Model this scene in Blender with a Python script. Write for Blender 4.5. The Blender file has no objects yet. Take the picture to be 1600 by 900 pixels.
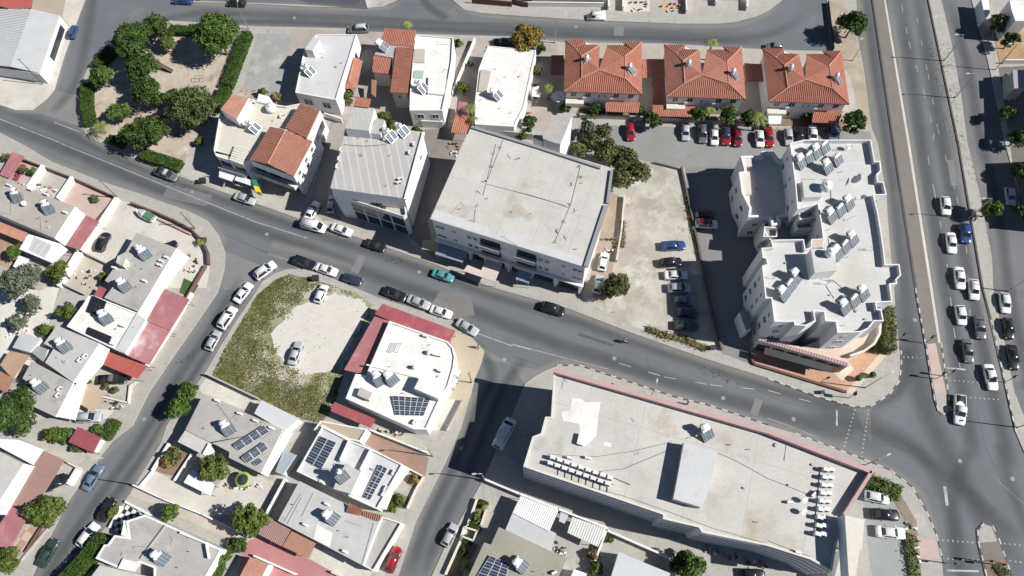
import bpy, math, random
import numpy as np
from mathutils import Vector, Matrix

scene = bpy.context.scene
COL = scene.collection
random.seed(7)

# ---------------------------------------------------------------- camera, sky, sun, exposure
F_PX, CAM_H, TILT, ROLL = 1110.0, 124.0, math.radians(23.657), math.radians(-4.1276)
_fw = Vector((0, math.sin(TILT), -math.cos(TILT)))
_r0 = Vector((1, 0, 0)); _u0 = _r0.cross(_fw)
_R = math.cos(ROLL) * _r0 + math.sin(ROLL) * _u0
_U = -math.sin(ROLL) * _r0 + math.cos(ROLL) * _u0
cam_data = bpy.data.cameras.new('camera'); cam = bpy.data.objects.new('camera', cam_data); COL.objects.link(cam)
cam_data.sensor_width = 36; cam_data.lens = 36 * F_PX / 1600; cam_data.clip_end = 4000
cam.matrix_world = Matrix(((_R.x, _U.x, -_fw.x, 0), (_R.y, _U.y, -_fw.y, 0), (_R.z, _U.z, -_fw.z, CAM_H), (0, 0, 0, 1)))
scene.camera = cam

SUN_EL, SHADOW_AZ = math.radians(41), math.radians(168)
world = bpy.data.worlds.new('World'); scene.world = world; world.use_nodes = True
wn = world.node_tree.nodes; wl = world.node_tree.links
sky = wn.new('ShaderNodeTexSky'); sky.sky_type = 'NISHITA'; sky.sun_disc = False
sky.sun_elevation = SUN_EL; sky.sun_rotation = math.radians(102); sky.air_density = 0.75; sky.dust_density = 0.0; sky.ozone_density = 2.0; sky.altitude = 1500
wl.new(sky.outputs[0], wn['Background'].inputs[0]); wn['Background'].inputs[1].default_value = 0.062
sun_d = bpy.data.lights.new('sun', 'SUN'); sun_d.energy = 5.0; sun_d.angle = math.radians(0.5); sun_d.color = (1, 0.975, 0.93)
sun = bpy.data.objects.new('sun', sun_d); COL.objects.link(sun)
_dir = Vector((math.cos(SHADOW_AZ) * math.cos(SUN_EL), math.sin(SHADOW_AZ) * math.cos(SUN_EL), -math.sin(SUN_EL)))
sun.rotation_euler = _dir.to_track_quat('-Z', 'Y').to_euler(); sun.location = (60, 0, 90)
vs = scene.view_settings; vs.view_transform = 'Standard'; vs.look = 'None'; vs.exposure = 0.36; vs.gamma = 1.0

# ---------------------------------------------------------------- survey: sheet coordinates -> ground
def G(px, py, z=0.0):
    d = _fw * F_PX + _R * (px - 800) - _U * (py - 450)
    t = (z - CAM_H) / d.z
    return Vector((d.x * t, d.y * t, z))

SHEETS = {'p': (0, 0, 1)}
for _i in range(16):
    SHEETS['Z%d' % (_i + 1)] = ((_i % 4) * 400, (_i // 4) * 225, 4)
SHEETS.update(a1=(1130, 200, 5.517), a2=(1140, 350, 5.517), a3=(1140, 470, 5.517), a4=(320, 130, 7.965), a5=(320, 220, 7.965),
    a6=(510, 150, 7.965), a7=(660, 320, 5.327), a8=(640, 160, 5.327), cA=(240, 580, 6.667), cB=(200, 670, 6.667), cC=(430, 660, 6.667),
    cD=(400, 765, 6.667), cE=(80, 765, 5), cF=(0, 230, 6.667), cG=(80, 340, 6.154), cH=(0, 340, 10), dA=(80, 440, 6.667), dB=(0, 480, 6.667),
    dC=(0, 590, 6.667), dD=(0, 690, 7.965), dE=(0, 787, 7.965), dF=(690, 740, 5.696), dG=(930, 780, 5.714), dH=(520, 480, 6.667),
    eA=(1480, 0, 13.23), eB=(1480, 68, 8.03), eC=(1480, 180, 7.5), eD=(400, 40, 7.965), eE=(560, 40, 7.965), eF=(730, 60, 7.965), eH=(860, 40, 7.965))

def K(s):
    """'cA 510,240 1050,450' -> list of survey positions"""
    o = (0, 0, 1); out = []
    for t in s.split():
        if t in SHEETS: o = SHEETS[t]
        else:
            a, b = t.split(','); out.append((o[0] + float(a) / o[2], o[1] + float(b) / o[2]))
    return out

def W(s, z=0.0):
    return [G(x, y, z) for x, y in (K(s) if isinstance(s, str) else s)]

# ---------------------------------------------------------------- materials
MATS = {}
def nodes_of(name):
    m = bpy.data.materials.new(name); m.use_nodes = True
    nt = m.node_tree; return m, nt.nodes, nt.links, nt.nodes['Principled BSDF']

def ramp(n, stops):
    r = n.new('ShaderNodeValToRGB'); e = r.color_ramp.elements
    while len(e) < len(stops): e.new(0.5)
    for k, (p, c) in enumerate(stops):
        e[k].position = p; e[k].color = (c[0], c[1], c[2], 1) if not isinstance(c, (int, float)) else (c, c, c, 1)
    return r

def surf(name, col, var=.14, scale=.25, fvar=.12, fine=3.0, rough=.85, bump=0.0, stain=None, bands=None, lines=None, metal=0.0, spec=.3):
    """stain=(colour, scale, low, high); bands=(dirx, diry, offset, length, stops): wear across a lane; lines=(dirx,diry,period,colour,width)"""
    if name in MATS: return MATS[name]
    m, n, l, b = nodes_of(name)
    g = n.new('ShaderNodeNewGeometry'); P = g.outputs['Position']
    def noise(sc, det=4, rgh=.6):
        t = n.new('ShaderNodeTexNoise'); t.inputs['Scale'].default_value = sc; t.inputs['Detail'].default_value = det
        t.inputs['Roughness'].default_value = rgh; l.new(P, t.inputs['Vector']); return t.outputs['Fac']
    def mul(a, bb, f=1.0):
        x = n.new('ShaderNodeMix'); x.data_type = 'RGBA'; x.blend_type = 'MULTIPLY'; x.inputs[0].default_value = f
        l.new(a, x.inputs[6]); l.new(bb, x.inputs[7]); return x.outputs[2]
    gain = (1 + var) * (1 + fvar)
    if bands:
        mx = max(s_[1] for s_ in bands[4]); gain *= mx; bands = (*bands[:4], [(p_, v_ / mx) for p_, v_ in bands[4]])
    c0 = n.new('ShaderNodeRGB'); c0.outputs[0].default_value = (*[c_ * gain for c_ in col], 1); cur = c0.outputs[0]
    if bands:
        dx, dy, off, ln, stops = bands
        d = n.new('ShaderNodeVectorMath'); d.operation = 'DOT_PRODUCT'; d.inputs[1].default_value = (dx / ln, dy / ln, 0); l.new(P, d.inputs[0])
        wob = n.new('ShaderNodeMath'); wob.operation = 'MULTIPLY_ADD'; l.new(noise(.12, 3), wob.inputs[0]); wob.inputs[1].default_value = .10
        wob.inputs[2].default_value = -off / ln - .05
        ad = n.new('ShaderNodeMath'); ad.operation = 'ADD'; l.new(d.outputs['Value'], ad.inputs[0]); l.new(wob.outputs[0], ad.inputs[1])
        r = ramp(n, stops); l.new(ad.outputs[0], r.inputs[0]); cur = mul(cur, r.outputs[0])
        mp = n.new('ShaderNodeMapping'); mp.vector_type = 'TEXTURE'; mp.inputs['Rotation'].default_value = (0, 0, math.atan2(-dx, dy)); mp.inputs['Scale'].default_value = (14, .9, 1); l.new(P, mp.inputs['Vector'])
        sn = n.new('ShaderNodeTexNoise'); sn.inputs['Scale'].default_value = 1.0; sn.inputs['Detail'].default_value = 5; sn.inputs['Roughness'].default_value = .65; l.new(mp.outputs[0], sn.inputs['Vector'])
        rs = ramp(n, [(.3, .85), (.7, 1.0)]); l.new(sn.outputs['Fac'], rs.inputs[0]); cur = mul(cur, rs.outputs[0])
    r1 = ramp(n, [(.28, (1 - var) / (1 + var)), (.72, 1)]); l.new(noise(scale, 5), r1.inputs[0]); cur = mul(cur, r1.outputs[0])
    r2 = ramp(n, [(.3, (1 - fvar) / (1 + fvar)), (.7, 1)]); l.new(noise(fine, 6, .7), r2.inputs[0]); cur = mul(cur, r2.outputs[0])
    for st in ([stain] if stain and not isinstance(stain, list) else stain or []):
        sc, ssc, lo, hi = st
        r3 = ramp(n, [(lo, 0), (hi, 1)]); l.new(noise(ssc, 7, .65), r3.inputs[0])
        x = n.new('ShaderNodeMix'); x.data_type = 'RGBA'; l.new(r3.outputs[0], x.inputs[0]); l.new(cur, x.inputs[6]); x.inputs[7].default_value = (*sc, 1); cur = x.outputs[2]
    for ln_ in ([lines] if lines and not isinstance(lines, list) else lines or []):
        dx, dy, per, lc, wd = ln_
        d = n.new('ShaderNodeVectorMath'); d.operation = 'DOT_PRODUCT'; d.inputs[1].default_value = (dx / per, dy / per, 0); l.new(P, d.inputs[0])
        fr = n.new('ShaderNodeMath'); fr.operation = 'FRACT'; l.new(d.outputs['Value'], fr.inputs[0])
        lt = n.new('ShaderNodeMath'); lt.operation = 'LESS_THAN'; l.new(fr.outputs[0], lt.inputs[0]); lt.inputs[1].default_value = wd / per
        x = n.new('ShaderNodeMix'); x.data_type = 'RGBA'; l.new(lt.outputs[0], x.inputs[0]); l.new(cur, x.inputs[6]); x.inputs[7].default_value = (*lc, 1); cur = x.outputs[2]
    l.new(cur, b.inputs['Base Color']); b.inputs['Roughness'].default_value = rough; b.inputs['Metallic'].default_value = metal
    b.inputs['Specular IOR Level'].default_value = spec
    if bump:
        bp = n.new('ShaderNodeBump'); bp.inputs['Strength'].default_value = bump; bp.inputs['Distance'].default_value = .05
        l.new(noise(fine * 1.7, 6, .7), bp.inputs['Height']); l.new(bp.outputs[0], b.inputs['Normal'])
    MATS[name] = m; return m

def gloss(name, col, rough=.25, metal=0.0, spec=.5, coat=0.0):
    if name in MATS: return MATS[name]
    m, n, l, b = nodes_of(name)
    g = n.new('ShaderNodeNewGeometry'); t = n.new('ShaderNodeTexNoise'); t.inputs['Scale'].default_value = 1.3; l.new(g.outputs['Position'], t.inputs['Vector'])
    r = ramp(n, [(.3, tuple(c * .86 for c in col)), (.7, tuple(min(1, c * 1.1) for c in col))]); l.new(t.outputs['Fac'], r.inputs[0])
    l.new(r.outputs[0], b.inputs['Base Color']); b.inputs['Roughness'].default_value = rough; b.inputs['Metallic'].default_value = metal
    b.inputs['Specular IOR Level'].default_value = spec; b.inputs['Coat Weight'].default_value = coat
    MATS[name] = m; return m

def leafmat(name, c1, c2, c3):
    m, n, l, b = nodes_of(name)
    g = n.new('ShaderNodeNewGeometry')
    t = n.new('ShaderNodeTexNoise'); t.inputs['Scale'].default_value = .9; t.inputs['Detail'].default_value = 3; l.new(g.outputs['Position'], t.inputs['Vector'])
    w = n.new('ShaderNodeTexWhiteNoise'); w.noise_dimensions = '1D'; l.new(g.outputs['Random Per Island'], w.inputs['W'])
    a = n.new('ShaderNodeMath'); a.operation = 'MULTIPLY_ADD'; l.new(w.outputs['Value'], a.inputs[0]); a.inputs[1].default_value = .4; l.new(t.outputs['Fac'], a.inputs[2])
    s = n.new('ShaderNodeMath'); s.operation = 'SUBTRACT'; l.new(a.outputs[0], s.inputs[0]); s.inputs[1].default_value = .2
    r = ramp(n, [(.25, c1), (.5, c2), (.8, c3)]); l.new(s.outputs[0], r.inputs[0]); l.new(r.outputs[0], b.inputs['Base Color'])
    b.inputs['Roughness'].default_value = .7; b.inputs['Specular IOR Level'].default_value = .25
    MATS[name] = m; return m

leafmat('leaf_dark', (.022, .042, .010), (.046, .080, .017), (.088, .135, .028))
leafmat('leaf_mid', (.032, .062, .012), (.070, .12, .022), (.13, .19, .036))
leafmat('leaf_lime', (.042, .066, .012), (.088, .122, .022), (.155, .185, .04))
leafmat('leaf_olive', (.05, .058, .018), (.10, .108, .036), (.18, .18, .07))
leafmat('leaf_pine', (.033, .050, .014), (.068, .092, .028), (.125, .155, .05))

leafmat('leaf_grey', (.06, .075, .045), (.11, .13, .085), (.18, .2, .13))
leafmat('leaf_gold', (.12, .085, .018), (.22, .16, .038), (.34, .26, .07))
leafmat('leaf_dry', (.13, .085, .035), (.22, .16, .075), (.32, .25, .13))
leafmat('leaf_hedge', (.024, .048, .008), (.042, .078, .012), (.068, .11, .018))
leafmat('blossom', (.28, .03, .09), (.42, .05, .15), (.5, .12, .22))
leafmat('grass_blend', (.075, .088, .022), (.125, .128, .04), (.215, .19, .08))
leafmat('leaf_palm', (.10, .13, .03), (.19, .22, .06), (.30, .32, .11))

ASPH = surf('asphalt', (.155, .157, .160), .16, .10, .12, 4, .9, .2, stain=[((.105, .107, .112), .16, .56, .72), ((.21, .208, .2), .25, .64, .78)])
ASPH_OLD = surf('asphalt_pale', (.205, .203, .198), .12, .14, .12, 4, .9, .2, stain=((.15, .15, .15), .2, .58, .72))
PAVE = surf('pavement_concrete', (.385, .365, .33), .12, .3, .10, 4, .9, .15, stain=[((.28, .26, .23), .3, .54, .72), ((.48, .455, .41), .2, .58, .72)], lines=[(.94, -.34, 2.4, (.31, .29, .262), .07), (.34, .94, 2.4, (.31, .29, .262), .07)])
CONC = surf('yard_concrete', (.43, .405, .36), .14, .22, .1, 3, .9, .15, stain=[((.31, .28, .235), .35, .54, .72), ((.22, .2, .17), 1.1, .68, .78)])
CONCW = surf('pale_concrete', (.53, .50, .445), .12, .22, .1, 3, .9, .1, stain=[((.42, .39, .34), .3, .55, .74), ((.33, .30, .26), .9, .66, .78)])
EARTH = surf('dry_earth', (.44, .38, .305), .16, .3, .16, 3, .95, .4, stain=[((.27, .195, .135), .16, .52, .66), ((.54, .50, .43), .26, .58, .7)])
CLEAR = surf('white_gravel', (.58, .55, .495), .10, .3, .16, 6, .95, .4, stain=[((.48, .445, .38), .3, .56, .72)])
GRAVEL = surf('pale_gravel', (.45, .415, .36), .18, .15, .22, 5, .95, .5, stain=[((.33, .30, .255), .09, .46, .60), ((.56, .53, .475), .14, .52, .64), ((.25, .215, .165), .3, .60, .72)])
SOIL = surf('brown_soil', (.23, .16, .11), .2, .5, .2, 5, .95, .4)
PINKP = surf('pink_paving', (.47, .36, .315), .1, .4, .1, 5, .9, .1)
ORANGEP = surf('terracotta_paving', (.50, .30, .20), .08, .4, .1, 5, .85, .1, lines=[(1, 0, .9, (.40, .25, .17), .07), (0, 1, .9, (.40, .25, .17), .07)])
MEDIAN = surf('median_gravel', (.195, .175, .155), .1, .3, .16, 6, .95, .4)
ROOFC = surf('roof_concrete', (.50, .475, .44), .10, .16, .09, 3, .9, .1, stain=[((.36, .34, .31), .20, .54, .74), ((.41, .34, .26), .10, .58, .72), ((.30, .285, .265), 1.2, .66, .74)])
ROOFG = surf('roof_grey_screed', (.385, .37, .345), .12, .2, .1, 3, .9, .1, stain=[((.28, .265, .245), .3, .52, .72), ((.46, .44, .41), .22, .6, .74), ((.22, .21, .19), 1.3, .68, .76)])
ROOFP = surf('roof_pale_paint', (.53, .53, .525), .07, .2, .06, 3, .85, .05, stain=[((.43, .415, .385), .3, .56, .74), ((.36, .35, .33), 1.0, .66, .76)])
ROOFW = surf('roof_white_paint', (.72, .70, .66), .07, .3, .06, 3, .8, .05, stain=[((.56, .53, .47), .35, .54, .74), ((.42, .40, .36), .9, .66, .76)])
ROOFA = surf('roof_apartment_deck', (.53, .525, .51), .07, .2, .05, 3, .88, .05, stain=[((.47, .43, .36), .14, .56, .74), ((.40, .385, .36), .35, .62, .76)], lines=(0.04, 1, 1.05, (.50, .48, .45), .06))
ROOFO = surf('roof_olive_screed', (.30, .285, .235), .10, .2, .1, 3, .9, .1)
DECKV = surf('terrace_tiles_grey', (.33, .31, .325), .06, .3, .06, 4, .8, .05)
WALLW = surf('white_render', (.72, .71, .69), .05, .3, .05, 2, .85, .05, stain=((.60, .58, .54), .5, .6, .8))
WALLC = surf('cream_render', (.64, .60, .52), .06, .3, .06, 2, .85, .05)
WALLB = surf('blockwork_grey', (.40, .39, .37), .08, .4, .08, 3, .9, .1)
TILED = surf('clay_tile_shade', (.28, .115, .08), .14, .6, .22, 6, .85)  # darker clay for the slabs; shade between tile rows put into the colour
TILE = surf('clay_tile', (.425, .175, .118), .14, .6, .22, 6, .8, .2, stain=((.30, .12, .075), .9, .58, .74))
TILEP = surf('clay_tile_pale', (.46, .23, .165), .14, .6, .2, 6, .8, .2, stain=((.54, .33, .25), .7, .58, .74))
TILEB = surf('clay_tile_brown', (.33, .175, .12), .12, .6, .2, 6, .8, .2)
REDM = surf('red_sheet_metal', (.33, .09, .10), .12, .35, .08, 4, .6, 0, stain=[((.42, .17, .165), .4, .54, .72), ((.22, .09, .085), 1.2, .64, .76)])
PINKM = surf('faded_pink_sheet', (.375, .155, .165), .12, .3, .08, 4, .6, 0, stain=[((.47, .26, .26), .4, .54, .72), ((.26, .13, .13), 1.2, .64, .76)])
BROWNM = surf('brown_sheet', (.33, .205, .175), .08, .3, .08, 4, .65)
ORNGM = surf('orange_red_sheet', (.40, .105, .085), .08, .35, .06, 4, .6)
WHITEM = surf('white_sheet_metal', (.74, .74, .735), .05, .3, .05, 3, .45)
GREYM = surf('grey_sheet_metal', (.47, .475, .475), .06, .3, .06, 3, .5)
GREYPAR = surf('grey_parapet', (.27, .275, .28), .08, .3, .06, 3, .8)
BLUEM = surf('blue_grey_sheet', (.24, .285, .32), .08, .3, .06, 3, .5)
CLAD = surf('grey_blue_cladding', (.50, .54, .585), .05, .3, .05, 3, .6)
CLADD = surf('cladding_dark_band', (.32, .345, .375), .05, .3, .05, 3, .6)  # darker grey-blue for the broad bands of the siding
PINKPAR = surf('pink_parapet', (.47, .31, .30), .08, .3, .06, 3, .7)
METAL = gloss('galvanised_steel', (.45, .46, .47), .45, .7)
DARKM = gloss('dark_metal', (.05, .05, .055), .5, .3)
BLACK = gloss('black_rubber', (.02, .02, .021), .7)
GLASS = gloss('window_glass', (.035, .045, .055), .12, 0, .6)
CARGLASS = gloss('car_glass', (.02, .024, .028), .08, 0, .7)
PVG = gloss('solar_cell_blue', (.035, .05, .085), .5, 0, .25)
PVB = gloss('solar_cell_black', (.016, .018, .024), .4, 0, .4)
COLG = gloss('collector_glass', (.115, .14, .16), .6, 0, .15)
FRAMEW = gloss('white_frame', (.72, .72, .71), .5)
TANKW = gloss('white_tank', (.78, .78, .77), .35)
PAINTW = surf('road_paint_white', (.42, .41, .39), .15, 1.0, .2, 5, .8, 0, stain=((.22, .22, .22), 1.1, .50, .64))
PAINTWB = surf('kerb_white', (.52, .51, .48), .16, .6, .14, 4, .8, 0, stain=((.36, .34, .31), .8, .5, .66))
PAINTK = surf('kerb_black', (.095, .092, .088), .08, .6, .1, 4, .8)
KERB = surf('kerb_concrete', (.47, .445, .40), .08, .4, .1, 4, .9)
BRICKR = surf('red_brown_coping', (.145, .085, .07), .1, .5, .12, 5, .85)
DARKWALL = surf('dark_wall', (.115, .095, .08), .1, .5, .12, 5, .9)
TRUNK = surf('bark', (.14, .10, .07), .15, 2, .2, 8, .95, .4)
PATCHP = surf('pinkish_patch', (.185, .172, .168), .1, .3, .12, 4, .9, .1)
CABLE = gloss('grey_cable', (.16, .155, .15), .7)
TILE2 = surf('clay_tile_faded', (.42, .19, .138), .18, .5, .22, 6, .8, .2, stain=[((.27, .115, .08), .5, .55, .72), ((.46, .25, .19), .8, .62, .74)])
TILE3 = surf('clay_tile_deep', (.405, .158, .108), .16, .45, .22, 6, .8, .2, stain=[((.28, .105, .075), .6, .55, .72), ((.43, .21, .15), 1.1, .62, .74)])
CRACK = surf('bitumen_seal', (.06, .06, .062), .1, .3, .12, 4, .8)
HEADL = gloss('lamp_glass', (.7, .72, .74), .15)
TAILL = gloss('tail_glass', (.35, .02, .02), .2)

# ---------------------------------------------------------------- mesh helpers
def origin_of(o):
    v = Vector((0, 0, 0))
    while o is not None:
        v += Vector(o.location); o = o.parent
    return v

def tag(o, label=None, cat=None, group=None, kind=None):
    if label: o['label'] = label
    if cat: o['category'] = cat
    if group: o['group'] = group
    if kind: o['kind'] = kind
    return o

def empty(name, loc, label, cat, group=None, rz=0.0):
    o = bpy.data.objects.new(name, None); COL.objects.link(o); o.location = loc; o.rotation_euler = (0, 0, rz); o.empty_display_size = .3
    return tag(o, label, cat, group)

def link(name, me, parent=None):
    o = bpy.data.objects.new(name, me); COL.objects.link(o); o.parent = parent; return o

def area2(p):
    return sum(p[i][0] * p[(i + 1) % len(p)][1] - p[(i + 1) % len(p)][0] * p[i][1] for i in range(len(p))) / 2

def offset(poly, d):
    """poly CCW list of (x,y); positive d = outward"""
    n = len(poly); out = []
    for i in range(n):
        a, b, c = Vector(poly[i - 1][:2]), Vector(poly[i][:2]), Vector(poly[(i + 1) % n][:2])
        e1 = (b - a).normalized(); e2 = (c - b).normalized()
        n1 = Vector((e1.y, -e1.x)); n2 = Vector((e2.y, -e2.x))
        k = 1 + n1.dot(n2)
        m = (n1 + n2) / max(k, .35)
        out.append((b.x + m.x * d, b.y + m.y * d))
    return out

def inside(pt, poly):
    x, y = pt; c = False
    for i in range(len(poly)):
        x0, y0 = poly[i - 1][:2]; x1, y1 = poly[i][:2]
        if (y0 > y) != (y1 > y) and x < (x1 - x0) * (y - y0) / (y1 - y0) + x0: c = not c
    return c

class MB:
    def __init__(s): s.v = []; s.f = []; s.m = []
    def poly(s, pts, mi=0):
        b = len(s.v); s.v += [tuple(p) for p in pts]; s.f.append(tuple(range(b, b + len(pts)))); s.m.append(mi); return s
    def prism(s, poly, z0, z1, mi=0, top=None, bottom=False):
        if area2(poly) < 0: poly = list(reversed(poly))
        n = len(poly); b = len(s.v)
        s.v += [(p[0], p[1], z0) for p in poly] + [(p[0], p[1], z1) for p in poly]
        for i in range(n):
            j = (i + 1) % n; s.f.append((b + i, b + j, b + n + j, b + n + i)); s.m.append(mi)
        s.f.append(tuple(range(b + n, b + 2 * n))); s.m.append(mi if top is None else top)
        if bottom: s.f.append(tuple(reversed(range(b, b + n)))); s.m.append(mi)
        return s
    def hexa(s, p, mi=0):
        """8 points: bottom 4, top 4 in the same order"""
        b = len(s.v); s.v += [tuple(q) for q in p]
        for f in ((3, 2, 1, 0), (4, 5, 6, 7), (0, 1, 5, 4), (1, 2, 6, 5), (2, 3, 7, 6), (3, 0, 4, 7)):
            s.f.append(tuple(b + k for k in f)); s.m.append(mi)
        return s
    def box(s, c, size, rz=0.0, mi=0):
        cs, sn = math.cos(rz), math.sin(rz); x, y, z = size[0] / 2, size[1] / 2, size[2] / 2
        P = []
        for zz in (-z, z):
            for a, b in ((-x, -y), (x, -y), (x, y), (-x, y)):
                P.append((c[0] + a * cs - b * sn, c[1] + a * sn + b * cs, c[2] + zz))
        return s.hexa(P, mi)
    def bar(s, p, q, w, h, mi=0, up=Vector((0, 0, 1))):
        p, q = Vector(p), Vector(q); d = (q - p).normalized()
        a = d.cross(up)
        a = a.normalized() if a.length > 1e-4 else Vector((1, 0, 0))
        u = a.cross(d).normalized(); a *= w / 2; u *= h / 2
        return s.hexa([p - a - u, p + a - u, q + a - u, q - a - u, p - a + u, p + a + u, q + a + u, q - a + u], mi)
    def tube(s, pts, r, n=8, mi=0, caps=True):
        pts = [Vector(p) for p in pts]; rs = r if isinstance(r, (list, tuple)) else [r] * len(pts); b = len(s.v)
        for i, p in enumerate(pts):
            d = (pts[min(i + 1, len(pts) - 1)] - pts[max(i - 1, 0)]).normalized()
            a = d.cross(Vector((0, 0, 1))); a = a.normalized() if a.length > 1e-3 else Vector((1, 0, 0)); u = a.cross(d)
            for k in range(n):
                t = 2 * math.pi * k / n; s.v.append(tuple(p + (a * math.cos(t) + u * math.sin(t)) * rs[i]))
        for i in range(len(pts) - 1):
            for k in range(n):
                s.f.append((b + i * n + k, b + i * n + (k + 1) % n, b + (i + 1) * n + (k + 1) % n, b + (i + 1) * n + k)); s.m.append(mi)
        if caps:
            s.f.append(tuple(b + k for k in range(n))); s.m.append(mi)
            s.f.append(tuple(b + (len(pts) - 1) * n + k for k in reversed(range(n)))); s.m.append(mi)
        return s
    def mesh(s, name, mats, o=Vector((0, 0, 0)), smooth=False):
        me = bpy.data.meshes.new(name); me.from_pydata([(a - o.x, b - o.y, c - o.z) for a, b, c in s.v], [], s.f)
        mats = mats if isinstance(mats, (list, tuple)) else [mats]
        for m in mats: me.materials.append(m)
        me.polygons.foreach_set('material_index', s.m)
        if smooth: me.polygons.foreach_set('use_smooth', [True] * len(s.f))
        me.update(); return me
    def build(s, name, mats, parent=None, smooth=False):
        return link(name, s.mesh(name, mats, origin_of(parent), smooth), parent)

def cen(w):
    return Vector((sum(p[0] for p in w) / len(w), sum(p[1] for p in w) / len(w), 0))

# ---------------------------------------------------------------- ground pieces
def slab(name, s, z, mat, z0=-.02, parent=None, side=None):
    w = W(s, z); o = MB().prism(w, z0, z, 1 if side else 0, 0).build(name, [mat, side] if side else mat, parent)
    if parent is None: o['kind'] = 'structure'
    return o

_lv = [0]
def patch(name, s, mat, z=.13):
    _lv[0] += 1; zz = z + .004 * (1 + _lv[0] % 9)
    w = W(s, zz); 
    if area2(w) < 0: w.reverse()
    o = MB().prism(w, z - .12, zz).build(name, mat); o['kind'] = 'structure'; return o

def stripe(name, s, width, mat, z=.008, dash=None, z_step=0):
    w = W(s, z); mb = MB()
    for a, b in zip(w, w[1:]):
        d = b - a; L = d.length; d.normalize(); nrm = Vector((-d.y, d.x, 0)) * width / 2
        t = 0
        while t < L:
            e = min(L, t + (dash[0] if dash else L)); p, q = a + d * t, a + d * e
            mb.poly([p - nrm, q - nrm, q + nrm, p + nrm]); t = e + (dash[1] if dash else 0) + 1e-6
    o = mb.build(name, mat); o['kind'] = 'structure'; return o

def wall(s, h, mat, label, t=.2, z=.1, name='garden_wall', cap=None, cat='wall', group=None):
    w = W(s, z); c = cen(w); r = empty(name, (c.x, c.y, z), label, cat, group)
    for i, (a, b) in enumerate(zip(w, w[1:])):
        d = (b - a).normalized() * t * .45
        MB().bar(a + Vector((0, 0, h / 2)) - (d if i else d * 0), b + Vector((0, 0, h / 2)), t, h).build('wall_panel', mat, r)
        MB().bar(a + Vector((0, 0, h + .03)) - (d if i else d * 0), b + Vector((0, 0, h + .03)), t + .06, .06).build('coping', cap or mat, r)
    return r

# ---------------------------------------------------------------- buildings
def bld(name, label, s, z, wallm=WALLW, roofm=ROOFC, par=0.0, pw=.22, base=.1, cat='house', group=None, over=.12, rim=None):
    w = W(s, z); pts = [(p.x, p.y) for p in w]; rev = area2(pts) < 0
    if rev: pts.reverse()
    c = cen(w); r = empty(name, (c.x, c.y, base), label, cat, group); n = len(pts)
    mb = MB()
    if par > 0:
        inn = offset(pts, -pw)
        for i in range(n):
            j = (i + 1) % n; a, b = pts[i], pts[j]; ai, bi = inn[i], inn[j]
            mb.poly([(*a, base), (*b, base), (*b, z), (*a, z)])
            mb.poly([(*a, z), (*b, z), (*bi, z), (*ai, z)], 1)
            mb.poly([(*ai, z), (*bi, z), (*bi, z - par), (*ai, z - par)])
        mb.build('wall', [wallm, rim or wallm], r)
        MB().poly([(*p, z - par) for p in inn]).build('roof', roofm, r)
    else:
        inn = offset(pts, -over)
        for i in range(n):
            j = (i + 1) % n; mb.poly([(*inn[i], base), (*inn[j], base), (*inn[j], z - .2), (*inn[i], z - .2)])
        mb.build('wall', wallm, r)
        MB().prism(pts, z - .24, z, 1, 0, bottom=True).build('roof', [roofm, rim or wallm], r)
    zr = z - par; ar = abs(area2(pts)); rr = random.Random(int(ar * 13))
    if ar > 55 and roofm not in (TILE, TILEP) and cat in ('house', 'cafe', 'warehouse', 'building', 'apartment building'):
        xs = [p[0] for p in pts]; ys = [p[1] for p in pts]; k = 0; safe = offset(pts, -1.0 - 0.0)
        for _ in range(60):
            x, y = rr.uniform(min(xs), max(xs)), rr.uniform(min(ys), max(ys))
            if not inside((x, y), safe): continue
            k += 1
            if k > min(14, 3 + ar / 60): break
            t = rr.random(); m = MB()
            if t < .45: m.tube([(x, y, zr), (x, y, zr + .45)], .06, 6).tube([(x, y, zr + .45), (x + .18, y, zr + .5)], .07, 6); m.build('vent_pipe', METAL, r)
            elif t < .75: m.box((x, y, zr + .12), (rr.uniform(.25, .6), rr.uniform(.2, .4), .24), rr.random() * 3); m.build('roof_block', WALLB, r)
            else: m.tube([(x, y, zr + .03), (x + rr.uniform(-1, 1), y + rr.uniform(-1, 1), zr + .03), (x + rr.uniform(-2.4, 2.4), y + rr.uniform(-2.4, 2.4), zr + .03)], .03, 5); m.build('pipe_run', CABLE, r)
    return {'o': r, 'pts': pts, 'n': n, 'z': z, 'rev': rev}

def edge(B, i):
    """i-th edge in the order given, left to right as seen from outside"""
    n = B['n']; k = (n - 2 - i) % n if B['rev'] else i
    return Vector((*B['pts'][k], 0)), Vector((*B['pts'][(k + 1) % n], 0))

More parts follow.
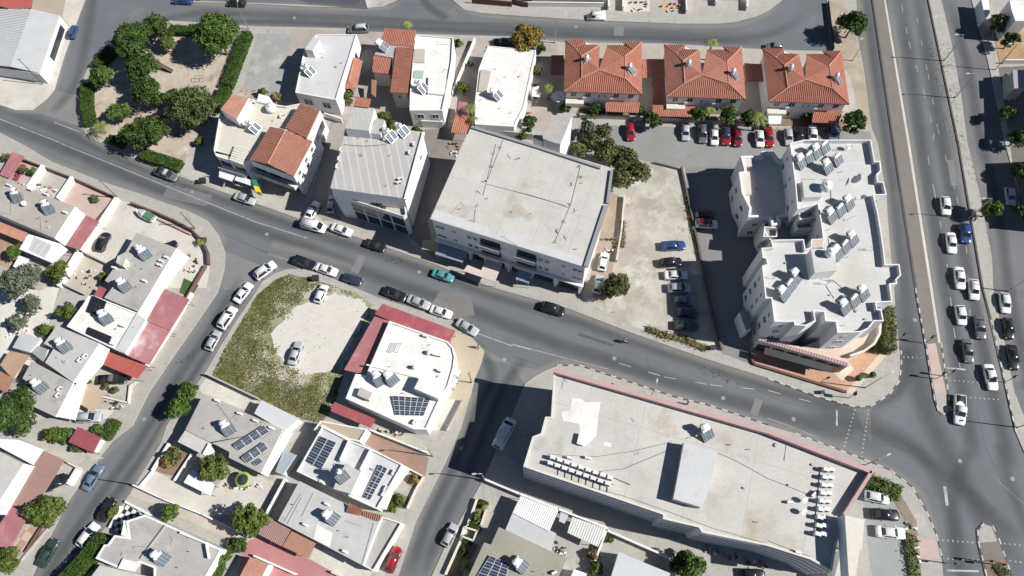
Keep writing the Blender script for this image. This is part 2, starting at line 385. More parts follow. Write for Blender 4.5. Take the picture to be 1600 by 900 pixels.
_wc = {}
def window(parent, a, b, u, w, z0, z1, name='window', glass=None, frame=None, out=0.0, sill=False):
    d = (b - a).normalized(); nrm = Vector((d.y, -d.x, 0)); c = a + d * u + nrm * out
    def q(x, z, y): return c + d * x + nrm * y + Vector((0, 0, z))
    mb = MB(); t = .07
    for x0, x1, za, zb in ((-w / 2, w / 2, z0, z0 + t), (-w / 2, w / 2, z1 - t, z1), (-w / 2, -w / 2 + t, z0 + t, z1 - t), (w / 2 - t, w / 2, z0 + t, z1 - t), (-t / 2, t / 2, z0 + t, z1 - t)):
        mb.hexa([q(x0, za, -.02), q(x1, za, -.02), q(x1, za, .05), q(x0, za, .05), q(x0, zb, -.02), q(x1, zb, -.02), q(x1, zb, .05), q(x0, zb, .05)])
    o = mb.build(name, frame or FRAMEW, parent)
    MB().poly([q(-w / 2 + t, z0 + t, .015), q(w / 2 - t, z0 + t, .015), q(w / 2 - t, z1 - t, .015), q(-w / 2 + t, z1 - t, .015)]).build('pane', glass or GLASS, o)
    if sill:
        MB().hexa([q(-w / 2 - .1, z0 - .08, 0), q(w / 2 + .1, z0 - .08, 0), q(w / 2 + .1, z0 - .08, .16), q(-w / 2 - .1, z0 - .08, .16),
                   q(-w / 2 - .1, z0, 0), q(w / 2 + .1, z0, 0), q(w / 2 + .1, z0, .16), q(-w / 2 - .1, z0, .16)]).build('sill', WALLW, o)
    return o

def wins(B, i, spec, out=0.0, **k):
    """spec: list of (fraction along the edge, width, z0, z1)"""
    a, b = edge(B, i); L = (b - a).length
    for f, w, z0, z1 in spec: window(B['o'], a, b, f * L, w, z0, z1, out=out, **k)

def part_box(parent, name, s, z0, z1, mat, top=None, par=0.0):
    """a raised block of the building: outline surveyed at its top z1"""
    w = W(s, z1); pts = [(p.x, p.y) for p in w]
    if area2(pts) < 0: pts.reverse()
    if par:
        inn = offset(pts, -.18); mb = MB(); n = len(pts)
        for i in range(n):
            j = (i + 1) % n
            mb.poly([(*pts[i], z0), (*pts[j], z0), (*pts[j], z1), (*pts[i], z1)]); mb.poly([(*pts[i], z1), (*pts[j], z1), (*inn[j], z1), (*inn[i], z1)])
            mb.poly([(*inn[i], z1), (*inn[j], z1), (*inn[j], z1 - par), (*inn[i], z1 - par)])
        mb.poly([(*p, z1 - par) for p in inn], 1)
    else: mb = MB().prism(pts, z0, z1, 0, 1)
    return mb.build(name, [mat, top or mat], parent)

def ribs(mb, pts, step=.34, w=.17, h=.075, mi=0, across=None):
    """raised tile rows (or sheet ribs) running down the slope of a planar face"""
    P = [Vector(p) for p in pts]; nrm = Vector((0, 0, 0))
    for i in range(len(P)): nrm += (P[i] - P[0]).cross(P[(i + 1) % len(P)] - P[0])
    nrm.normalize()
    if nrm.z < 0: nrm = -nrm
    if across is not None: a = Vector(across); a = (a - nrm * a.dot(nrm)).normalized()
    else:
        a = Vector((0, 0, 1)).cross(nrm); a = a.normalized() if a.length > 1e-3 else Vector((1, 0, 0))
    d = nrm.cross(a)
    uv = [(p.dot(a), p.dot(d)) for p in P]; k0 = P[0].dot(nrm)
    u = min(x for x, _ in uv) + step / 2; um = max(x for x, _ in uv)
    while u < um:
        xs = []
        for i in range(len(uv)):
            (u0, v0), (u1, v1) = uv[i], uv[(i + 1) % len(uv)]
            if (u0 <= u) != (u1 <= u): xs.append(v0 + (v1 - v0) * (u - u0) / (u1 - u0))
        xs.sort()
        for va, vb in zip(xs[::2], xs[1::2]):
            if vb - va > .15:
                def q(uu, vv, hh): return a * uu + d * vv + nrm * (k0 + hh)
                b = len(mb.v)
                for vv in (va, vb): mb.v += [tuple(q(u - w / 2, vv, .004)), tuple(q(u - w / 4, vv, h)), tuple(q(u + w / 4, vv, h)), tuple(q(u + w / 2, vv, .004))]
                for k in range(3): mb.f.append((b + k, b + k + 1, b + 5 + k, b + 4 + k)); mb.m.append(mi)
                mb.f.append((b, b + 1, b + 2, b + 3)); mb.m.append(mi); mb.f.append((b + 7, b + 6, b + 5, b + 4)); mb.m.append(mi)
        u += step

def tiled(parent, faces, mat=TILE, ridges=(), step=.36, name='roof', thick=.18, w=.2, h=.09):
    """faces: lists of 3-D points; each a roof slope with a slab under it and raised tile rows"""
    mb = MB()
    acr = [f[1] if isinstance(f, tuple) else None for f in faces]; faces = [f[0] if isinstance(f, tuple) else f for f in faces]
    for f in faces:
        f = [Vector(p) for p in f]
        n = (f[1] - f[0]).cross(f[2] - f[0])
        if n.z < 0: f = list(reversed(f))
        mb.poly(f); lo = [p - Vector((0, 0, thick)) for p in f]
        for i in range(len(f)):
            j = (i + 1) % len(f); mb.poly([lo[i], lo[j], f[j], f[i]])
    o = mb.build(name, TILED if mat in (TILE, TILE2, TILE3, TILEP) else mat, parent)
    rb = MB()
    for f, ac_ in zip(faces, acr): ribs(rb, f, step, w, h, across=ac_)
    tag(rb.build('tile_rows', mat, o), kind='stuff')
    for a, b in ridges:
        MB().tube([Vector(a) + Vector((0, 0, .05)), Vector(b) + Vector((0, 0, .05))], .13, 6).build('ridge_tiles', TILEP, o)
    return o

def canopy(label, s, z, mat, name='canopy', thick=.1, posts=True, seam=.9, across=None, cat='canopy', group=None, postm=None, zs=None, base=.12, step_w=.06, seam_h=.03, fascia=None):
    """flat or sloping roof sheet on posts; zs gives a height per corner"""
    P = K(s) if isinstance(s, str) else s
    zs = zs or [z] * len(P); w = [G(x, y, q) for (x, y), q in zip(P, zs)]
    if area2(w) < 0: w.reverse(); zs = list(reversed(zs))
    c = cen(w); r = empty(name, (c.x, c.y, base), label, cat, group)
    mb = MB(); mb.poly(w, 0); lo = [p - Vector((0, 0, thick)) for p in w]; mb.poly(list(reversed(lo)), 0)
    for i in range(len(w)):
        j = (i + 1) % len(w); mb.poly([lo[i], lo[j], w[j], w[i]], 1)
    o = mb.build('roof_sheet', [mat, fascia or mat], r)
    if seam:
        rb = MB(); ribs(rb, w, seam, step_w, seam_h, across=across if across is not None else (w[1] - w[0]))
        if rb.v: tag(rb.build('seams', mat, o), kind='stuff')
    if posts:
        ins = offset([(p.x, p.y) for p in w], -.2)
        for (x, y), q in zip(ins, w): MB().tube([(x, y, base), (x, y, q.z - thick)], .05, 6).build('post', postm or METAL, r)
    return r
# ---------------------------------------------------------------- vehicles
CAR_DIM = {  # length, width, height, hood end, roof front, roof rear, base rear (fractions of length from the middle, + = front)
    'hatch': (4.05, 1.76, 1.47, .235, .075, -.33, -.455), 'sedan': (4.55, 1.80, 1.45, .215, .075, -.215, -.345), 'suv': (4.5, 1.86, 1.70, .245, .10, -.37, -.46),
    'van': (4.9, 1.92, 1.98, .36, .235, -.46, -.49), 'pickup': (5.1, 1.84, 1.74, .235, .12, -.075, -.12)}
PAINTS = {'white': (.74, .74, .73), 'silver': (.42, .44, .46), 'grey': (.13, .14, .15), 'black': (.018, .019, .022), 'blue': (.03, .07, .20), 'slate': (.13, .19, .25),
    'red': (.28, .018, .022), 'teal': (.09, .29, .32), 'green': (.035, .06, .045), 'maroon': (.20, .015, .03), 'pale_blue': (.20, .34, .52), 'navy': (.03, .045, .09)}
_carcache = {}
def car_meshes(kind, paint, roofc=None):
    key = (kind, paint, roofc)
    if key in _carcache: return _carcache[key]
    L, Wd, Ht, xa, xb, xc, xd = CAR_DIM[kind]; hw = Wd / 2
    pm = gloss('car_paint_' + paint, PAINTS[paint], .22, 0, .5, .6); rm = gloss('car_paint_' + roofc, PAINTS[roofc], .22, 0, .5, .6) if roofc else pm
    zb = .93 if kind != 'van' else 1.02
    st = [(.5, .70, .60, .30), (.485, .84, .68, .24), (.44, .94, .76, .2), (.38, .985, .82, .2), (xa + .01, 1, zb - .03, .2), (0, 1, zb, .2), (xd + .02, 1, zb + .02, .2)]
    if kind == 'sedan': st += [(-.40, .99, zb + .01, .2), (-.465, .93, .93, .22), (-.49, .86, .84, .28), (-.5, .76, .7, .34)]
    elif kind == 'pickup': st += [(-.3, 1, zb - .02, .25), (-.48, .98, zb - .04, .3), (-.5, .92, .85, .36)]
    else: st += [(-.472, .95, zb + .01, .22), (-.49, .90, .88, .28), (-.5, .80, .7, .34)]
    mb = MB(); b0 = 0
    prof = lambda w, zt, zl: [(-.86 * w, zl), (-w, zl + .14), (-w, zl + (zt - zl) * .62), (-.965 * w, zt - .06), (-.86 * w, zt), (-.45 * w, zt + .022), (0, zt + .03),
                              (.45 * w, zt + .022), (.86 * w, zt), (.965 * w, zt - .06), (w, zl + (zt - zl) * .62), (w, zl + .14), (.86 * w, zl)]
    N = 13
    for x, wf, zt, zl in st:
        for y, z in prof(wf * hw, zt, zl): mb.v.append((x * L, y, z))
    for i in range(len(st) - 1):
        for k in range(N):
            j = (k + 1) % N; mb.f.append((i * N + k, (i + 1) * N + k, (i + 1) * N + j, i * N + j)); mb.m.append(0)
    mb.f.append(tuple(range(N))); mb.m.append(0); mb.f.append(tuple(reversed(range((len(st) - 1) * N, len(st) * N)))); mb.m.append(0)
    # greenhouse
    bw, tw = hw * .925, hw * (.74 if kind != 'van' else .86); zt = Ht - .05; zq = zb - .03
    base = [(xa * L, bw * .93, zq), (xa * L * .3, bw, zq), (xd * L, bw * .95, zq)]; top = [(xb * L, tw * .93, zt), (0 * L, tw, zt + .02), (xc * L, tw * .93, zt - .02)]
    g = len(mb.v)
    for sy in (-1, 1):
        for p in base + top: mb.v.append((p[0], p[1] * sy, p[2]))
    cx = len(mb.v); mb.v += [(xb * L - .02, 0, zt + .005), (0, 0, zt + .045), (xc * L + .02, 0, zt - .012), (xa * L - .03, 0, zq), (xd * L + .03, 0, zq)]
    A, Bq = g, g + 6
    F = [(A + 0, A + 1, A + 4, A + 3), (A + 1, A + 2, A + 5, A + 4), (Bq + 1, Bq + 0, Bq + 3, Bq + 4), (Bq + 2, Bq + 1, Bq + 4, Bq + 5),
         (A + 3, A + 4, cx + 1, cx), (A + 4, A + 5, cx + 2, cx + 1), (cx, cx + 1, Bq + 4, Bq + 3), (cx + 1, cx + 2, Bq + 5, Bq + 4),
         (A + 0, A + 3, cx, cx + 3), (cx + 3, cx, Bq + 3, Bq + 0), (A + 5, A + 2, cx + 4, cx + 2), (cx + 2, cx + 4, Bq + 2, Bq + 5)]
    for k, f in enumerate(F): mb.f.append(f); mb.m.append(1 if 4 <= k <= 7 else 0)
    # dark sill and grille
    for sx in (.502, -.502): mb.box((sx * L, 0, .42), (.03, hw * 1.05, .16), 0, 2)
    if kind == 'pickup':
        mb.box((-.30 * L, 0, zb + .004), (.34 * L, hw * 1.55, .02), 0, 2)
        for sy in (-1, 1): mb.box((-.30 * L, sy * hw * .9, zb + .06), (.37 * L, .1, .14))
        mb.box((-.49 * L, 0, zb + .06), (.06, hw * 1.8, .14))
    body = mb.mesh('car_body', [pm, rm, BLACK])
    for p in body.polygons: p.use_smooth = True
    V = mb.v
    def pane(idx, off, ins=.1):
        P = [Vector(V[i]) for i in idx]; c = sum(P, Vector()) / len(P); n = (P[1] - P[0]).cross(P[2] - P[0]).normalized()
        if n.dot(c - Vector((c.x * .6, 0, .6))) < 0: n = -n
        Q = [p + (c - p) * ins + n * off for p in P]
        b = MB(); b.poly(Q); b.hexa([q - n * .03 for q in Q[:4]] + Q[:4]) if len(Q) == 4 else None
        return b
    def dual(i0, i1):  # glass over two faces about the centre line
        P0 = [Vector(V[i]) for i in i0]; return P0
    ws = MB(); P = [Vector(V[A + 0]), Vector(V[A + 3]), Vector(V[Bq + 3]), Vector(V[Bq + 0])]; c = sum(P, Vector()) / 4; n = Vector((zt - zq, 0, (xa - xb) * L)).normalized()
    Q = [p + Vector((0, (c.y - p.y) * .09, 0)) + (c - p) * .05 + n * .03 for p in P]; ws.hexa([q - n * .02 for q in Q] + Q)
    rw = MB(); P = [Vector(V[A + 2]), Vector(V[A + 5]), Vector(V[Bq + 5]), Vector(V[Bq + 2])]; c = sum(P, Vector()) / 4; n = Vector((-(zt - zq), 0, max(.02, (xc - xd) * L))).normalized()
    Q = [p + Vector((0, (c.y - p.y) * .1, 0)) + (c - p) * (.12 if kind != 'van' else .3) + n * .02 for p in P]; rw.hexa([q - n * .02 for q in Q] + Q)
    parts = [('body', body, (0, 0, 0)), ('windscreen', ws.mesh('windscreen', CARGLASS), (0, 0, 0)), ('rear_window', rw.mesh('rear_window', CARGLASS), (0, 0, 0))]
    for G0 in (A, Bq):
        for idx in ((0, 1, 4, 3), (1, 2, 5, 4)):
            if kind == 'van' and idx[0] == 1: continue
            P = [Vector(V[G0 + i]) for i in idx]; c = sum(P, Vector()) / 4; sgn = -1 if G0 == A else 1; n = Vector((0, sgn * (zt - zq), (bw - tw))).normalized()
            Q = [p + (c - p) * .12 + n * .015 for p in P]; m_ = MB(); m_.hexa([q - n * .02 for q in Q] + Q); parts.append(('side_window', m_.mesh('side_window', CARGLASS), (0, 0, 0)))
    wh = _carcache.get('wheel')
    if wh is None:
        w_ = MB(); w_.tube([(0, -.1, 0), (0, .1, 0)], .32, 14, 0); w_.tube([(0, -.108, 0), (0, .108, 0)], .19, 10, 1); wh = w_.mesh('wheel', [BLACK, METAL]); _carcache['wheel'] = wh
        for p in wh.polygons: p.use_smooth = False
    for sx in (.305, -.30):
        for sy in (-1, 1): parts.append(('wheel', wh, (sx * L, sy * (hw - .09), .32)))
    hl = MB().box((0, 0, 0), (.14, .3, .12)).mesh('headlight', HEADL); tl = MB().box((0, 0, 0), (.1, .26, .16)).mesh('taillight', TAILL); mr = MB().box((0, 0, 0), (.1, .2, .13)).mesh('mirror', pm)
    for sy in (-1, 1):
        parts += [('headlight', hl, (.465 * L, sy * hw * .70, .655)), ('taillight', tl, (-.485 * L, sy * hw * .72, .78)), ('mirror', mr, (xa * L - .28, sy * (hw + .06), zb + .06))]
    if kind == 'van' or kind == 'suv':
        rr = MB().box((0, 0, 0), (L * .36, .05, .05)).mesh('roof_rail', DARKM)
        for sy in (-1, 1): parts.append(('roof_rail', rr, (-.12 * L, sy * tw * .86, zt + .06)))
    _carcache[key] = parts; return parts

def car(px, py, ang, kind, paint, label, roofc=None, group=None, z=.01, scale=1.0, name=None):
    z0 = z
    g = G(px, py, .75); d = G(px + 8 * math.cos(math.radians(ang)), py - 8 * math.sin(math.radians(ang)), .75) - g
    cat = {'van': 'van', 'pickup': 'pickup'}.get(kind, 'car')
    r = empty(name or {'van': 'parked_van', 'pickup': 'pickup_truck'}.get(kind, 'parked_car'), (g.x, g.y, z0), label, cat, group, math.atan2(d.y, d.x))
    scale *= random.uniform(.95, 1.05); r.scale = (scale * random.uniform(.98, 1.03), scale, scale); r.rotation_euler.z += random.uniform(-.035, .035)
    for nm, me, loc in car_meshes(kind, paint, roofc):
        o = link(nm, me, r); o.location = loc
    return r

# ---------------------------------------------------------------- vegetation
def quads_mesh(name, c, n, size, rng, mat, aspect=1.5):
    """c: Nx3 centres, n: Nx3 normals -> leaf quads"""
    N = len(c); r = rng.normal(size=(N, 3)); n = n / (np.linalg.norm(n, axis=1, keepdims=True) + 1e-9)
    a = np.cross(n, r); a /= (np.linalg.norm(a, axis=1, keepdims=True) + 1e-9); b = np.cross(n, a)
    s = size * rng.uniform(.6, 1.25, (N, 1)); a = a * s; b = b * s / aspect
    v = np.stack([c - a, c - b * .9 + a * .1, c + a, c + b * .9 + a * .1], 1).reshape(-1, 3)
    me = bpy.data.meshes.new(name); me.vertices.add(4 * N); me.vertices.foreach_set('co', v.astype(np.float32).ravel())
    me.loops.add(4 * N); me.loops.foreach_set('vertex_index', np.arange(4 * N, dtype=np.int32))
    me.polygons.add(N); me.polygons.foreach_set('loop_start', np.arange(0, 4 * N, 4, dtype=np.int32))
    me.materials.append(mat); me.update(calc_edges=True); return me

def tree(px, py, rpx, label, leaf='leaf_mid', h=None, flat=.8, lobes=None, name='broadleaf_tree', dens=1.0, group=None, cat='tree', seed=None, leafsize=.26):
    """px,py: crown centre as surveyed; rpx crown radius on the sheet"""
    rng = np.random.default_rng(seed if seed is not None else int(px * 13 + py * 7))
    R0 = (G(px + rpx, py, 3) - G(px - rpx, py, 3)).length / 2
    hc = h if h is not None else max(1.0, R0 * .95 + (1.2 if R0 > 1.6 else .2))
    g = G(px, py, hc); root = empty(name, (g.x, g.y, .1), label, cat, group)
    rz = R0 * flat; NL = lobes or int(9 + R0 * 4.2); ex, ey = rng.uniform(.84, 1.12), rng.uniform(.84, 1.12)
    cs = []; ns = []
    per = int(dens * 4 * math.pi * (R0 * .37) ** 2 * 10.5) + 30
    limbs = MB(); hz = hc - .1
    top = hz - rz * .45
    if top > .3: limbs.tube([(0, 0, -.1), (.05 * R0, .04 * R0, top * .5), (0, 0, top)], [.09 + R0 * .045, .07 + R0 * .035, .05 + R0 * .028], 7)
    for k in range(NL):
        t = 2 * math.pi * (k * .618 + rng.uniform(0, .15)); u = math.sqrt((k + .6) / NL) if NL > 1 else 0
        if k > 4 and rng.random() < .12: continue
        rr = R0 * rng.uniform(.60, .82) * u; zc = hz + rz * (rng.uniform(-.35, .5) - .6 * u * u + .25); lr = R0 * rng.uniform(.22, .44) * (1.1 - .22 * u)
        ctr = np.array([rr * math.cos(t) * ex, rr * math.sin(t) * ey, zc])
        limbs.tube([(0, 0, max(.1, top * .8)), tuple(ctr * np.array([.5, .5, 1]) - np.array([0, 0, rz * .3])), tuple(ctr)], [.04 + R0 * .018, .035 + R0 * .01, .02], 5)
        d = rng.normal(size=(per, 3)); d /= np.linalg.norm(d, axis=1, keepdims=True); d[:, 2] = np.where(d[:, 2] < -.35, -d[:, 2] * .6, d[:, 2])
        bump_ = 1 + .22 * np.sin(d[:, [0]] * 7 + k) * np.sin(d[:, [1]] * 6 + 2 * k) + rng.normal(0, .10, (per, 1))
        q = ctr + d * lr * np.array([1, 1, .85]) * bump_ * np.where(rng.random((per, 1)) < .2, rng.uniform(.5, 1.12, (per, 1)), 1)
        cs.append(q); ns.append(d + rng.normal(0, .45, d.shape))
    cs = np.concatenate(cs); ns = np.concatenate(ns)
    cs[:, 2] = np.maximum(cs[:, 2], .08)
    limbs.mesh('trunk', TRUNK)
    t_ = link('trunk', limbs.mesh('trunk', TRUNK), root)
    link('crown', quads_mesh('crown', cs, ns, leafsize, rng, MATS[leaf]), root)
    return root

def palm(px, py, rpx, label, h=4.0, leaf='leaf_palm', n=15, group=None):
    rng = np.random.default_rng(int(px * 3 + py)); R0 = (G(px + rpx, py, h) - G(px - rpx, py, h)).length / 2
    g = G(px, py, h); root = empty('palm_tree', (g.x, g.y, .1), label, 'palm', group)
    MB().tube([(0, 0, -.1), (.05, 0, h * .5), (0, .03, h - .15)], [.24, .18, .16], 8).build_local('trunk', TRUNK, root) if False else link('trunk', MB().tube([(0, 0, -.1), (.05, 0, h * .5), (0, .03, h - .15)], [.24, .18, .16], 8).mesh('trunk', TRUNK), root)
    for k in range(n):
        a = 2 * math.pi * k / n + rng.uniform(-.15, .15); L = R0 * rng.uniform(.85, 1.12); rise = rng.uniform(.1, .9); mb = MB(); prev = None
        for s in range(9):
            t = s / 8; x = L * t; z = h - .1 + L * (rise * t - (rise + .35) * t * t); p = Vector((x * math.cos(a), x * math.sin(a), z)); side = Vector((-math.sin(a), math.cos(a), 0))
            if prev is not None:
                mb.poly([prev - side * .03, prev + side * .03, p + side * .02, p - side * .02])
                wl_ = R0 * .17 * math.sin(math.pi * min(1, t * .9 + .12)) + .05
                for sg in (-1, 1):
                    for q in (0, .5):
                        m = prev.lerp(p, q); e = m + side * sg * wl_ + (p - prev) * .9 - Vector((0, 0, wl_ * .35)); mb.poly([m, m + (p - prev) * .36, e, e - (p - prev) * .12])
            prev = p
        link('frond', mb.mesh('frond', MATS[leaf]), root)
    return root

def hedge(s, width, h, label, leaf='leaf_hedge', name='hedge', z=.12, group=None, cat='hedge', dens=55, rough=.07):
    rng = np.random.default_rng(len(label) * 31); w = W(s, z + h); c = cen(w); root = empty(name, (c.x, c.y, z), label, cat, group); cs = []; ns = []; core = MB()
    for a, b in zip(w, w[1:]):
        d = b - a; L = d.length; d.normalize(); nn = Vector((-d.y, d.x, 0)); hw = width / 2
        a2, b2 = a - d * hw * .3, b + d * hw * .3; L += hw * .6
        core.bar(Vector((a2.x, a2.y, z + h * .44)), Vector((b2.x, b2.y, z + h * .44)), width * .82, h * .84)
        for kind, ar in (('t', L * width), ('l', L * h), ('r', L * h), ('e', width * h), ('f', width * h)):
            N = int(ar * dens); u = rng.random(N) * L; v = rng.random(N)
            if kind == 't': y = (v - .5) * width; zz = np.full(N, z + h) + np.sin(u * 1.7) * .04; nrm = np.tile([0, 0, 1.], (N, 1))
            elif kind in 'lr': sg = 1 if kind == 'l' else -1; y = np.full(N, sg * hw); zz = z + v * h; nrm = np.tile([nn.x * sg, nn.y * sg, .3], (N, 1))
            else: y = (rng.random(N) - .5) * width; u = np.full(N, 0. if kind == 'e' else L); zz = z + v * h; sg = -1 if kind == 'e' else 1; nrm = np.tile([d.x * sg, d.y * sg, .3], (N, 1))
            P = np.stack([a2.x + d.x * u + nn.x * y, a2.y + d.y * u + nn.y * y, zz], 1) + rng.normal(0, rough, (N, 3)); cs.append(P); ns.append(nrm + rng.normal(0, .5, (N, 3)))
    core.build('branches', MATS['leaf_dark'], root)
    cs = np.concatenate(cs) - np.array(origin_of(root)); cs[:, 2] = np.maximum(cs[:, 2], .02); link('leaves', quads_mesh('leaves', cs, np.concatenate(ns), .17, rng, MATS[leaf]), root)
    return root

def grass(name, s, label, count, mat, z=.14, hgt=.35, hole=None, cat='grass', size=.22):
    w = W(s, z); rng = np.random.default_rng(len(label)); xs = [p.x for p in w]; ys = [p.y for p in w]; P = []
    hole_w = W(hole, z) if hole else None
    def hdist(x, y):
        q = Vector((x, y)); bd = 1e9
        for i in range(len(hole_w)):
            a, b = hole_w[i - 1].xy, hole_w[i].xy; t = max(0, min(1, (q - a).dot(b - a) / max(1e-6, (b - a).length_squared))); bd = min(bd, (q - a.lerp(b, t)).length)
        return bd * (-1 if inside((x, y), hole_w) else 1)
    tries = 0
    while len(P) < count and tries < count * 8:
        tries += 1; x, y = rng.uniform(min(xs), max(xs)), rng.uniform(min(ys), max(ys))
        if not inside((x, y), w): continue
        dn = .62 + .38 * math.sin(x * .55 + 1.3 * math.sin(y * .4)) * math.sin(y * .5 + 1.1 * math.sin(x * .37))
        if hole_w:
            hd = hdist(x, y) + 1.6 * math.sin(x * .9 + y * .7) * math.sin(y * 1.1 - x * .4); dn *= max(.003, min(1, hd / 5.0))
        if rng.random() < dn: P.append((x, y, z + rng.random() * hgt))
    P = np.array(P); n = rng.normal(size=P.shape) * .6 + np.array([0, 0, 1.0])
    o = link(name, quads_mesh(name, P, n, size, rng, MATS[mat])); return tag(o, label, cat, kind='stuff')

# ---------------------------------------------------------------- rooftop plant
_hm = {}
def heater(px, py, z, label, az=-38, n=2, tank='H', cold=True, group=None, s=1.0):
    """solar water heater: tilted collectors, hot-water cylinder, cold tank on a stand"""
    g = G(px, py, z); r = empty('solar_water_heater', (g.x, g.y, z), label, 'water heater', group, math.radians(az)); r.scale = (s, s, s)
    if not _hm:
        tl = math.radians(42); Lc, Wc = 1.9, .98
        m = MB(); d = Vector((-math.cos(tl), 0, math.sin(tl))); nn = Vector((math.sin(tl), 0, math.cos(tl)))
        def sl(mb, x0, x1, w, t0, t1, mi=0):
            P = []
            for t in (t0, t1):
                for a, b in ((x0, -w), (x0, w), (x1, w), (x1, -w)): P.append(d * a + Vector((0, b, 0)) + nn * t)
            mb.hexa(P, mi)
        sl(m, 0, Lc, Wc / 2, 0, .09); sl(m, .05, Lc - .05, Wc / 2 - .05, .088, .1, 1)
        for k in (0,):
            P = []
            for t in (.1, .108):
                for a, b in ((.06, k - .012), (.06, k + .012), (Lc - .06, k + .012), (Lc - .06, k - .012)): P.append(d * a + Vector((0, b, 0)) + nn * t)
            m.hexa(P, 2)
        _hm['col'] = m.mesh('collector', [METAL, COLG, FRAMEW])
        _hm['tankH'] = MB().tube([(0, -.75, 0), (0, -.68, 0), (0, .68, 0), (0, .75, 0)], [.2, .29, .29, .2], 14).mesh('hot_water_cylinder', TANKW, smooth=True)
        _hm['tankV'] = MB().tube([(0, 0, 0), (0, 0, .06), (0, 0, 1.25), (0, 0, 1.38), (0, 0, 1.45)], [.36, .42, .42, .32, .1], 14).mesh('hot_water_tank', TANKW, smooth=True)
        _hm['cold'] = MB().tube([(-.62, 0, 0), (-.55, 0, 0), (.55, 0, 0), (.62, 0, 0)], [.36, .47, .47, .36], 16).mesh('cold_water_tank', TANKW, smooth=True)
        f = MB()
        for y in (-.9, .9):
            f.bar((-1.35, y, 0), (-1.35, y, 1.3), .05, .05); f.bar((-1.35, y, 1.25), (0, y, .04), .05, .05); f.bar((-1.35, y, .04), (0, y, .04), .05, .05)
        f.bar((-1.35, -.9, 1.25), (-1.35, .9, 1.25), .05, .05); f.bar((-1.95, -.6, 1.3), (-1.95, .6, 1.3), .05, .05)
        for y in (-.6, .6): f.bar((-1.95, y, 0), (-1.95, y, 1.3), .05, .05); f.bar((-1.95, y, 1.28), (-1.35, y, 1.28), .05, .05)
        _hm['frame'] = f.mesh('stand', METAL)
    link('stand', _hm['frame'], r)
    for k in range(n):
        o = link('collector', _hm['col'], r); o.location = (0, (k - (n - 1) / 2) * 1.03, .08)
    if tank == 'H': o = link('hot_water_cylinder', _hm['tankH'], r); o.location = (-1.5, 0, 1.5)
    else: o = link('hot_water_tank', _hm['tankV'], r); o.location = (-1.55, .1, .9)
    if cold: o = link('cold_water_tank', _hm['cold'], r); o.location = (-2.0, 0, 1.78); o.rotation_euler = (0, 0, math.radians(70 if tank == 'H' else 20))
    return r

def pv(s, cols, rows, z, label, mat=PVG, tilt=.5, group=None, gap=.03):
    """s: four corners of the array: near-left, near-right, far-right, far-left (far edge raised)"""
    P = K(s); zs = [z + .15, z + .15, z + .15 + tilt, z + .15 + tilt]; w = [G(x, y, q) for (x, y), q in zip(P, zs)]
    c = cen(w); r = empty('solar_array', (c.x, c.y, z), label, 'solar panels', group)
    e = (w[1] - w[0]); f = (w[3] - w[0]); nrm = e.cross(f).normalized(); nrm = nrm if nrm.z > 0 else -nrm
    def at(u, v): return (w[0] * (1 - u) + w[1] * u) * (1 - v) + (w[3] * (1 - u) + w[2] * u) * v
    gu, gv = gap / e.length, gap / f.length
    for i in range(cols):
        for j in range(rows):
            u0, u1, v0, v1 = i / cols + gu / 2, (i + 1) / cols - gu / 2, j / rows + gv / 2, (j + 1) / rows - gv / 2
            q = [at(u0, v0), at(u1, v0), at(u1, v1), at(u0, v1)]; mb = MB(); mb.hexa(q + [p + nrm * .04 for p in q], 0)
            cq = sum(q, Vector()) / 4; iq = [p + (cq - p).normalized() * .05 + nrm * .043 for p in q]; mb.poly(iq if (iq[1] - iq[0]).cross(iq[2] - iq[0]).z > 0 else iq[::-1], 1)
            m1, m2 = (iq[0] + iq[3]) / 2, (iq[1] + iq[2]) / 2; mb.bar(m1 + nrm * .002, m2 + nrm * .002, .02, .006, 0, nrm)
            mb.build('panel', [FRAMEW if mat is PVG else DARKM, mat], r)
    fr = MB()
    for u in (.04, .5, .96):
        for v in (.05, .95): p = at(u, v); fr.bar((p.x, p.y, z), (p.x, p.y, p.z), .05, .05)
        fr.bar(at(u, .02), at(u, .98), .05, .05)
    fr.build('rack', METAL, r); return r

_ac = {}
def acunit(px, py, z, label, rz=0.0, group=None, name='air_conditioner'):
    if not _ac:
        m = MB().box((0, 0, .36), (.85, .34, .62)); _ac['b'] = m.mesh('casing', FRAMEW)
        _ac['f'] = MB().tube([(.1, -.175, .36), (.1, -.185, .36)], .24, 12).mesh('fan_grille', DARKM); _ac['l'] = MB().box((-.3, 0, .025), (.08, .36, .05)).box((.3, 0, .025), (.08, .36, .05)).mesh('bracket', DARKM)
    g = G(px, py, z); r = empty(name, (g.x, g.y, z), label, 'air conditioner', group, rz)
    for n_, k in (('casing', 'b'), ('fan_grille', 'f'), ('bracket', 'l')): link(n_, _ac[k], r)
    return r

def tank_round(px, py, z, label, rad=.8, h=1.3, flat=False):
    g = G(px, py, z); r = empty('water_tank', (g.x, g.y, z), label, 'water tank')
    link('tank', MB().tube([(0, 0, .25), (0, 0, .3), (0, 0, h), (0, 0, h + .18), (0, 0, h + .26)], [rad * .95, rad, rad, rad * .7, rad * .25], 20).mesh('tank', TANKW, smooth=True), r)
    link('lid', MB().tube([(0, 0, h + .26), (0, 0, h + .34)], rad * .28, 12).mesh('lid', FRAMEW), r)
    f = MB()
    for a in (45, 135, 225, 315): x, y = rad * .7 * math.cos(math.radians(a)), rad * .7 * math.sin(math.radians(a)); f.bar((x, y, 0), (x, y, .3), .08, .08)
    link('stand', f.mesh('stand', METAL), r); return r

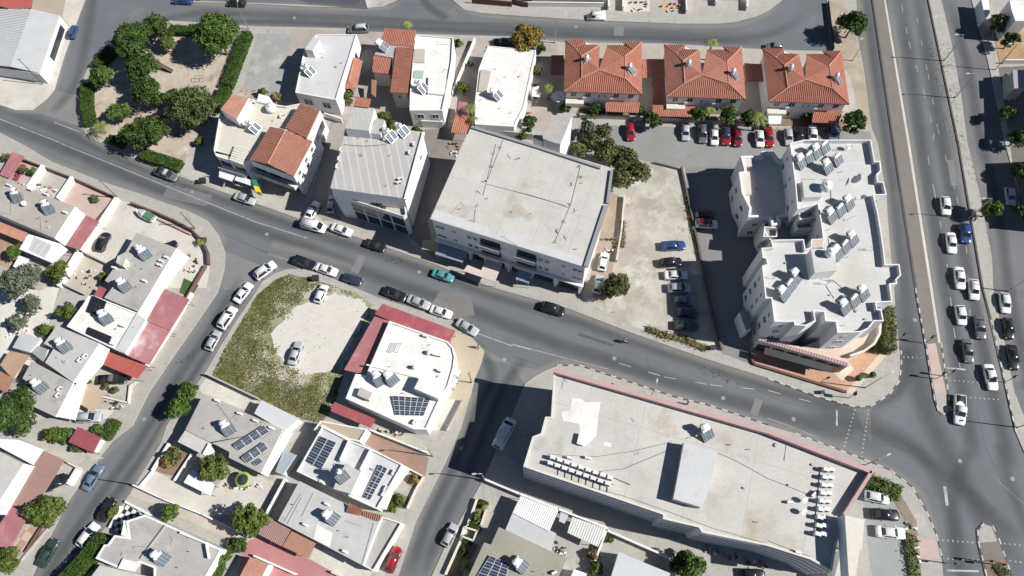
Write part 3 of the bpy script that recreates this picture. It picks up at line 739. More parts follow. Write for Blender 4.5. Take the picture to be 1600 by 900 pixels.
def dish(px, py, z, label, r=.45, az=-60):
    g = G(px, py, z); e = empty('satellite_dish', (g.x, g.y, z), label, 'satellite dish', None, math.radians(az)); mb = MB(); n = 14; ax = Vector((.72, 0, .69)); a = Vector((0, 1, 0)); u = a.cross(ax); c = Vector((0, 0, .9))
    R_ = []
    for ring, (q, dd) in enumerate(((.02, 0), (.55, .03), (1, .1))):
        R_.append(len(mb.v))
        for k in range(n): t = 2 * math.pi * k / n; mb.v.append(tuple(c + (a * math.cos(t) + u * math.sin(t)) * r * q + ax * r * dd * 1.6))
    for i in range(2):
        for k in range(n): j = (k + 1) % n; mb.f.append((R_[i] + k, R_[i] + j, R_[i + 1] + j, R_[i + 1] + k)); mb.m.append(0)
    link('reflector', mb.mesh('reflector', TANKW), e); link('mast', MB().tube([(-.1, 0, 0), (-.1, 0, .85), c], .03, 6).mesh('mast', METAL), e); link('feed_arm', MB().tube([c - u * r, c + ax * r * 1.1], .015, 5).tube([c + ax * r, c + ax * r * 1.2], .05, 6).mesh('feed_arm', DARKM), e); return e

def aerial(px, py, z, label, h=2.2, az=0, group=None):
    g = G(px, py, z); e = empty('tv_aerial', (g.x, g.y, z), label, 'aerial', group, math.radians(az)); link('mast', MB().tube([(0, 0, 0), (0, 0, h)], .035, 6).mesh('mast', DARKM), e)
    m = MB().tube([(-.7, 0, h - .1), (.7, 0, h - .1)], .025, 5)
    for k in range(6): x = -.6 + k * .24; m.tube([(x, -.35, h - .1), (x, .35, h - .1)], .018, 5)
    link('boom', m.mesh('boom', DARKM), e); return e

# ---------------------------------------------------------------- street furniture
def lamp(px, py, h, label, arm=1.2, az=0, kind='metal', group='street lamps'):
    g = G(px, py, .1); e = empty('street_lamp', (g.x, g.y, .1), label, 'street lamp', group, math.radians(az)); m = METAL if kind == 'metal' else TRUNK
    link('base', MB().tube([(0, 0, 0), (0, 0, .4)], .14, 8).mesh('base', METAL), e)
    link('pole', MB().tube([(0, 0, 0), (0, 0, h * .6), (0, 0, h)], [.11, .09, .065], 8).mesh('pole', m), e)
    if arm:
        link('arm', MB().tube([(0, 0, h - .1), (arm * .5, 0, h + .12), (arm, 0, h + .18)], .045, 6).mesh('arm', m), e)
        link('lamp_head', MB().box((arm + .25, 0, h + .16), (.7, .26, .13)).mesh('lamp_head', GREYM), e)
    else: link('insulator', MB().tube([(-.4, 0, h - .2), (.4, 0, h - .2)], .05, 6).mesh('insulator', m), e)
    return e

def traffic_light(px, py, label, h=3.4, az=0, arm=0):
    g = G(px, py, .1); e = empty('traffic_light', (g.x, g.y, .1), label, 'traffic light', 'traffic lights at the crossroads', math.radians(az))
    link('pole', MB().tube([(0, 0, 0), (0, 0, h)], .08, 8).mesh('pole', GREYM), e)
    link('signal_box', MB().box((.14, 0, h - .35), (.24, .34, 1.0)).mesh('signal_box', DARKM), e); link('backboard', MB().box((.05, 0, h - .35), (.03, .62, 1.25)).mesh('backboard', BLACK), e)
    for k, mt in enumerate(('tail_glass', 'kerb_concrete', 'leaf_dark')): link('lens', MB().tube([(.26, 0, h - .05 - k * .3), (.31, 0, h - .05 - k * .3)], .11, 10).mesh('lens', MATS[mt]), e)
    return e

def skin_figure(name, verts, edges, radii, mat_of, parent, root=0):
    me = bpy.data.meshes.new(name); me.from_pydata(verts, edges, []); o = link(name, me, parent)
    sk = o.modifiers.new('skin', 'SKIN'); ss = o.modifiers.new('sub', 'SUBSURF'); ss.levels = ss.render_levels = 2
    for i, r in enumerate(radii): me.skin_vertices[0].data[i].radius = (r, r)
    me.skin_vertices[0].data[root].use_root = True; sk.use_smooth_shade = True
    me.materials.append(mat_of); return o

def person(px, py, label, az=0, shirt=(.05, .06, .09), pants=(.03, .03, .04), z=.12, sitting=False, group=None):
    g = G(px, py, z); e = empty('person', (g.x, g.y, z), label, 'person', group, math.radians(az)); skin = gloss('skin', (.42, .26, .18), .6); sm = gloss('shirt_%d' % int(sum(shirt) * 1000), shirt, .8); pm = gloss('trousers_%d' % int(sum(pants) * 1000), pants, .8); hair = gloss('hair', (.02, .015, .01), .7)
    if sitting:
        V = [(0, 0, .82), (.02, 0, 1.05), (.06, 0, 1.3), (.08, 0, 1.42), (.1, 0, 1.52), (.11, 0, 1.66), (.07, .2, 1.33), (.25, .27, 1.1), (.52, .24, 1.05), (.07, -.2, 1.33), (.25, -.27, 1.1), (.52, -.24, 1.05),
             (.02, .11, .8), (.42, .16, .72), (.35, .16, .34), (.48, .16, .3), (.02, -.11, .8), (.42, -.16, .72), (.35, -.16, .34), (.48, -.16, .3)]
    else:
        V = [(0, 0, .95), (.01, 0, 1.15), (.02, 0, 1.35), (.02, 0, 1.46), (.03, 0, 1.55), (.04, 0, 1.70), (0, .19, 1.40), (-.06, .25, 1.13), (.05, .27, .88), (0, -.19, 1.40), (.05, -.25, 1.13), (.2, -.26, .92),
             (0, .10, .92), (.13, .11, .5), (.16, .11, .06), (.3, .12, .035), (0, -.10, .92), (-.03, -.11, .5), (-.2, -.11, .1), (-.08, -.12, .035)]
    E = [(0, 1), (1, 2), (2, 3), (3, 4), (4, 5), (2, 6), (6, 7), (7, 8), (2, 9), (9, 10), (10, 11), (0, 12), (12, 13), (13, 14), (14, 15), (0, 16), (16, 17), (17, 18), (18, 19)]
    Rr = [.15, .14, .16, .07, .075, .10, .075, .055, .04, .075, .055, .04, .11, .075, .05, .05, .11, .075, .05, .05]
    skin_figure('body', V, E, Rr, sm, e)
    hd = V[5]; link('hair', MB().tube([(hd[0] - .02, hd[1], hd[2] - .02), (hd[0] - .02, hd[1], hd[2] + .05), (hd[0] - .02, hd[1], hd[2] + .11)], [.115, .11, .04], 10).mesh('hair', hair, smooth=True), e)
    for k in (8, 11):
        c = Vector(V[k]); hm = MB().box(c + Vector((.03, 0, -.03)), (.06, .03, .1))
        for f_ in range(4): hm.bar(c + Vector((.01 + f_ * .018, 0, -.08)), c + Vector((.015 + f_ * .018, 0, -.16 + abs(f_ - 1.5) * .012)), .014, .016)
        hm.bar(c + Vector((.06, 0, -.03)), c + Vector((.1, 0, -.09)), .016, .016); link('hand', hm.mesh('hand', skin), e)
    lg = MB()
    for ks in ((12, 13, 14), (16, 17, 18)): lg.tube([V[k] for k in ks], [.125, .09, .07], 8)
    link('trousers', lg.mesh('trousers', pm, smooth=True), e); return e

def scooter(px, py, ang, label):
    g = G(px, py, .5); d = G(px + 8 * math.cos(math.radians(ang)), py - 8 * math.sin(math.radians(ang)), .5) - g; e = empty('motor_scooter', (g.x, g.y, .012), label, 'scooter', None, math.atan2(d.y, d.x))
    pm = gloss('car_paint_slate', PAINTS['slate'], .22, 0, .5, .6)
    for x in (.62, -.58):
        link('wheel', MB().tube([(x, -.06, .27), (x, .06, .27)], .27, 14).mesh('wheel', BLACK), e)
    link('body', MB().tube([(.45, 0, .75), (.35, 0, .35), (.05, 0, .28), (-.25, 0, .5), (-.75, 0, .68)], [.14, .12, .16, .17, .09], 8).mesh('body', pm, smooth=True), e)
    link('seat', MB().tube([(.02, 0, .74), (-.3, 0, .8), (-.68, 0, .84)], [.1, .15, .11], 8).mesh('seat', BLACK, smooth=True), e)
    link('handlebar', MB().tube([(.36, -.33, 1.0), (.46, 0, .98), (.36, .33, 1.0)], .025, 6).mesh('handlebar', DARKM), e); link('fork', MB().tube([(.46, 0, .98), (.62, 0, .27)], .04, 6).mesh('fork', DARKM), e)
    link('headlight', MB().box((.5, 0, .86), (.08, .18, .14)).mesh('headlight', HEADL), e); return e

def bin_(px, py, label, col=DARKM, z=.12, s=1.0, name='waste_bin', cat='bin', group=None):
    g = G(px, py, z); e = empty(name, (g.x, g.y, z), label, cat, group); b = MB()
    b.hexa([(-.5, -.4, .15), (.5, -.4, .15), (.5, .4, .15), (-.5, .4, .15), (-.65, -.5, 1.1), (.65, -.5, 1.1), (.65, .5, 1.1), (-.65, .5, 1.1)]); link('tub', b.mesh('tub', col), e)
    link('lid', MB().hexa([(-.68, -.53, 1.1), (.68, -.53, 1.1), (.68, .53, 1.1), (-.68, .53, 1.1), (-.6, -.3, 1.3), (.6, -.3, 1.3), (.6, .3, 1.3), (-.6, .3, 1.3)]).mesh('lid', col), e)
    for x in (-.4, .4):
        for y in (-.3, .3): link('wheel', MB().tube([(x - .04, y, .1), (x + .04, y, .1)], .1, 8).mesh('wheel', BLACK), e)
    e.scale = (s, s, s); return e
# ================================================================ THE SETTING
g0 = MB().poly([(-900, -500, -.06), (900, -500, -.06), (900, 1500, -.06), (-900, 1500, -.06)]).build('ground', EARTH); g0['kind'] = 'structure'
rd = MB().poly(W('p -120,-90 1780,-90 1780,1010 -120,1010', 0)).build('road', ASPH_OLD); rd['kind'] = 'structure'

def lane_mat(name, s0, s1, col, stops):
    """asphalt worn across the lane: s0 and s1 are two opposite points of the carriageway edges"""
    a, b = W(s0)[0], W(s1)[0]; d = b - a
    return lambda along: None
def carriageway(name, s, wid, along, col, stops, z=.004):
    w = W(s, z); a, b = W(along)
    d = (b - a).normalized(); nrm = Vector((-d.y, d.x, 0)); off = a.dot(nrm)
    m = surf('worn_asphalt', (.142, .150, .160), .08, .10, .12, 4, .9, .2, stain=[((.125, .130, .138), .08, .5, .7), ((.195, .198, .198), .15, .6, .78), ((.09, .092, .097), .8, .70, .80)])
    if area2(w) < 0: w.reverse()
    o = MB().poly(w).build(name, m); o['kind'] = 'structure'; return o
# main diagonal street, from the left border to the crossroads (along = its lower kerb, left to right)
carriageway('main_street', 'p -60,182 -60,140 25,176 60,176 120,196 140,217 225,256 325,293 400,318 500,352 640,398 762,444 885,482 1000,524 1107,562 1200,592 1280,621 1335,640 1360,690 1340,714 1242,677 1110,636 915,575 870,572 850,580 800,570 757,545 725,522 592,466 505,430 450,420 400,412 352,392 325,346 295,331 217,303 80,253 -60,190',
    14.5, 'p 0,206 1110,640', (.150, .154, .160), [(0, 1.5), (.1, 1.1), (.24, .74), (.37, .98), (.5, 1.1), (.6, .84), (.74, .72), (.88, 1.1), (1, 1.5)])
carriageway('south_carriageway', 'p 1340,-60 1345,0 1350,62 1366,200 1376,250 1390,375 1398,470 1406,550 1404,600 1392,640 1465,645 1447,545 1430,450 1395,225 1362,0 1354,-60', 6.6, 'p 1368,225 1404,500',
    (.15, .153, .158), [(0, 1.5), (.12, 1.15), (.3, .66), (.5, .60), (.68, .78), (.85, .95), (1, 1.3)])
carriageway('north_carriageway', 'p 1376,-60 1384,0 1422,225 1456,450 1485,645 1502,700 1640,820 1600,700 1587,675 1535,450 1497,225 1450,0 1438,-60', 8.6, 'p 1426,225 1483,620',
    (.162, .166, .172), [(0, 1.25), (.12, .95), (.25, .66), (.4, .76), (.52, 1.0), (.66, .70), (.8, .74), (.92, 1.0), (1, 1.4)])
carriageway('crossroads', 'p 1395,616 1465,646 1486,647 1505,700 1600,790 1640,840 1660,960 1580,960 1580,900 1560,840 1550,820 1537,816 1526,827 1527,845 1540,900 1545,960 1478,960 1475,900 1462,835 1447,800 1425,762 1390,735 1340,714 1362,688 1360,640', 40, 'p 1475,900 1600,830',
    (.150, .154, .160), [(0, 1.05), (.25, .94), (.5, 1.02), (.75, .92), (1, 1.05)], z=.005)
carriageway('side_street', 'p 342,450 397,460 345,540 307,600 260,665 215,750 160,830 97,900 60,960 20,960 54,892 107,782 175,690 232,615 300,515', 6.5, 'p 340,457 54,892',
    (.205, .205, .202), [(0, 1.5), (.2, 1.05), (.42, .70), (.56, .92), (.72, .72), (.9, 1.05), (1, 1.4)])
carriageway('cross_street', 'p 757,560 742,592 717,675 695,725 650,815 622,900 600,960 650,960 672,905 720,810 752,755 800,650 820,600 800,570', 8.2, 'p 742,592 622,900',
    (.195, .196, .197), [(0, 1.45), (.2, 1.05), (.4, .78), (.55, .95), (.72, .78), (1, 1.3)])
carriageway('top_street', 'p 135,0 100,88 85,140 122,150 140,102 162,72 200,52 265,34 400,42 590,52 800,58 1040,69 1195,78 1295,80 1290,-40 1225,-10 1200,17 1150,34 1120,37 912,31 750,20 725,15 707,0 700,-40 622,-40 597,10 475,10 400,6 270,2 240,-40 150,-40', 8.5, 'p 400,42 1195,78',
    (.168, .17, .172), [(0, 1.4), (.18, 1.0), (.36, .72), (.52, .95), (.68, .74), (.85, 1.0), (1, 1.4)], z=.003)

def tyre_track(s, width, col, strength, z=.0085, name='wheel_track'):
    """worn or dusty band on the asphalt that fades out at its edges and ends"""
    w = W(s, z); pts = []
    for i in range(len(w) - 1):
        p0, p1, p2, p3 = w[max(i - 1, 0)], w[i], w[i + 1], w[min(i + 2, len(w) - 1)]
        for k in range(6):
            t = k / 6; pts.append(.5 * ((2 * p1) + (p2 - p0) * t + (2 * p0 - 5 * p1 + 4 * p2 - p3) * t * t + (3 * p1 - p0 - 3 * p2 + p3) * t ** 3))
    pts.append(w[-1]); me = bpy.data.meshes.new(name); V = []; F = []; n = len(pts)
    for i, p in enumerate(pts):
        d = (pts[min(i + 1, n - 1)] - pts[max(i - 1, 0)]).normalized(); nn = Vector((-d.y, d.x, 0)) * width / 2
        V += [tuple(p - nn), tuple(p + nn)]
    for i in range(n - 1): F.append((2 * i, 2 * i + 2, 2 * i + 3, 2 * i + 1))
    me.from_pydata(V, [], F); uv = me.uv_layers.new(name='uv')
    for pl in me.polygons:
        for li, vi in zip(pl.loop_indices, pl.vertices): uv.data[li].uv = (vi % 2, (vi // 2) / (n - 1))
    key = 'track_%s_%.2f' % ('_'.join('%02d' % (c * 100) for c in col), strength)
    if key not in MATS:
        m, nd, l, b = nodes_of(key); MATS[key] = m; b.inputs['Base Color'].default_value = (*col, 1); b.inputs['Roughness'].default_value = .9
        tr = nd.new('ShaderNodeBsdfTransparent'); mx = nd.new('ShaderNodeMixShader'); uvn = nd.new('ShaderNodeUVMap'); sp = nd.new('ShaderNodeSeparateXYZ'); l.new(uvn.outputs[0], sp.inputs[0])
        def mth(op, a, c_=None):
            q = nd.new('ShaderNodeMath'); q.operation = op
            for k_, v_ in enumerate((a, c_)):
                if v_ is None: continue
                if isinstance(v_, (int, float)): q.inputs[k_].default_value = v_
                else: l.new(v_, q.inputs[k_])
            return q.outputs[0]
        def tent(o_, gain): return mth('MINIMUM', 1.0, mth('MULTIPLY', gain, mth('SUBTRACT', 1.0, mth('ABSOLUTE', mth('SUBTRACT', mth('MULTIPLY', o_, 2.0), 1.0)))))
        g = nd.new('ShaderNodeNewGeometry'); nz = nd.new('ShaderNodeTexNoise'); nz.inputs['Scale'].default_value = .35; nz.inputs['Detail'].default_value = 6; nz.inputs['Roughness'].default_value = .65; l.new(g.outputs['Position'], nz.inputs['Vector'])
        rp = ramp(nd, [(.25, .65), (.7, 1.0)]); l.new(nz.outputs['Fac'], rp.inputs[0])
        f = mth('MULTIPLY', mth('MULTIPLY', tent(sp.outputs[0], 1.25), tent(sp.outputs[1], 5.0)), mth('MULTIPLY', rp.outputs[0], strength))
        l.new(f, mx.inputs[0]); l.new(tr.outputs[0], mx.inputs[1]); l.new(b.outputs[0], mx.inputs[2]); l.new(mx.outputs[0], nd['Material Output'].inputs['Surface'])
    me.materials.append(MATS[key]); o = link(name, me); o['kind'] = 'structure'; return o
DK, DU = (.075, .078, .084), (.34, .325, .295); _tz = .0082
for s, wd in (('p -60,170 60,215 150,253 300,318 400,358 500,396 600,436 720,478 850,530 1000,580 1150,628 1300,672 1400,705', 3.6), ('p -60,150 60,190 200,250 330,302 450,348 600,398 760,455 900,500 1060,555 1200,602 1300,632 1380,655', 3.6),
        ('p 1346,-40 1358,60 1380,225 1396,330 1412,450 1424,545 1440,620 1475,700 1530,800 1600,900', 5.2), ('p 1402,-40 1440,225 1470,400 1490,520 1508,640 1525,720', 3.6), ('p 1428,-40 1472,225 1507,400 1532,520 1557,640 1585,740', 3.4),
        ('p 1280,645 1380,670 1440,710 1480,780 1500,860 1510,950', 4.0), ('p 1300,622 1370,628 1410,600 1418,540', 3.0), ('p 1250,640 1400,690 1500,760 1600,850', 3.4), ('p 1515,700 1490,780 1495,900', 3.2), ('p 1560,690 1580,760 1610,840', 3.0),
        ('p 380,425 322,525 272,600 217,690 152,780 85,880 60,930', 2.6), ('p 400,430 337,530 287,610 232,700 167,790 105,880', 2.2), ('p 740,530 768,585 745,640 715,715 672,805 640,900', 2.8), ('p 820,560 790,600 765,655 735,730 695,810 660,900', 2.6),
        ('p 150,-30 135,60 118,130 80,178', 3.4), ('p 150,120 200,55 300,22 420,24 600,32 800,44 1000,52 1180,58 1265,20', 3.2), ('p 300,34 420,34 600,42 800,52 1000,60 1200,68', 2.2), ('p 660,-30 665,5 700,30', 3.0), ('p 1485,0 1515,120 1535,230 1560,330 1580,470 1620,640', 3.0)):
    _tz += .00025; tyre_track(s, wd, DK, .42 if s[2:4] != '12' and s[2:4] != '15' else .3, _tz)
for s, wd in (('p -60,192 40,228 80,252 217,301 295,329 325,344 345,366 354,395', 3.0), ('p 128,200 145,218 225,256 325,294 470,345 680,415 762,449 885,484 992,525 1107,565 1200,594 1300,628', 2.4), ('p 480,424 592,468 710,505 740,528', 2.0), ('p 820,596 850,577 905,569 1050,616 1200,661 1340,711 1425,757 1452,800 1475,880', 2.2),
        ('p 1340,-30 1354,100 1377,250 1391,375 1400,470', 2.6), ('p 1386,-20 1425,225 1460,450 1486,630', 2.0), ('p 1446,-20 1494,225 1532,450 1570,620', 2.2), ('p 345,455 303,516 264,571 208,665 150,722 108,782 55,892', 2.6), ('p 395,462 345,541 307,601 260,666 200,777 130,862', 2.4), ('p 742,595 720,670 695,727 650,817 615,910', 2.4),
        ('p 815,605 775,712 752,757 696,857 670,910', 2.0), ('p 165,75 142,104 126,135 121,165 126,200', 2.6), ('p 130,0 100,90 84,142 60,172 0,168', 2.6), ('p 265,36 400,44 590,54 800,61 1040,72 1195,81', 2.2), ('p 620,2 597,13 475,13 400,9 270,5', 2.2), ('p 710,0 750,23 912,34 1120,41 1185,28 1222,2', 2.4),
        ('p 420,380 480,395 560,420', 2.4), ('p 1500,200 1520,260 1545,290', 3.4)):
    _tz += .00025; tyre_track(s, wd, DU, .5, _tz, 'dusty_margin')

# pavements and plots (raised a kerb's height)
slab('pavement_corner_plot', 'p -60,-60 140,-60 132,0 100,88 85,140 72,155 50,172 25,172 -60,145', .13, CONCW, side=KERB)
slab('pavement_north_block', 'p 162,72 140,102 126,130 122,155 122,185 128,200 140,215 225,255 325,292 400,318 470,343 565,373 680,413 762,447 885,481 992,522 1107,562 1200,591 1280,620 1335,635 1360,634 1390,615 1404,595 1407,570 1406,550 1400,495 1397,450 1390,375 1385,307 1372,225 1362,200 1350,110 1341,62 1338,0 1334,-40 1290,-40 1292,5 1301,80 1195,77 1040,68 880,66 800,57 590,51 540,44 400,41 265,32 200,50', .13, PAVE, side=KERB)
slab('pavement_top_left', 'p 240,-60 270,2 400,6 475,10 575,12 597,10 620,0 624,-60', .13, PAVE, side=KERB)
slab('pavement_top_right', 'p 690,-60 707,0 725,15 750,20 800,24 912,31 1062,37 1120,37 1150,34 1182,25 1200,17 1222,0 1240,-60', .13, PAVE, side=KERB)
slab('pavement_west_block', 'p -80,185 0,207 40,228 80,252 160,284 217,302 295,330 325,345 342,367 352,395 350,422 340,457 300,515 262,570 232,615 207,665 175,690 150,722 107,782 82,830 54,892 20,960 -100,960', .13, PAVE, side=KERB)
slab('pavement_middle_block', 'p 397,460 410,440 430,427 450,420 475,420 505,429 592,465 710,502 735,525 757,548 752,567 742,592 720,670 695,725 650,815 622,900 598,960 58,960 97,900 125,865 160,830 197,780 215,750 252,690 260,665 307,600 322,580 345,540 370,500', .13, PAVE, side=KERB)
slab('pavement_south_block', 'p 820,600 832,590 850,580 870,572 905,572 1005,605 1050,620 1110,635 1200,665 1242,677 1282,690 1340,715 1390,735 1425,762 1447,800 1462,835 1472,875 1476,960 640,960 672,905 695,855 720,810 752,755 775,710 800,650', .13, PAVE, side=KERB)
slab('median_strip', 'p 1354,-60 1362,0 1395,225 1430,450 1447,545 1460,625 1465,642 1472,648 1485,645 1457,450 1422,225 1384,0 1374,-60', .14, MEDIAN, side=KERB)
slab('median_nose', 'p 1526,827 1537,816 1550,820 1560,840 1580,900 1592,960 1552,960 1540,900 1527,845', .14, MEDIAN, side=KERB)
slab('pavement_service_strip', 'p 1438,-60 1450,0 1497,225 1535,450 1587,675 1600,705 1640,790 1640,720 1600,650 1585,612 1570,537 1552,450 1550,400 1532,307 1512,225 1502,150 1487,67 1471,0 1458,-60', .13, PAVE, side=KERB)
slab('pavement_east_block', 'p 1502,-60 1518,0 1535,60 1548,115 1560,170 1572,230 1592,300 1620,380 1760,380 1760,-60', .13, PAVE, side=KERB)
# carriageway service road and parking asphalt
patch('service_road', 'p 1458,-60 1471,0 1487,67 1502,150 1512,225 1532,307 1550,400 1552,450 1570,537 1585,612 1600,650 1660,760 1740,760 1700,380 1620,380 1592,300 1572,230 1560,170 1548,115 1535,60 1518,0 1502,-60', ASPH, z=.004)
# median surfacing
patch('median_paving', 'p 1448,538 1462,536 1478,612 1461,616', PINKP, .142)
patch('median_tip', 'p 1461,616 1478,612 1483,644 1473,646 1466,640', PAVE, .142)
patch('median_edge_strip', 'p 1381,0 1384,0 1422,225 1457,450 1470,536 1466,536 1453,450 1418,225', CONCW, .142)
patch('median_nose_paving', 'p 1529,830 1537,819 1549,823 1558,846 1530,848', PAVE, .142)
patch('median_nose_soil', 'p 1537,876 1572,874 1580,904 1546,904', SOIL, .142)
# park
patch('park_earth', 'p 165,82 215,62 265,44 375,44 385,52 340,165 332,182 300,225 285,262 225,246 170,225 137,205 130,178 128,150 133,128', EARTH)
patch('gravel_path', 'p 385,48 402,44 372,150 350,166 336,182', PAVE)
patch('vacant_lot', 'p 402,52 488,54 470,90 452,170 420,172 380,140', surf('lot_asphalt_worn', (.30, .305, .295), .12, .3, .12, 3, .95, .2, stain=[((.44, .41, .35), .2, .5, .66), ((.24, .26, .255), .3, .6, .72)]))
patch('rubble_edge', 'p 376,138 452,150 440,182 360,176', EARTH)
patch('shop_forecourt', 'p 255,262 330,232 345,285 470,318 520,338 505,352 400,318', CONC)
# yards of the upper row
patch('row_yard', 'p 455,45 600,50 720,60 870,66 872,140 850,215 700,205 600,190 520,180 440,175', surf('row_yard_paving', (.36, .32, .28), .14, .3, .1, 4, .9, .1))
patch('duplex_yard', 'p 872,66 1040,70 1195,78 1300,84 1336,150 1330,196 1200,192 1000,186 900,176 872,150', surf('duplex_yard_paving', (.40, .36, .31), .12, .3, .1, 4, .9, .1))
patch('planting_strip', 'p 900,176 1000,188 1200,196 1330,200 1330,190 1200,184 1000,178 905,168', SOIL, .16)
patch('verge_strip', 'p 1293,2 1318,0 1338,62 1352,130 1362,196 1346,190 1330,120 1302,82', surf('verge_dirt', (.36, .30, .23), .2, .3, .2, 4, .95, .3))
patch('alley_paving', 'p 640,205 735,195 690,300 668,345 680,405 640,370 655,300', surf('alley_paving', (.22, .2, .185), .15, .3, .15, 4, .9, .1))
patch('alley_west', 'p 520,180 545,190 520,270 512,300 535,345 505,345 480,320 500,262', surf('alley_west_paving', (.30, .28, .25), .15, .3, .15, 4, .9, .1))
# parking north of the flats
patch('rear_parking', 'p 905,195 1330,203 1360,206 1368,260 1150,262 1070,262 1010,252 960,240 900,220', surf('parking_asphalt', (.25, .247, .24), .08, .2, .1, 4, .9, .1, stain=((.18, .18, .18), .3, .6, .75)))
patch('flats_lane', 'p 1070,262 1180,258 1230,330 1190,420 1160,470 1172,540 1175,570 1128,552 1108,470 1085,360', surf('lane_asphalt', (.22, .218, .212), .08, .2, .1, 4, .9, .1), .132)
patch('gravel_parking', 'p 1000,255 1064,262 1085,360 1108,470 1127,548 1050,532 985,508 930,480 950,420 968,330 980,300', GRAVEL)
patch('side_yard', 'p 950,300 975,308 962,380 955,440 945,475 915,462 935,380', surf('side_yard_soil', (.33, .26, .20), .16, .4, .15, 4, .95, .2))
# flats forecourt
patch('terracotta_forecourt', 'a3 165,440 205,545 1000,790 1350,400 1290,330 700,380', ORANGEP)
patch('cream_paving_band', 'a3 1000,790 1060,800 1390,430 1350,395', surf('cream_band', (.56, .47, .36), .06, .4, .06, 4, .9))
patch('cream_paving_apron', 'a3 870,600 965,690 1075,590 1000,500', surf('cream_apron', (.56, .50, .42), .06, .4, .06, 4, .9), .15)
# middle block
patch('waste_lot', 'p 402,462 430,438 452,428 500,440 556,458 585,478 540,575 520,640 500,662 470,655 330,590 350,548', surf('waste_soil', (.46, .43, .36), .12, .3, .2, 4, .95, .4, stain=[((.22, .225, .09), .13, .42, .58), ((.15, .165, .06), .5, .56, .70)]))
_rg = random.Random(3); _cl = []
_k = K('Z10 220,130 380,60 520,40 640,70 700,130 640,280 540,420 460,520 330,545 220,510 120,400 90,290')
for _i in range(len(_k)):
    (x0, y0), (x1, y1) = _k[_i], _k[(_i + 1) % len(_k)]
    for _t in range(8): _cl.append((x0 + (x1 - x0) * _t / 8 + _rg.gauss(0, 1.6), y0 + (y1 - y0) * _t / 8 + _rg.gauss(0, 1.4)))
patch('gravel_clearing', _cl, CLEAR, .165)
patch('cafe_pavement', 'p 700,515 735,528 757,550 752,567 742,592 735,620 715,660 690,640 712,560', surf('cafe_paving', (.46, .39, .29), .08, .3, .08, 4, .9, .1))
patch('beige_yard', 'cA 560,60 1110,300 1000,425 520,235 460,185', CONCW)
patch('house_yard', 'cB 260,430 480,540 860,700 1000,500 1400,500 1520,560 1380,900 800,900 100,600', CONCW)
patch('house_garden', 'cB 440,150 640,260 500,500 280,440', SOIL, .16)
patch('drive_strip', 'cB 60,600 800,890 1300,1150 1150,1200 250,780 20,700', surf('drive_strip', (.46, .41, .35), .14, .3, .1, 4, .9, .1), .14)
patch('pink_court', 'cD -100,560 0,480 290,600 540,720 800,860 880,920 500,1000 -200,900', surf('pink_court', (.42, .19, .19), .08, .3, .1, 4, .85))
patch('pale_court', 'cD 620,590 760,640 1110,790 1220,850 1150,960 880,900 550,715', CONCW)
patch('brown_court', 'cC 1000,100 1600,370 1560,570 1400,500 1330,440 930,220', surf('brown_court', (.30, .195, .155), .1, .3, .1, 4, .9, .1))
patch('cafe_yard', 'cC 1050,30 1500,160 1600,290 1000,90', surf('cafe_yard', (.42, .40, .34), .12, .3, .1, 4, .9))
patch('front_garden', 'cC 1230,710 1400,780 1340,900 1180,880', SOIL, .15)
patch('front_garden_bed', 'cC 1420,525 1530,575 1470,690 1370,640', SOIL, .15)
# west block
patch('west_yard_red', 'cF 250,130 480,225 330,450 90,345', surf('west_yard_red', (.44, .37, .33), .14, .3, .12, 4, .9, .1))
patch('west_yard_pale', 'cF 500,235 770,345 630,560 340,440', CONC)
patch('west_yard_pink', 'cF 800,345 1225,545 1030,780 890,700 650,565', PINKP)
patch('west_drive', 'Z5 745,350 830,370 1210,545 1310,700 1310,780 1290,900 1000,900 900,600 700,760 520,690', CONCW)
patch('west_yard_rear', 'cG 320,340 600,470 400,740 110,640', surf('west_rear_yard', (.47, .42, .35), .14, .3, .12, 4, .9, .1))
patch('west_far_left', 'cH 0,230 350,380 330,560 300,700 200,800 0,740', surf('west_soil', (.36, .25, .16), .18, .3, .15, 4, .95, .2))
patch('west_lane', 'p 0,430 60,455 95,440 60,560 0,610', surf('west_lane_pale', (.60, .57, .51), .1, .3, .1, 4, .95, .2))
patch('west_shed_yard', 'p 95,455 145,462 110,510 62,520', surf('west_shed_yard', (.40, .385, .36), .1, .3, .1, 4, .9))
patch('artificial_lawn', 'cG 1275,580 1420,650 1340,770 1230,720', surf('lawn_green', (.055, .11, .03), .14, 1, .2, 6, .95, .3), .16)
patch('drive_concrete', 'dB 1020,640 1400,760 1390,900 dC 1080,200 1260,270 1000,240 880,60', CONC)
patch('low_drive', 'dC 180,540 440,600 700,690 960,800 1090,840 780,900 200,620', CONC)
patch('front_drive', 'dC 780,310 1050,330 1200,330 1110,430 780,470', CONCW)
patch('patio_grey', 'dD 790,250 1010,350 860,640 620,590', CONC)
def checker(name, a, b, sc, ang):
    m, n, l, bs = nodes_of(name); g = n.new('ShaderNodeNewGeometry'); mp = n.new('ShaderNodeMapping'); mp.inputs['Rotation'].default_value = (0, 0, ang); t = n.new('ShaderNodeTexChecker')
    t.inputs['Scale'].default_value = sc; t.inputs['Color1'].default_value = (*a, 1); t.inputs['Color2'].default_value = (*b, 1)
    mp.inputs['Location'].default_value = (0, 0, .31); l.new(g.outputs['Position'], mp.inputs['Vector']); l.new(mp.outputs[0], t.inputs['Vector']); l.new(t.outputs['Color'], bs.inputs['Base Color']); bs.inputs['Roughness'].default_value = .7; return m
patch('checker_patio', 'dE 360,230 545,290 280,640 140,560', checker('checker_pink', (.50, .40, .31), (.40, .25, .20), .72, .55))
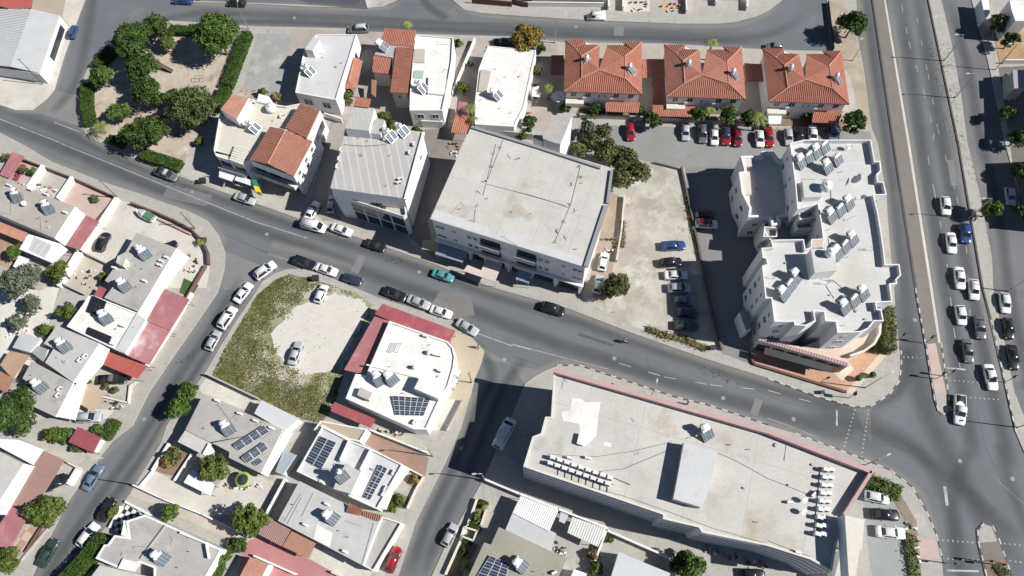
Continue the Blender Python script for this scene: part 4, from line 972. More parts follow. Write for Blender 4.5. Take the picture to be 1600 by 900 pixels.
patch('checker_terrace', 'cE 590,100 740,185 590,250 560,360 470,300', checker('checker_black', (.62, .62, .61), (.02, .02, .025), 1.35, .55))
# south block
patch('warehouse_apron', 'p 820,600 868,590 850,660 822,720 812,760 1090,880 1300,930 1300,960 1000,960 760,800 752,755 800,650', surf('apron_concrete', (.37, .355, .325), .12, .25, .12, 3, .95, .2, stain=((.27, .26, .24), .3, .56, .72)))
patch('corner_parking', 'Z16 590,390 760,380 850,540 880,900 650,900 600,560', surf('corner_parking', (.29, .30, .295), .08, .3, .08, 4, .9))
patch('corner_planting', 'Z16 640,290 830,390 930,560 960,900 880,900 850,540 760,390', surf('planting_mulch', (.25, .205, .16), .2, .4, .2, 5, .95, .4), .15)
patch('pink_crossing', 'Z16 940,665 1055,675 1070,790 950,790', PINKP)
patch('pink_yard', 'dF 340,60 700,200 600,380 480,340 350,460 420,300', PINKP)
patch('pink_yard_rear', 'dF 1010,540 1400,650 1200,900 1110,760', PINKP)
patch('drive_planter', 'dF 330,250 410,290 330,490 250,450', SOIL, .16)
patch('drive_planter_long', 'dF 190,590 330,630 150,960 20,960', SOIL, .16)
patch('rear_yard_south', 'dG 90,290 420,420 640,520 560,600 430,560 200,470 60,430', CONC)
patch('east_dirt', 'p 1552,48 1640,45 1640,96 1562,98', surf('east_dirt', (.36, .24, .14), .2, .4, .2, 4, .95, .4), .15)
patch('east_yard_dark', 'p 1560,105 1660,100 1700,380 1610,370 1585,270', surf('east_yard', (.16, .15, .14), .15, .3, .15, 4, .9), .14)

# road paint
stripe('lane_line', 'p -40,170 0,186 92,222 102,227 250,287 400,347 480,372', .14, PAINTW, .013)
stripe('edge_line', 'Z10 1385,283 1600,362 Z11 0,352 120,385', .16, PAINTW, .013)
stripe('centre_dashes', 'Z11 670,470 950,555 1240,605 Z12 0,640 300,720', .12, PAINTW, .013, (2.2, 3.2))
stripe('edge_line', 'Z11 0,350 300,430 600,505', .10, PAINTW, .012)
stripe('lane_line', 'Z12 0,815 130,860 300,930', .12, PAINTW, .013, (5, 2))
stripe('edge_line', 'Z1 340,765 500,825', .14, PAINTW, .014)
for s in ('Z4 835,30 880,260 970,560 1040,830 Z8 1010,80', 'Z8 1000,80 1040,300 1090,560 1120,760 Z12 1160,250 1190,430 1210,560'):
    stripe('lane_dashes', s, .12, PAINTW, .013, (2.0, 4.5))
stripe('lane_dashes', 'Z4 930,110 1000,460 1060,800 Z8 1180,330 1240,640 Z12 1270,300 1310,560 1340,690', .10, PAINTW, .013, (1.6, 5.0))
for s in ('p 1336,640 1318,702', 'p 1357,640 1346,717', 'Z12 1135,575 1330,592', 'Z12 1235,684 1460,698', 'Z12 845,432 962,436', 'Z16 1090,676 1310,692', 'Z16 1090,790 1330,802', 'Z16 1445,694 1640,712', 'Z16 1480,800 1640,822'):
    stripe('crossing_dots', s, .22, PAINTW, .014, (.22, .55))
for s in ('Z12 1120,500 1235,510', 'Z16 1120,865 1320,870', 'Z12 430,760 430,860'):
    stripe('stop_line', s, .3, PAINTW, .014)
stripe('give_way_line', 'Z16 1105,340 1120,460', .5, PAINTW, .014)
# sealed cracks, patches, tyre rubber
for s in ('Z5 1400,560 1600,650 Z6 0,650 200,740', 'Z2 260,0 700,20 1100,30 1330,20', 'Z11 0,425 200,490', 'Z6 0,650 160,720'):
    stripe('sealed_crack', s, .07, CRACK, .011)
patch_o = MB().poly(W('p 690,452 735,462 742,492 700,500 672,478', .0105)).build('road_patch', PATCHP); patch_o['kind'] = 'structure'
patch_o = MB().poly(W('Z5 1060,250 1330,320 1290,390 1010,330', .0105)).build('road_patch', ASPH); patch_o['kind'] = 'structure'
for k, s in enumerate(('Z6 860,690 960,740 900,760 800,720', 'Z11 1200,510 1380,540 1360,580 1240,560', 'Z5 1110,220 1240,250 1200,290 1090,250', 'Z9 1120,420 1220,400 1200,450 1120,460')):
    w = W(s, .0115); c = cen(w); mb = MB(); R_ = (w[0] - w[2]).length / 2
    ax = (w[1] - w[3]).normalized() if (w[1] - w[3]).length > (w[0] - w[2]).length else (w[0] - w[2]).normalized()
    for j in range(40):
        rr = random.random() ** .6 * R_; t = random.random() * 6.28; x = c + ax * rr * 1.5 * math.cos(t) + Vector((-ax.y, ax.x, 0)) * rr * .5 * math.sin(t); q = random.uniform(.03, .16); n = 7
        mb.poly([(x.x + q * 1.4 * math.cos(6.283 * i / n) * random.uniform(.7, 1.2), x.y + q * math.sin(6.283 * i / n) * random.uniform(.7, 1.2), .0115 + .0002 * j) for i in range(n)])
    tag(mb.build('oil_stains', CRACK), 'scattered dark oil spots on the asphalt', 'stains', kind='stuff')
for k, s in enumerate(('p 560,398 572,402 560,428 548,424', 'p 905,520 960,538 958,542 903,524', 'p 1180,622 1192,626 1184,650 1172,646', 'p 240,700 252,690 256,694 244,704', 'p 1480,250 1490,250 1496,290 1486,290', 'p 690,770 712,720 716,722 694,772', 'p 420,395 470,410 468,414 418,399', 'p 330,20 380,20 380,24 330,24', 'p 960,40 975,41 974,56 959,55', 'p 1395,690 1420,700 1416,706 1391,696')):
    o = MB().poly(W(s, .0122 + .0001 * k)).build('asphalt_repair', surf('repair_dark', (.095, .098, .103), .1, .4, .14, 5, .9, .1) if k % 2 else surf('repair_pale', (.19, .19, .188), .1, .4, .14, 5, .9, .1)); o['kind'] = 'structure'
for s in ('p 430,370 520,402 610,440 700,470', 'p 800,500 860,530 930,548 1000,575', 'p 1010,560 1020,590', 'p 1120,580 1160,600 1230,630 1290,640', 'p 180,240 240,262 330,300', 'p 290,560 262,600 240,640', 'p 730,650 712,690 690,740', 'p 1420,300 1428,380 1440,450', 'p 1462,120 1480,220 1492,300', 'p 500,22 600,28 720,36 820,38', 'p 1000,44 1080,52 1180,50', 'p 1440,720 1490,745 1560,800', 'p 1525,640 1540,700 1570,760'):
    stripe('sealed_crack', s, .055, CRACK, .0119)
for px, py in ((300, 300), (655, 425), (960, 560), (1240, 655), (720, 700), (225, 655), (460, 28), (900, 42), (1500, 720), (1430, 500), (417, 366), (1130, 622), (788, 562), (1582, 748)):
    g = G(px, py, .012); tag(MB().tube([(g.x, g.y, .0), (g.x, g.y, .016)], .38, 16).build('manhole_cover', surf('manhole_iron', (.27, .265, .255), .1, 1, .1, 5, .7)), kind='structure')

# black-and-white painted kerbs
def painted_kerb(s, label):
    w = W(s, .0); c = cen(w); r = empty('painted_kerb', (c.x, c.y, 0), label, 'kerb', 'painted kerbs'); k = 0; mats = [PAINTWB, PAINTK]
    for a, b in zip(w, w[1:]):
        d = b - a; L = d.length; n = max(1, round(L / 1.0)); d /= n
        for i in range(n):
            p, q = a + d * i, a + d * (i + 1); u = d.normalized() * .012
            MB().bar(Vector((p.x, p.y, .085)) + u, Vector((q.x, q.y, .085)) - u, .2, .17).build('kerb_stone', mats[k % 2], r); k += 1
    return r
painted_kerb('p 870,571 905,571 1005,604 1050,619 1110,634 1200,664', 'black and white kerb along the pavement in front of the long warehouse')
painted_kerb('p 1200,592 1280,621 1335,636 1360,635 1390,616 1405,595 1408,570 1407,540', 'black and white kerb curving round the terracotta forecourt corner')
painted_kerb('p 1430,451 1447,546 1460,626 1466,643', 'black and white kerb down the left edge of the median')
painted_kerb('p 1470,536 1485,643 1473,648', 'black and white kerb at the right edge of the median tip')
painted_kerb('p 1548,500 1570,600 1587,676', 'black and white kerb beside the queue at the lights')
painted_kerb('p 1242,677 1340,714 1390,734 1425,761 1447,799 1462,834 1474,880', 'black and white kerb round the bend below the warehouse')
painted_kerb('p 1541,900 1528,846 1527,828 1537,817 1550,821 1560,841 1580,900', 'black and white kerb round the island nose at the bottom')
for s, lb in (('p 1363,0 1396,225 1431,450', 'dark kerb line along the west side of the gravel median'), ('p 1450,0 1497,225 1535,450 1548,500', 'dark kerb line between carriageway and pale pavement strip')):
    w = W(s, 0); c = cen(w); r = empty('kerb', (c.x, c.y, 0), lb, 'kerb')
    for a, b in zip(w, w[1:]): MB().bar(Vector((a.x, a.y, .09)), Vector((b.x, b.y, .09)), .3, .18).build('kerb_run', PAINTK, r)
# ================================================================ BUILDINGS
def seamed(name, s, per, col):
    a, b = W(s); d = (b - a).normalized()
    return surf(name, col, .10, .16, .09, 3, .9, .1, stain=[((.37, .35, .32), .20, .54, .74), ((.42, .35, .27), .10, .56, .70), ((.30, .285, .265), 1.2, .66, .74)], lines=[(d.x, d.y, per, (.40, .385, .36), .09), (-d.y, d.x, per * 1.6, (.40, .385, .36), .09)])
ROOFS = seamed('roof_membrane', 'p 672,342 916,418', 6.5, (.505, .48, .445)); ROOFS2 = seamed('roof_membrane_long', 'p 865,580 1200,676', 9.0, (.505, .48, .445))
# ---- long warehouse (south block)
wh = bld('warehouse', 'long pale flat-roofed warehouse with pink parapet and ribbed grey walls', 'p 865.5,580 1200,676 1361,738 1318,806 1306,858 1300,893 1266,874 1200,853 1097,832 1092,824 1036,811 1036,804 817.5,729 832,682 845,677 852,651 861,651', 11.6, CLAD, ROOFS2, par=.35, pw=.3, cat='warehouse', rim=WALLC)
# ribbed cladding on the rear wall
for i in (4, 5, 6, 7, 9, 11, 12):
    a, b = edge(wh, i); d = (b - a).normalized(); nrm = Vector((d.y, -d.x, 0))
    for k in range(5):
        zz = 1.3 + k * 2.25
        MB().bar(a + d * .03 + nrm * .03 + Vector((0, 0, zz)), b - d * .03 + nrm * .03 + Vector((0, 0, zz)), .12, .95).build('cladding_band', CLADD, wh['o'])
a, b = edge(wh, 0)
# pink raised parapet along the street and the corner
for s in ('p 865.5,579 1200,675', 'p 1200,675 1361,737', 'p 1361,737 1318,805'):
    w = W(s, 12.0); MB().bar(w[0] - Vector((0, 0, .1)), w[1] - Vector((0, 0, .1)), .75 if s[2:6] != '1361' else .5, 1.0).build('parapet', PINKPAR, wh['o'])
part_box(wh['o'], 'stair_block', 'Z16 480,520 605,548 570,755 545,900 505,900', 11.3, 14.2, CLAD, WALLC)
part_box(wh['o'], 'roof_box', 'Z15 1075,62 1285,128 1212,415 1180,470 1008,418 1020,360', 11.3, 13.2, WALLB, ROOFP)
part_box(wh['o'], 'skylight', 'Z15 420,5 470,15 445,85 405,70', 11.3, 12.0, WALLW)
MB().poly(W('Z11 310,775 365,760 375,690 430,690 460,715 555,712 540,800 530,900 Z15 530,20 490,60 450,85 430,60 Z11 420,850 320,830', 11.262)).build('paint_patch', ROOFW, wh['o'])
MB().poly(W('Z15 580,60 625,70 615,95 570,80', 11.262)).build('paint_patch', ROOFW, wh['o'])
for s in ('Z15 225,140 520,155 760,120 1000,60', 'Z15 420,260 700,230 1000,105', 'Z16 0,290 240,385', 'Z15 1285,130 1400,180 1600,290', 'Z16 0,680 265,780', 'Z15 430,330 700,400 985,500 1250,600 1600,700'):
    w = W(s, 11.3); MB().tube(w, .035, 5).build('roof_cable', CABLE, wh['o'])
MB().bar(W('Z15 540,245', 11.35)[0], W('Z15 740,330', 11.35)[0], .12, .12).build('red_pipe', REDM, wh['o'])
# rows of outdoor units
def ac_row(s, n, label, group, z, rows=2, rzz=0.0, gap=None):
    w = W(s, z); a, b, off = w[0], w[1], w[2] - w[0]; rz = math.atan2((b - a).y, (b - a).x)
    for r_ in range(rows):
        for i in range(n):
            p = a.lerp(b, i / (n - 1)) + off * r_; q = acunit(0, 0, z, label, rz + rzz, group); q.location = (p.x, p.y, z); q.scale = (1.0, 1.6, 1.7)
ac_row('Z15 255,165 610,290 240,200', 9, 'white air conditioner in the double row near the west end of the warehouse roof', 'air conditioners at the west end of the warehouse roof', 11.25)
ac_row('Z16 385,240 335,640 350,240', 9, 'white air conditioner in the double column near the east end of the warehouse roof', 'air conditioners at the east end of the warehouse roof', 11.25, rzz=1.57)
for s in ('Z15 205,180 640,330', 'Z15 285,225 600,345', 'Z16 330,230 290,650'):
    w = W(s, 11.35); MB().bar(w[0], w[1], .1, .1).build('pipe_rack', METAL, wh['o'])
for k in range(8):
    w = W([(800 + (290 + 44 * k) / 4, 675 + (232 + 15.5 * k) / 4), (800 + (286 + 44 * k) / 4, 675 + (270 + 15.5 * k) / 4)], 11.35); MB().bar(w[0], w[1], .07, .07).build('pipe_rack', DARKM, wh['o'])
heater(1109, 687, 11.25, 'solar water heater on the warehouse roof beside the pink parapet', -62, 2)
acunit(1090, 680, 11.25, 'lone air conditioner beside the heater on the warehouse roof', .3)
acunit(1270, 773, 11.25, 'lone air conditioner left of the unit column on the warehouse roof', .6)
acunit(1233, 785, 11.25, 'grey vent box with a pipe on the warehouse roof', 0)
dish(1255, 782, 11.25, 'satellite dish on the warehouse roof beside the vent box', .5); dish(1253, 800, 11.25, 'lower satellite dish on the warehouse roof', .5)
acunit(890, 716, 11.25, 'small white box above the unit rows on the warehouse roof', -.3); acunit(918, 716, 11.25, 'second small box above the unit rows on the warehouse roof', -.3); acunit(1246, 863, 11.25, 'small box at the rear edge of the warehouse roof', -.3)
annex = bld('annex', 'low beige flat-roofed annex beside the corner parking', 'Z16 500,530 605,546 588,742 468,712', 4.4, WALLC, surf('annex_roof', (.52, .49, .43), .06, .3, .06, 3, .9), cat='annex')
annex2 = bld('annex', 'lower beige annex roof at the bottom edge below the warehouse corner', 'Z16 462,735 570,757 548,930 410,930', 4.0, WALLC, MATS['annex_roof'], cat='annex')

# ---- big commercial block in the centre
cb = bld('commercial_block', 'large flat-roofed white commercial block with balconies over shop awnings', 'p 672,342 736,198 958,263 948,320 916,418', 11.8, WALLW, ROOFS, par=.0, over=.25, cat='building')
zc = 11.8
for s in ('a8 515,205 1100,385 1590,545', 'p 956,266 949,318'):
    w = W(s, zc + .25)
    for a, b in zip(w, w[1:]): MB().bar(a, b, .5, .4).build('parapet', GREYPAR, cb['o'])
w = W('Z7 588,385 462,768', zc + .2); MB().bar(w[0], w[1], .8, .3).build('parapet', GREYPAR, cb['o'])
w = W('a7 90,110 1330,490 1330,450 100,70', zc + .012)
MB().poly(W('a7 75,110 1360,520 1330,440 640,215 110,40', zc + .014)).build('roof_edge_strip', ROOFP, cb['o'])
for s in ('a8 780,310 640,670 610,780', 'Z7 430,130 370,370 265,620', 'a8 640,680 1000,770 1300,860', 'Z7 0,290 280,370 360,400', 'a7 440,40 430,150', 'Z6 1500,0 1440,240'):
    w = W(s, zc + .06); MB().tube(w, .03, 5).build('roof_cable', CABLE, cb['o'])
random.seed(4)
for px, py in [(768, 262), (756, 285), (780, 230), (893, 290), (903, 262), (888, 318), (870, 362), (880, 345), (866, 378), (745, 322), (735, 345), (795, 245), (905, 275), (748, 300), (771, 241), (883, 372), (898, 330)]:
    g = G(px, py, zc); m = MB()
    for k in range(3):
        a = random.random() * 6.3; m.tube([(g.x, g.y, zc + .05), (g.x + .6 * math.cos(a), g.y + .6 * math.sin(a), zc + .06)], .03, 5)
    m.tube([(g.x, g.y, zc), (g.x, g.y, zc + .22)], .05, 6); m.build('roof_pipe_stub', CABLE, cb['o'])
# street front (edge 4: front right -> front left as listed, seen left to right from the street)
def front(B, i):
    a, b = edge(B, i); return a, b, (b - a).length, (b - a).normalized()
a, b, L, d = front(cb, 4); nrm = Vector((d.y, -d.x, 0))
spec = []
for f in (.05, .95):
    for z0 in (5.3, 8.7): spec.append((f, 1.9, z0, z0 + .75))
for f in (.145, .86):
    for z0 in (5.4, 8.7): spec.append((f, .75, z0, z0 + .65))
for f in (.245, .285, .715, .755):
    for z0 in (4.9, 8.2): spec.append((f, .85, z0, z0 + 1.2))
wins(cb, 4, spec, out=-.23)
def balcony(B, a, d, nrm, u0, u1, z0, dep=1.1):
    m = MB(); p = a + d * u0 + nrm * (dep / 2 - .25); q = a + d * u1 + nrm * (dep / 2 - .25)
    m.bar(p + Vector((0, 0, z0)), q + Vector((0, 0, z0)), dep, .2)
    o = m.build('balcony', WALLW, B['o'])
    p2, q2 = a + d * u0 + nrm * (dep - .3), a + d * u1 + nrm * (dep - .3)
    MB().bar(p2 + Vector((0, 0, z0 + .6)), q2 + Vector((0, 0, z0 + .6)), .1, 1.0).build('parapet', WALLB, o)
    MB().hexa([a + d * u + nrm * n_ + Vector((0, 0, z_)) for z_ in (z0 + .1, z0 + 2.3) for u, n_ in ((u0 + .1, -.22), (u1 - .1, -.22), (u1 - .1, -.2), (u0 + .1, -.2))]).build('glazing', GLASS, o)
for z0 in (4.3, 7.7):
    balcony(cb, a, d, nrm, .315 * L, .455 * L, z0); balcony(cb, a, d, nrm, .555 * L, .69 * L, z0)
for u0, u1 in ((.03, .22), (.25, .33), (.35, .47), (.52, .64), (.67, .80), (.84, .97)):
    MB().hexa([a + d * (u * L) + nrm * n_ + Vector((0, 0, z_)) for z_ in (.2, 3.3) for u, n_ in ((u0, -.24), (u1, -.24), (u1, -.21), (u0, -.21))]).build('shop_window', GLASS, cb['o'])
for u in (.02, .235, .34, .5, .655, .82, .98): MB().bar(a + d * (u * L) + nrm * .05 + Vector((0, 0, .1)), a + d * (u * L) + nrm * .05 + Vector((0, 0, 4.0)), .45, .45).build('pilaster', WALLW, cb['o'])
MB().bar(a + nrm * .1 + Vector((0, 0, 4.0)), b + nrm * .1 + Vector((0, 0, 4.0)), .7, .25).build('cornice', WALLW, cb['o'])
wins(cb, 2, [(f, 1.2, z0, z0 + 1.1) for f in (.25, .5, .75) for z0 in (2, 5.3, 8.6)], out=-.23); wins(cb, 3, [(f, 1.0, z0, z0 + .9) for f in (.2, .5, .8) for z0 in (5.3, 8.6)], out=-.23)
canopy('blue-grey sloping awning over the left shop of the commercial block', 'a7 145,290 400,370 330,480 105,410', 3.3, BLUEM, name='shop_awning', zs=[3.7, 3.7, 2.9, 2.9], fascia=WHITEM, cat='awning', seam=.5)
canopy('cream shop awning with a dark opening beside it on the commercial block', 'a7 540,430 670,475 605,640 340,550 375,500 490,545', 3.2, surf('cream_canvas', (.55, .48, .42), .06, .3, .06, 3, .8), name='shop_awning', cat='awning', seam=0)
canopy('blue canvas awning over the right shop of the commercial block', 'a7 800,510 920,555 885,655 775,620', 3.2, surf('blue_canvas', (.20, .27, .36), .08, .3, .06, 3, .8), name='shop_awning', zs=[3.7, 3.7, 2.9, 2.9], cat='awning', seam=.6)
canopy('small beige lean-to at the left corner of the commercial block', 'Z6 1040,600 1125,600 1115,670 1035,655', 2.8, surf('beige_sheet', (.45, .38, .27), .06, .3, .06, 3, .8), name='lean_to', cat='shelter', seam=0)
st = bld('stair_tower', 'pale stair tower with white side wall behind the commercial block', 'a8 1105,235 1185,240 1230,90 1362,92 1258,345 1205,335 1110,300', 12.6, WALLW, ROOFG, cat='tower')
bld('roof_hut', 'small grey hut attached behind the commercial block', 'a8 1065,215 1125,240 1110,330 1020,290', 11.0, WALLW, ROOFG, cat='hut')

# ---- white apartment block
ap = bld('apartment_block', 'white apartment block with stepped parapets and rows of solar water heaters', 'a1 575,130 695,100 1275,100 1310,285 1355,285 1365,370 1330,400 1335,460 1385,465 1410,575 1300,580 1335,720 1365,899 a2 1330,205 1345,345 1465,345 1480,440 1440,480 1445,515 1385,520 1405,670 a3 1265,15 1275,70 1310,75 1330,175 1250,175 1200,240 1130,270 930,275 915,180 825,175 815,95 730,90 745,175 660,215 560,210 555,180 385,180 a2 360,640 310,640 280,360 325,345 315,300 285,290 275,205 370,200 355,135 640,130 655,215 700,200 705,130 805,125 790,0 a1 815,655 640,700 620,470',
    12.6, WALLW, ROOFA, par=1.0, pw=.2, cat='apartment building')
tb = bld('terrace_block', 'lower wing of the white flats with a grey roof terrace behind stepped parapets', 'a1 150,240 328,236 328,200 430,195 475,258 522,282 575,300 600,470 560,760 492,768 496,830 420,842 404,765 215,770 225,690 160,560 135,380 185,372 172,320', 7.9, WALLW, surf('terrace_tiles_cream', (.64, .58, .53), .06, .3, .06, 4, .8), par=1.0, pw=.45, cat='apartment building', rim=WALLW)
part_box(tb['o'], 'terrace_step', 'a1 135,380 230,375 245,570 165,575', 6.8, 7.6, WALLC, surf('terrace_cream', (.62, .55, .47), .05, .3, .05, 3, .9))
part_box(tb['o'], 'terrace_step', 'a1 160,245 250,242 255,330 185,335', 6.8, 7.6, WALLC, MATS['terrace_cream'])
lw = bld('courtyard_block', 'recessed white balcony wing in the courtyard of the flats', 'a2 290,-20 790,-60 800,120 700,130 660,140 345,135 300,60', 6.6, WALLW, DECKV, par=.9, cat='apartment building')
for k, s in enumerate(('a1 650,710 790,690 780,770 660,790', 'a1 620,800 760,790 770,860 640,870', 'a2 300,20 420,30 410,110 290,110', 'a2 340,-20 450,-25 440,30 350,35')):
    part_box(lw['o'], 'balcony', s, 3, 10.6 - 1.6 * k, WALLW, DECKV, par=.9)
part_box(ap['o'], 'stair_head', 'a2 700,215 905,210 925,400 735,420', 11.5, 14.6, WALLW, ROOFA)
part_box(ap['o'], 'stair_head', 'a1 680,450 840,440 850,590 700,600', 11.5, 13.2, WALLW, ROOFA)
part_box(ap['o'], 'parapet_house', 'a2 715,135 805,130 800,200 720,205', 11.5, 12.3, WALLW, surf('pink_screed', (.52, .41, .35), .08, .3, .06, 3, .9))
# facade windows
for i, n_, col in ((0, 2, 1), ):
    pass
npt = ap['n']
for i in range(npt):
    a, b = edge(ap, i); L = (b - a).length; d = (b - a).normalized()
    nrm = Vector((d.y, -d.x, 0))
    if L < 2.2 or (nrm.x > .3 and nrm.y > -.3): continue
    m_ = max(1, int(L / 3.0))
    for k in range(m_):
        for z0 in (1.3, 4.4, 7.4, 10.2)[:4 if L > 2 else 2]:
            if z0 > 10: window(ap['o'], a, b, L * (k + .5) / m_, .7, z0 - .15, z0 + .7, out=.01)
            else: window(ap['o'], a, b, L * (k + .5) / m_, 1.15 if k % 2 == 0 else .75, z0, z0 + 1.25, out=.01)
for i in range(tb['n']):
    a, b = edge(tb, i); L = (b - a).length; d = (b - a).normalized()
    if L < 2.2 or (d.y > 0 and d.x < .5) : continue
    m_ = max(1, int(L / 2.8))
    for k in range(m_):
        for z0 in (1.3, 4.4): window(tb['o'], a, b, L * (k + .5) / m_, 1.1 if k % 2 == 0 else .7, z0, z0 + 1.2, out=.01)
# projecting white bays on the west front
for s in ('a2 85,760 130,715 190,899 140,920', ):
    part_box(ap['o'], 'bay', s, .1, 4.2, WALLW, BLUEM)
# podium with terrace, curved parapet and tiled strip
pod = bld('shop_podium', 'cream shop podium with a curved terrace under the white flats', 'a3 300,310 620,400 800,330 1120,300 1280,190 1300,240 1250,370 1150,440 1030,480 1030,560 990,540 240,340', 4.4, WALLC, surf('podium_terrace', (.58, .47, .38), .06, .3, .06, 3, .9), par=.0, over=.05, cat='building')
w = W('a3 1290,205 1285,290 1240,375 1150,440 1030,482', 4.95)
for p, q in zip(w, w[1:]): MB().bar(p, q, .35, 1.1).build('curved_parapet', WALLC, pod['o'])
w = W('a3 250,322 1022,545', 4.7); d = (w[1] - w[0]).normalized(); n_ = Vector((d.y, -d.x, 0)) 
f = [w[0] + n_ * .35 - Vector((0, 0, .2)), w[1] + n_ * .35 - Vector((0, 0, .2)), w[1] - n_ * .2 + Vector((0, 0, .08)), w[0] - n_ * .2 + Vector((0, 0, .08))]
tiled(pod['o'], [f], PINKPAR, step=.5, name='tiled_eave', w=.22, h=.05)
MB().bar(W('a3 300,430', 3.2)[0], W('a3 880,590', 3.2)[0], 1.3, .14).build('shop_canopy', DARKM, pod['o'])
a, b = W('a3 260,345', 4.4)[0], W('a3 1010,560', 4.4)[0]; a.z = b.z = 0; L = (b - a).length; d = (b - a).normalized(); n_ = Vector((d.y, -d.x, 0))
for k in range(6):
    u0, u1 = L * (k + .08) / 6, L * (k + .92) / 6
    MB().hexa([a + d * u + n_ * q + Vector((0, 0, z_)) for z_ in (.2, 2.9) for u, q in ((u0, .02), (u1, .02), (u1, .06), (u0, .06))]).build('shop_window', GLASS, pod['o'])
wall('a3 205,548 1000,790', .5, BRICKR, 'low dark brick wall along the terracotta forecourt', t=.35)
wall('a3 165,450 205,548', .5, BRICKR, 'short dark brick wall at the west end of the terracotta forecourt', t=.35)
# water heaters on the flats
ZA = 11.6
def hrow(s, n, lb, az=-40, npan=2, z=ZA):
    w = W(s, z)
    for i in range(n):
        p = w[0].lerp(w[1], i / (n - 1)); h = heater(0, 0, z, lb, az, npan, 'H', i % 2 == 0, 'solar water heaters on the flats'); h.location = (p.x, p.y, z)
hrow('a1 700,345 900,215', 4, 'solar water heater in the row nearest the north-west corner of the flats', -52)
hrow('a1 925,390 1010,320', 2, 'solar water heater in the short row below the north-west row of the flats', -52)
hrow('a1 960,810 1110,700', 3, 'solar water heater in the row in the middle of the flats roof', -50)
hrow('a2 960,300 1090,180', 3, 'solar water heater beside the stair head of the flats', -48)
hrow('a2 500,650 610,500', 3, 'solar water heater in the row along the west side of the flats', -45)
hrow('a2 1020,770 1180,650', 3, 'solar water heater in the row near the south-east corner of the flats', -52)
tank_round(1288, 295, 13.2, 'large white round water tank on the north stair head of the flats', .95, 1.5); tank_round(1294, 398, 14.6, 'white round water tank on the square stair head of the flats', .75, 1.3)
dish(1335, 285, ZA, 'large white dish on the flats roof near the east parapet', .95, 150); dish(1346, 312, ZA, 'small white dish below the large one on the flats roof', .5, 150)
dish(1228 + 95, 233, ZA, 'dish at the north end of the flats roof', .5, -60)
for px, py, lb in ((1292, 445, 'aerial at the middle of the lower flats roof'), (1321, 236, 'aerial near the north parapet of the flats'), (1208, 436, 'aerial by the west parapet of the flats'), (1362, 392, 'aerial by the east parapet of the flats')): aerial(px, py, ZA, 'thin tv ' + lb, 1.6)
for s in ('a1 670,440 900,445 930,560 925,690', 'a1 930,690 1010,640', 'a2 850,120 860,200', 'a2 780,480 900,490 1000,580', 'a2 830,530 900,640'):
    MB().tube(W(s, ZA + .05), .04, 5).build('roof_cable', CABLE, ap['o'])

# ---- mixed building with tiled roofs beside the park
L1 = bld('corner_building', 'white shop and house with terracotta gable roofs beside the park', 'a4 195,325 545,190 800,250 1005,285 1190,250 1440,345 1340,720 a5 1140,450 1100,440 555,240 470,290 140,190 100,100 a4 110,830', 6.6, WALLW, surf('terrace_beige', (.56, .52, .44), .06, .3, .06, 3, .9), par=.5, cat='house')
lo = L1['o']
part_box(lo, 'stair_tower', 'a4 195,325 345,140 545,188 395,450', 6.0, 8.8, WALLW, TILEP)
part_box(lo, 'upper_floor', 'a4 1005,575 1195,255 1440,345 1285,690 1345,720 a5 1110,450 560,240 a4 810,540', 6.1, 8.2, WALLW)
ev, rg = 8.35, 9.3
r1 = W('a4 1000,555', ev)[0]; r2 = W('a4 1190,252', ev)[0]; r3 = W('a4 1425,340', ev + .7)[0]; r4 = W('a4 1265,685', ev + .7)[0]
tiled(lo, [[r1, r4, r3, r2]], TILEP, name='roof')
A = W('a4 812,540 a5 558,238', ev); Rg = W('a4 1005,580 a5 785,285', rg); Bq = W('a4 1338,718 a5 1105,442', ev)
tiled(lo, [[A[0], A[1], Rg[1], Rg[0]], [Rg[0], Rg[1], Bq[1], Bq[0]]], TILEP, [(Rg[0], Rg[1])], name='roof')
for i_, zz in ((8, ((.3, 2.9), (3.5, 5.9))), (10, ((.3, 2.9), (3.6, 5.4)))):
    a, b = edge(L1, i_); L = (b - a).length; d = (b - a).normalized(); n_ = Vector((d.y, -d.x, 0)); m_ = max(2, int(L / 3.2))
    for k in range(m_):
        for z0, z1 in zz:
            u0, u1 = L * (k + .1) / m_, L * (k + .9) / m_
            MB().hexa([a + d * u + n_ * q + Vector((0, 0, z_)) for z_ in (z0, z1) for u, q in ((u0, .01), (u1, .01), (u1, .05), (u0, .05))]).build('glazing', GLASS, lo)
    MB().bar(a + n_ * .6 + Vector((0, 0, 3.2)), b + n_ * .6 + Vector((0, 0, 3.2)), 1.2, .2).build('balcony', WALLW, lo); MB().bar(a + n_ * 1.15 + Vector((0, 0, 3.8)), b + n_ * 1.15 + Vector((0, 0, 3.8)), .1, 1.0).build('parapet', WALLB, lo)
wins(L1, 6, [(.2, 1.1, 3.8, 5), (.5, 1.1, 3.8, 5), (.8, 1.1, 3.8, 5)], out=.01); wins(L1, 5, [(.3, 1.3, 3.8, 5.2), (.7, 1.3, 3.8, 5.2), (.5, 2.2, .3, 2.8)], out=.01)
a, b = W('a4 1345,720', 8.2)[0], W('a5 1110,450', 8.2)[0]; a.z = b.z = 0
for u in (.2, .55, .85): window(lo, b, a, (a - b).length * u, .9, 6.6, 7.7, out=.04)
for k, s in enumerate(('a5 180,370 375,430 335,505 175,450', 'a5 395,430 615,500 580,560 370,490')):
    canopy(('white shop awning nearest the park', 'white shop awning beside the green and yellow sign')[k], s, 3.2, WHITEM, name='shop_awning', cat='awning', seam=0, zs=[3.3, 3.3, 3.0, 3.0])
w = W('a5 400,540 640,620', 3.0); sg = empty('shop_sign', (w[0].x, w[0].y, .12), 'green and yellow box sign on the shop corner', 'sign')
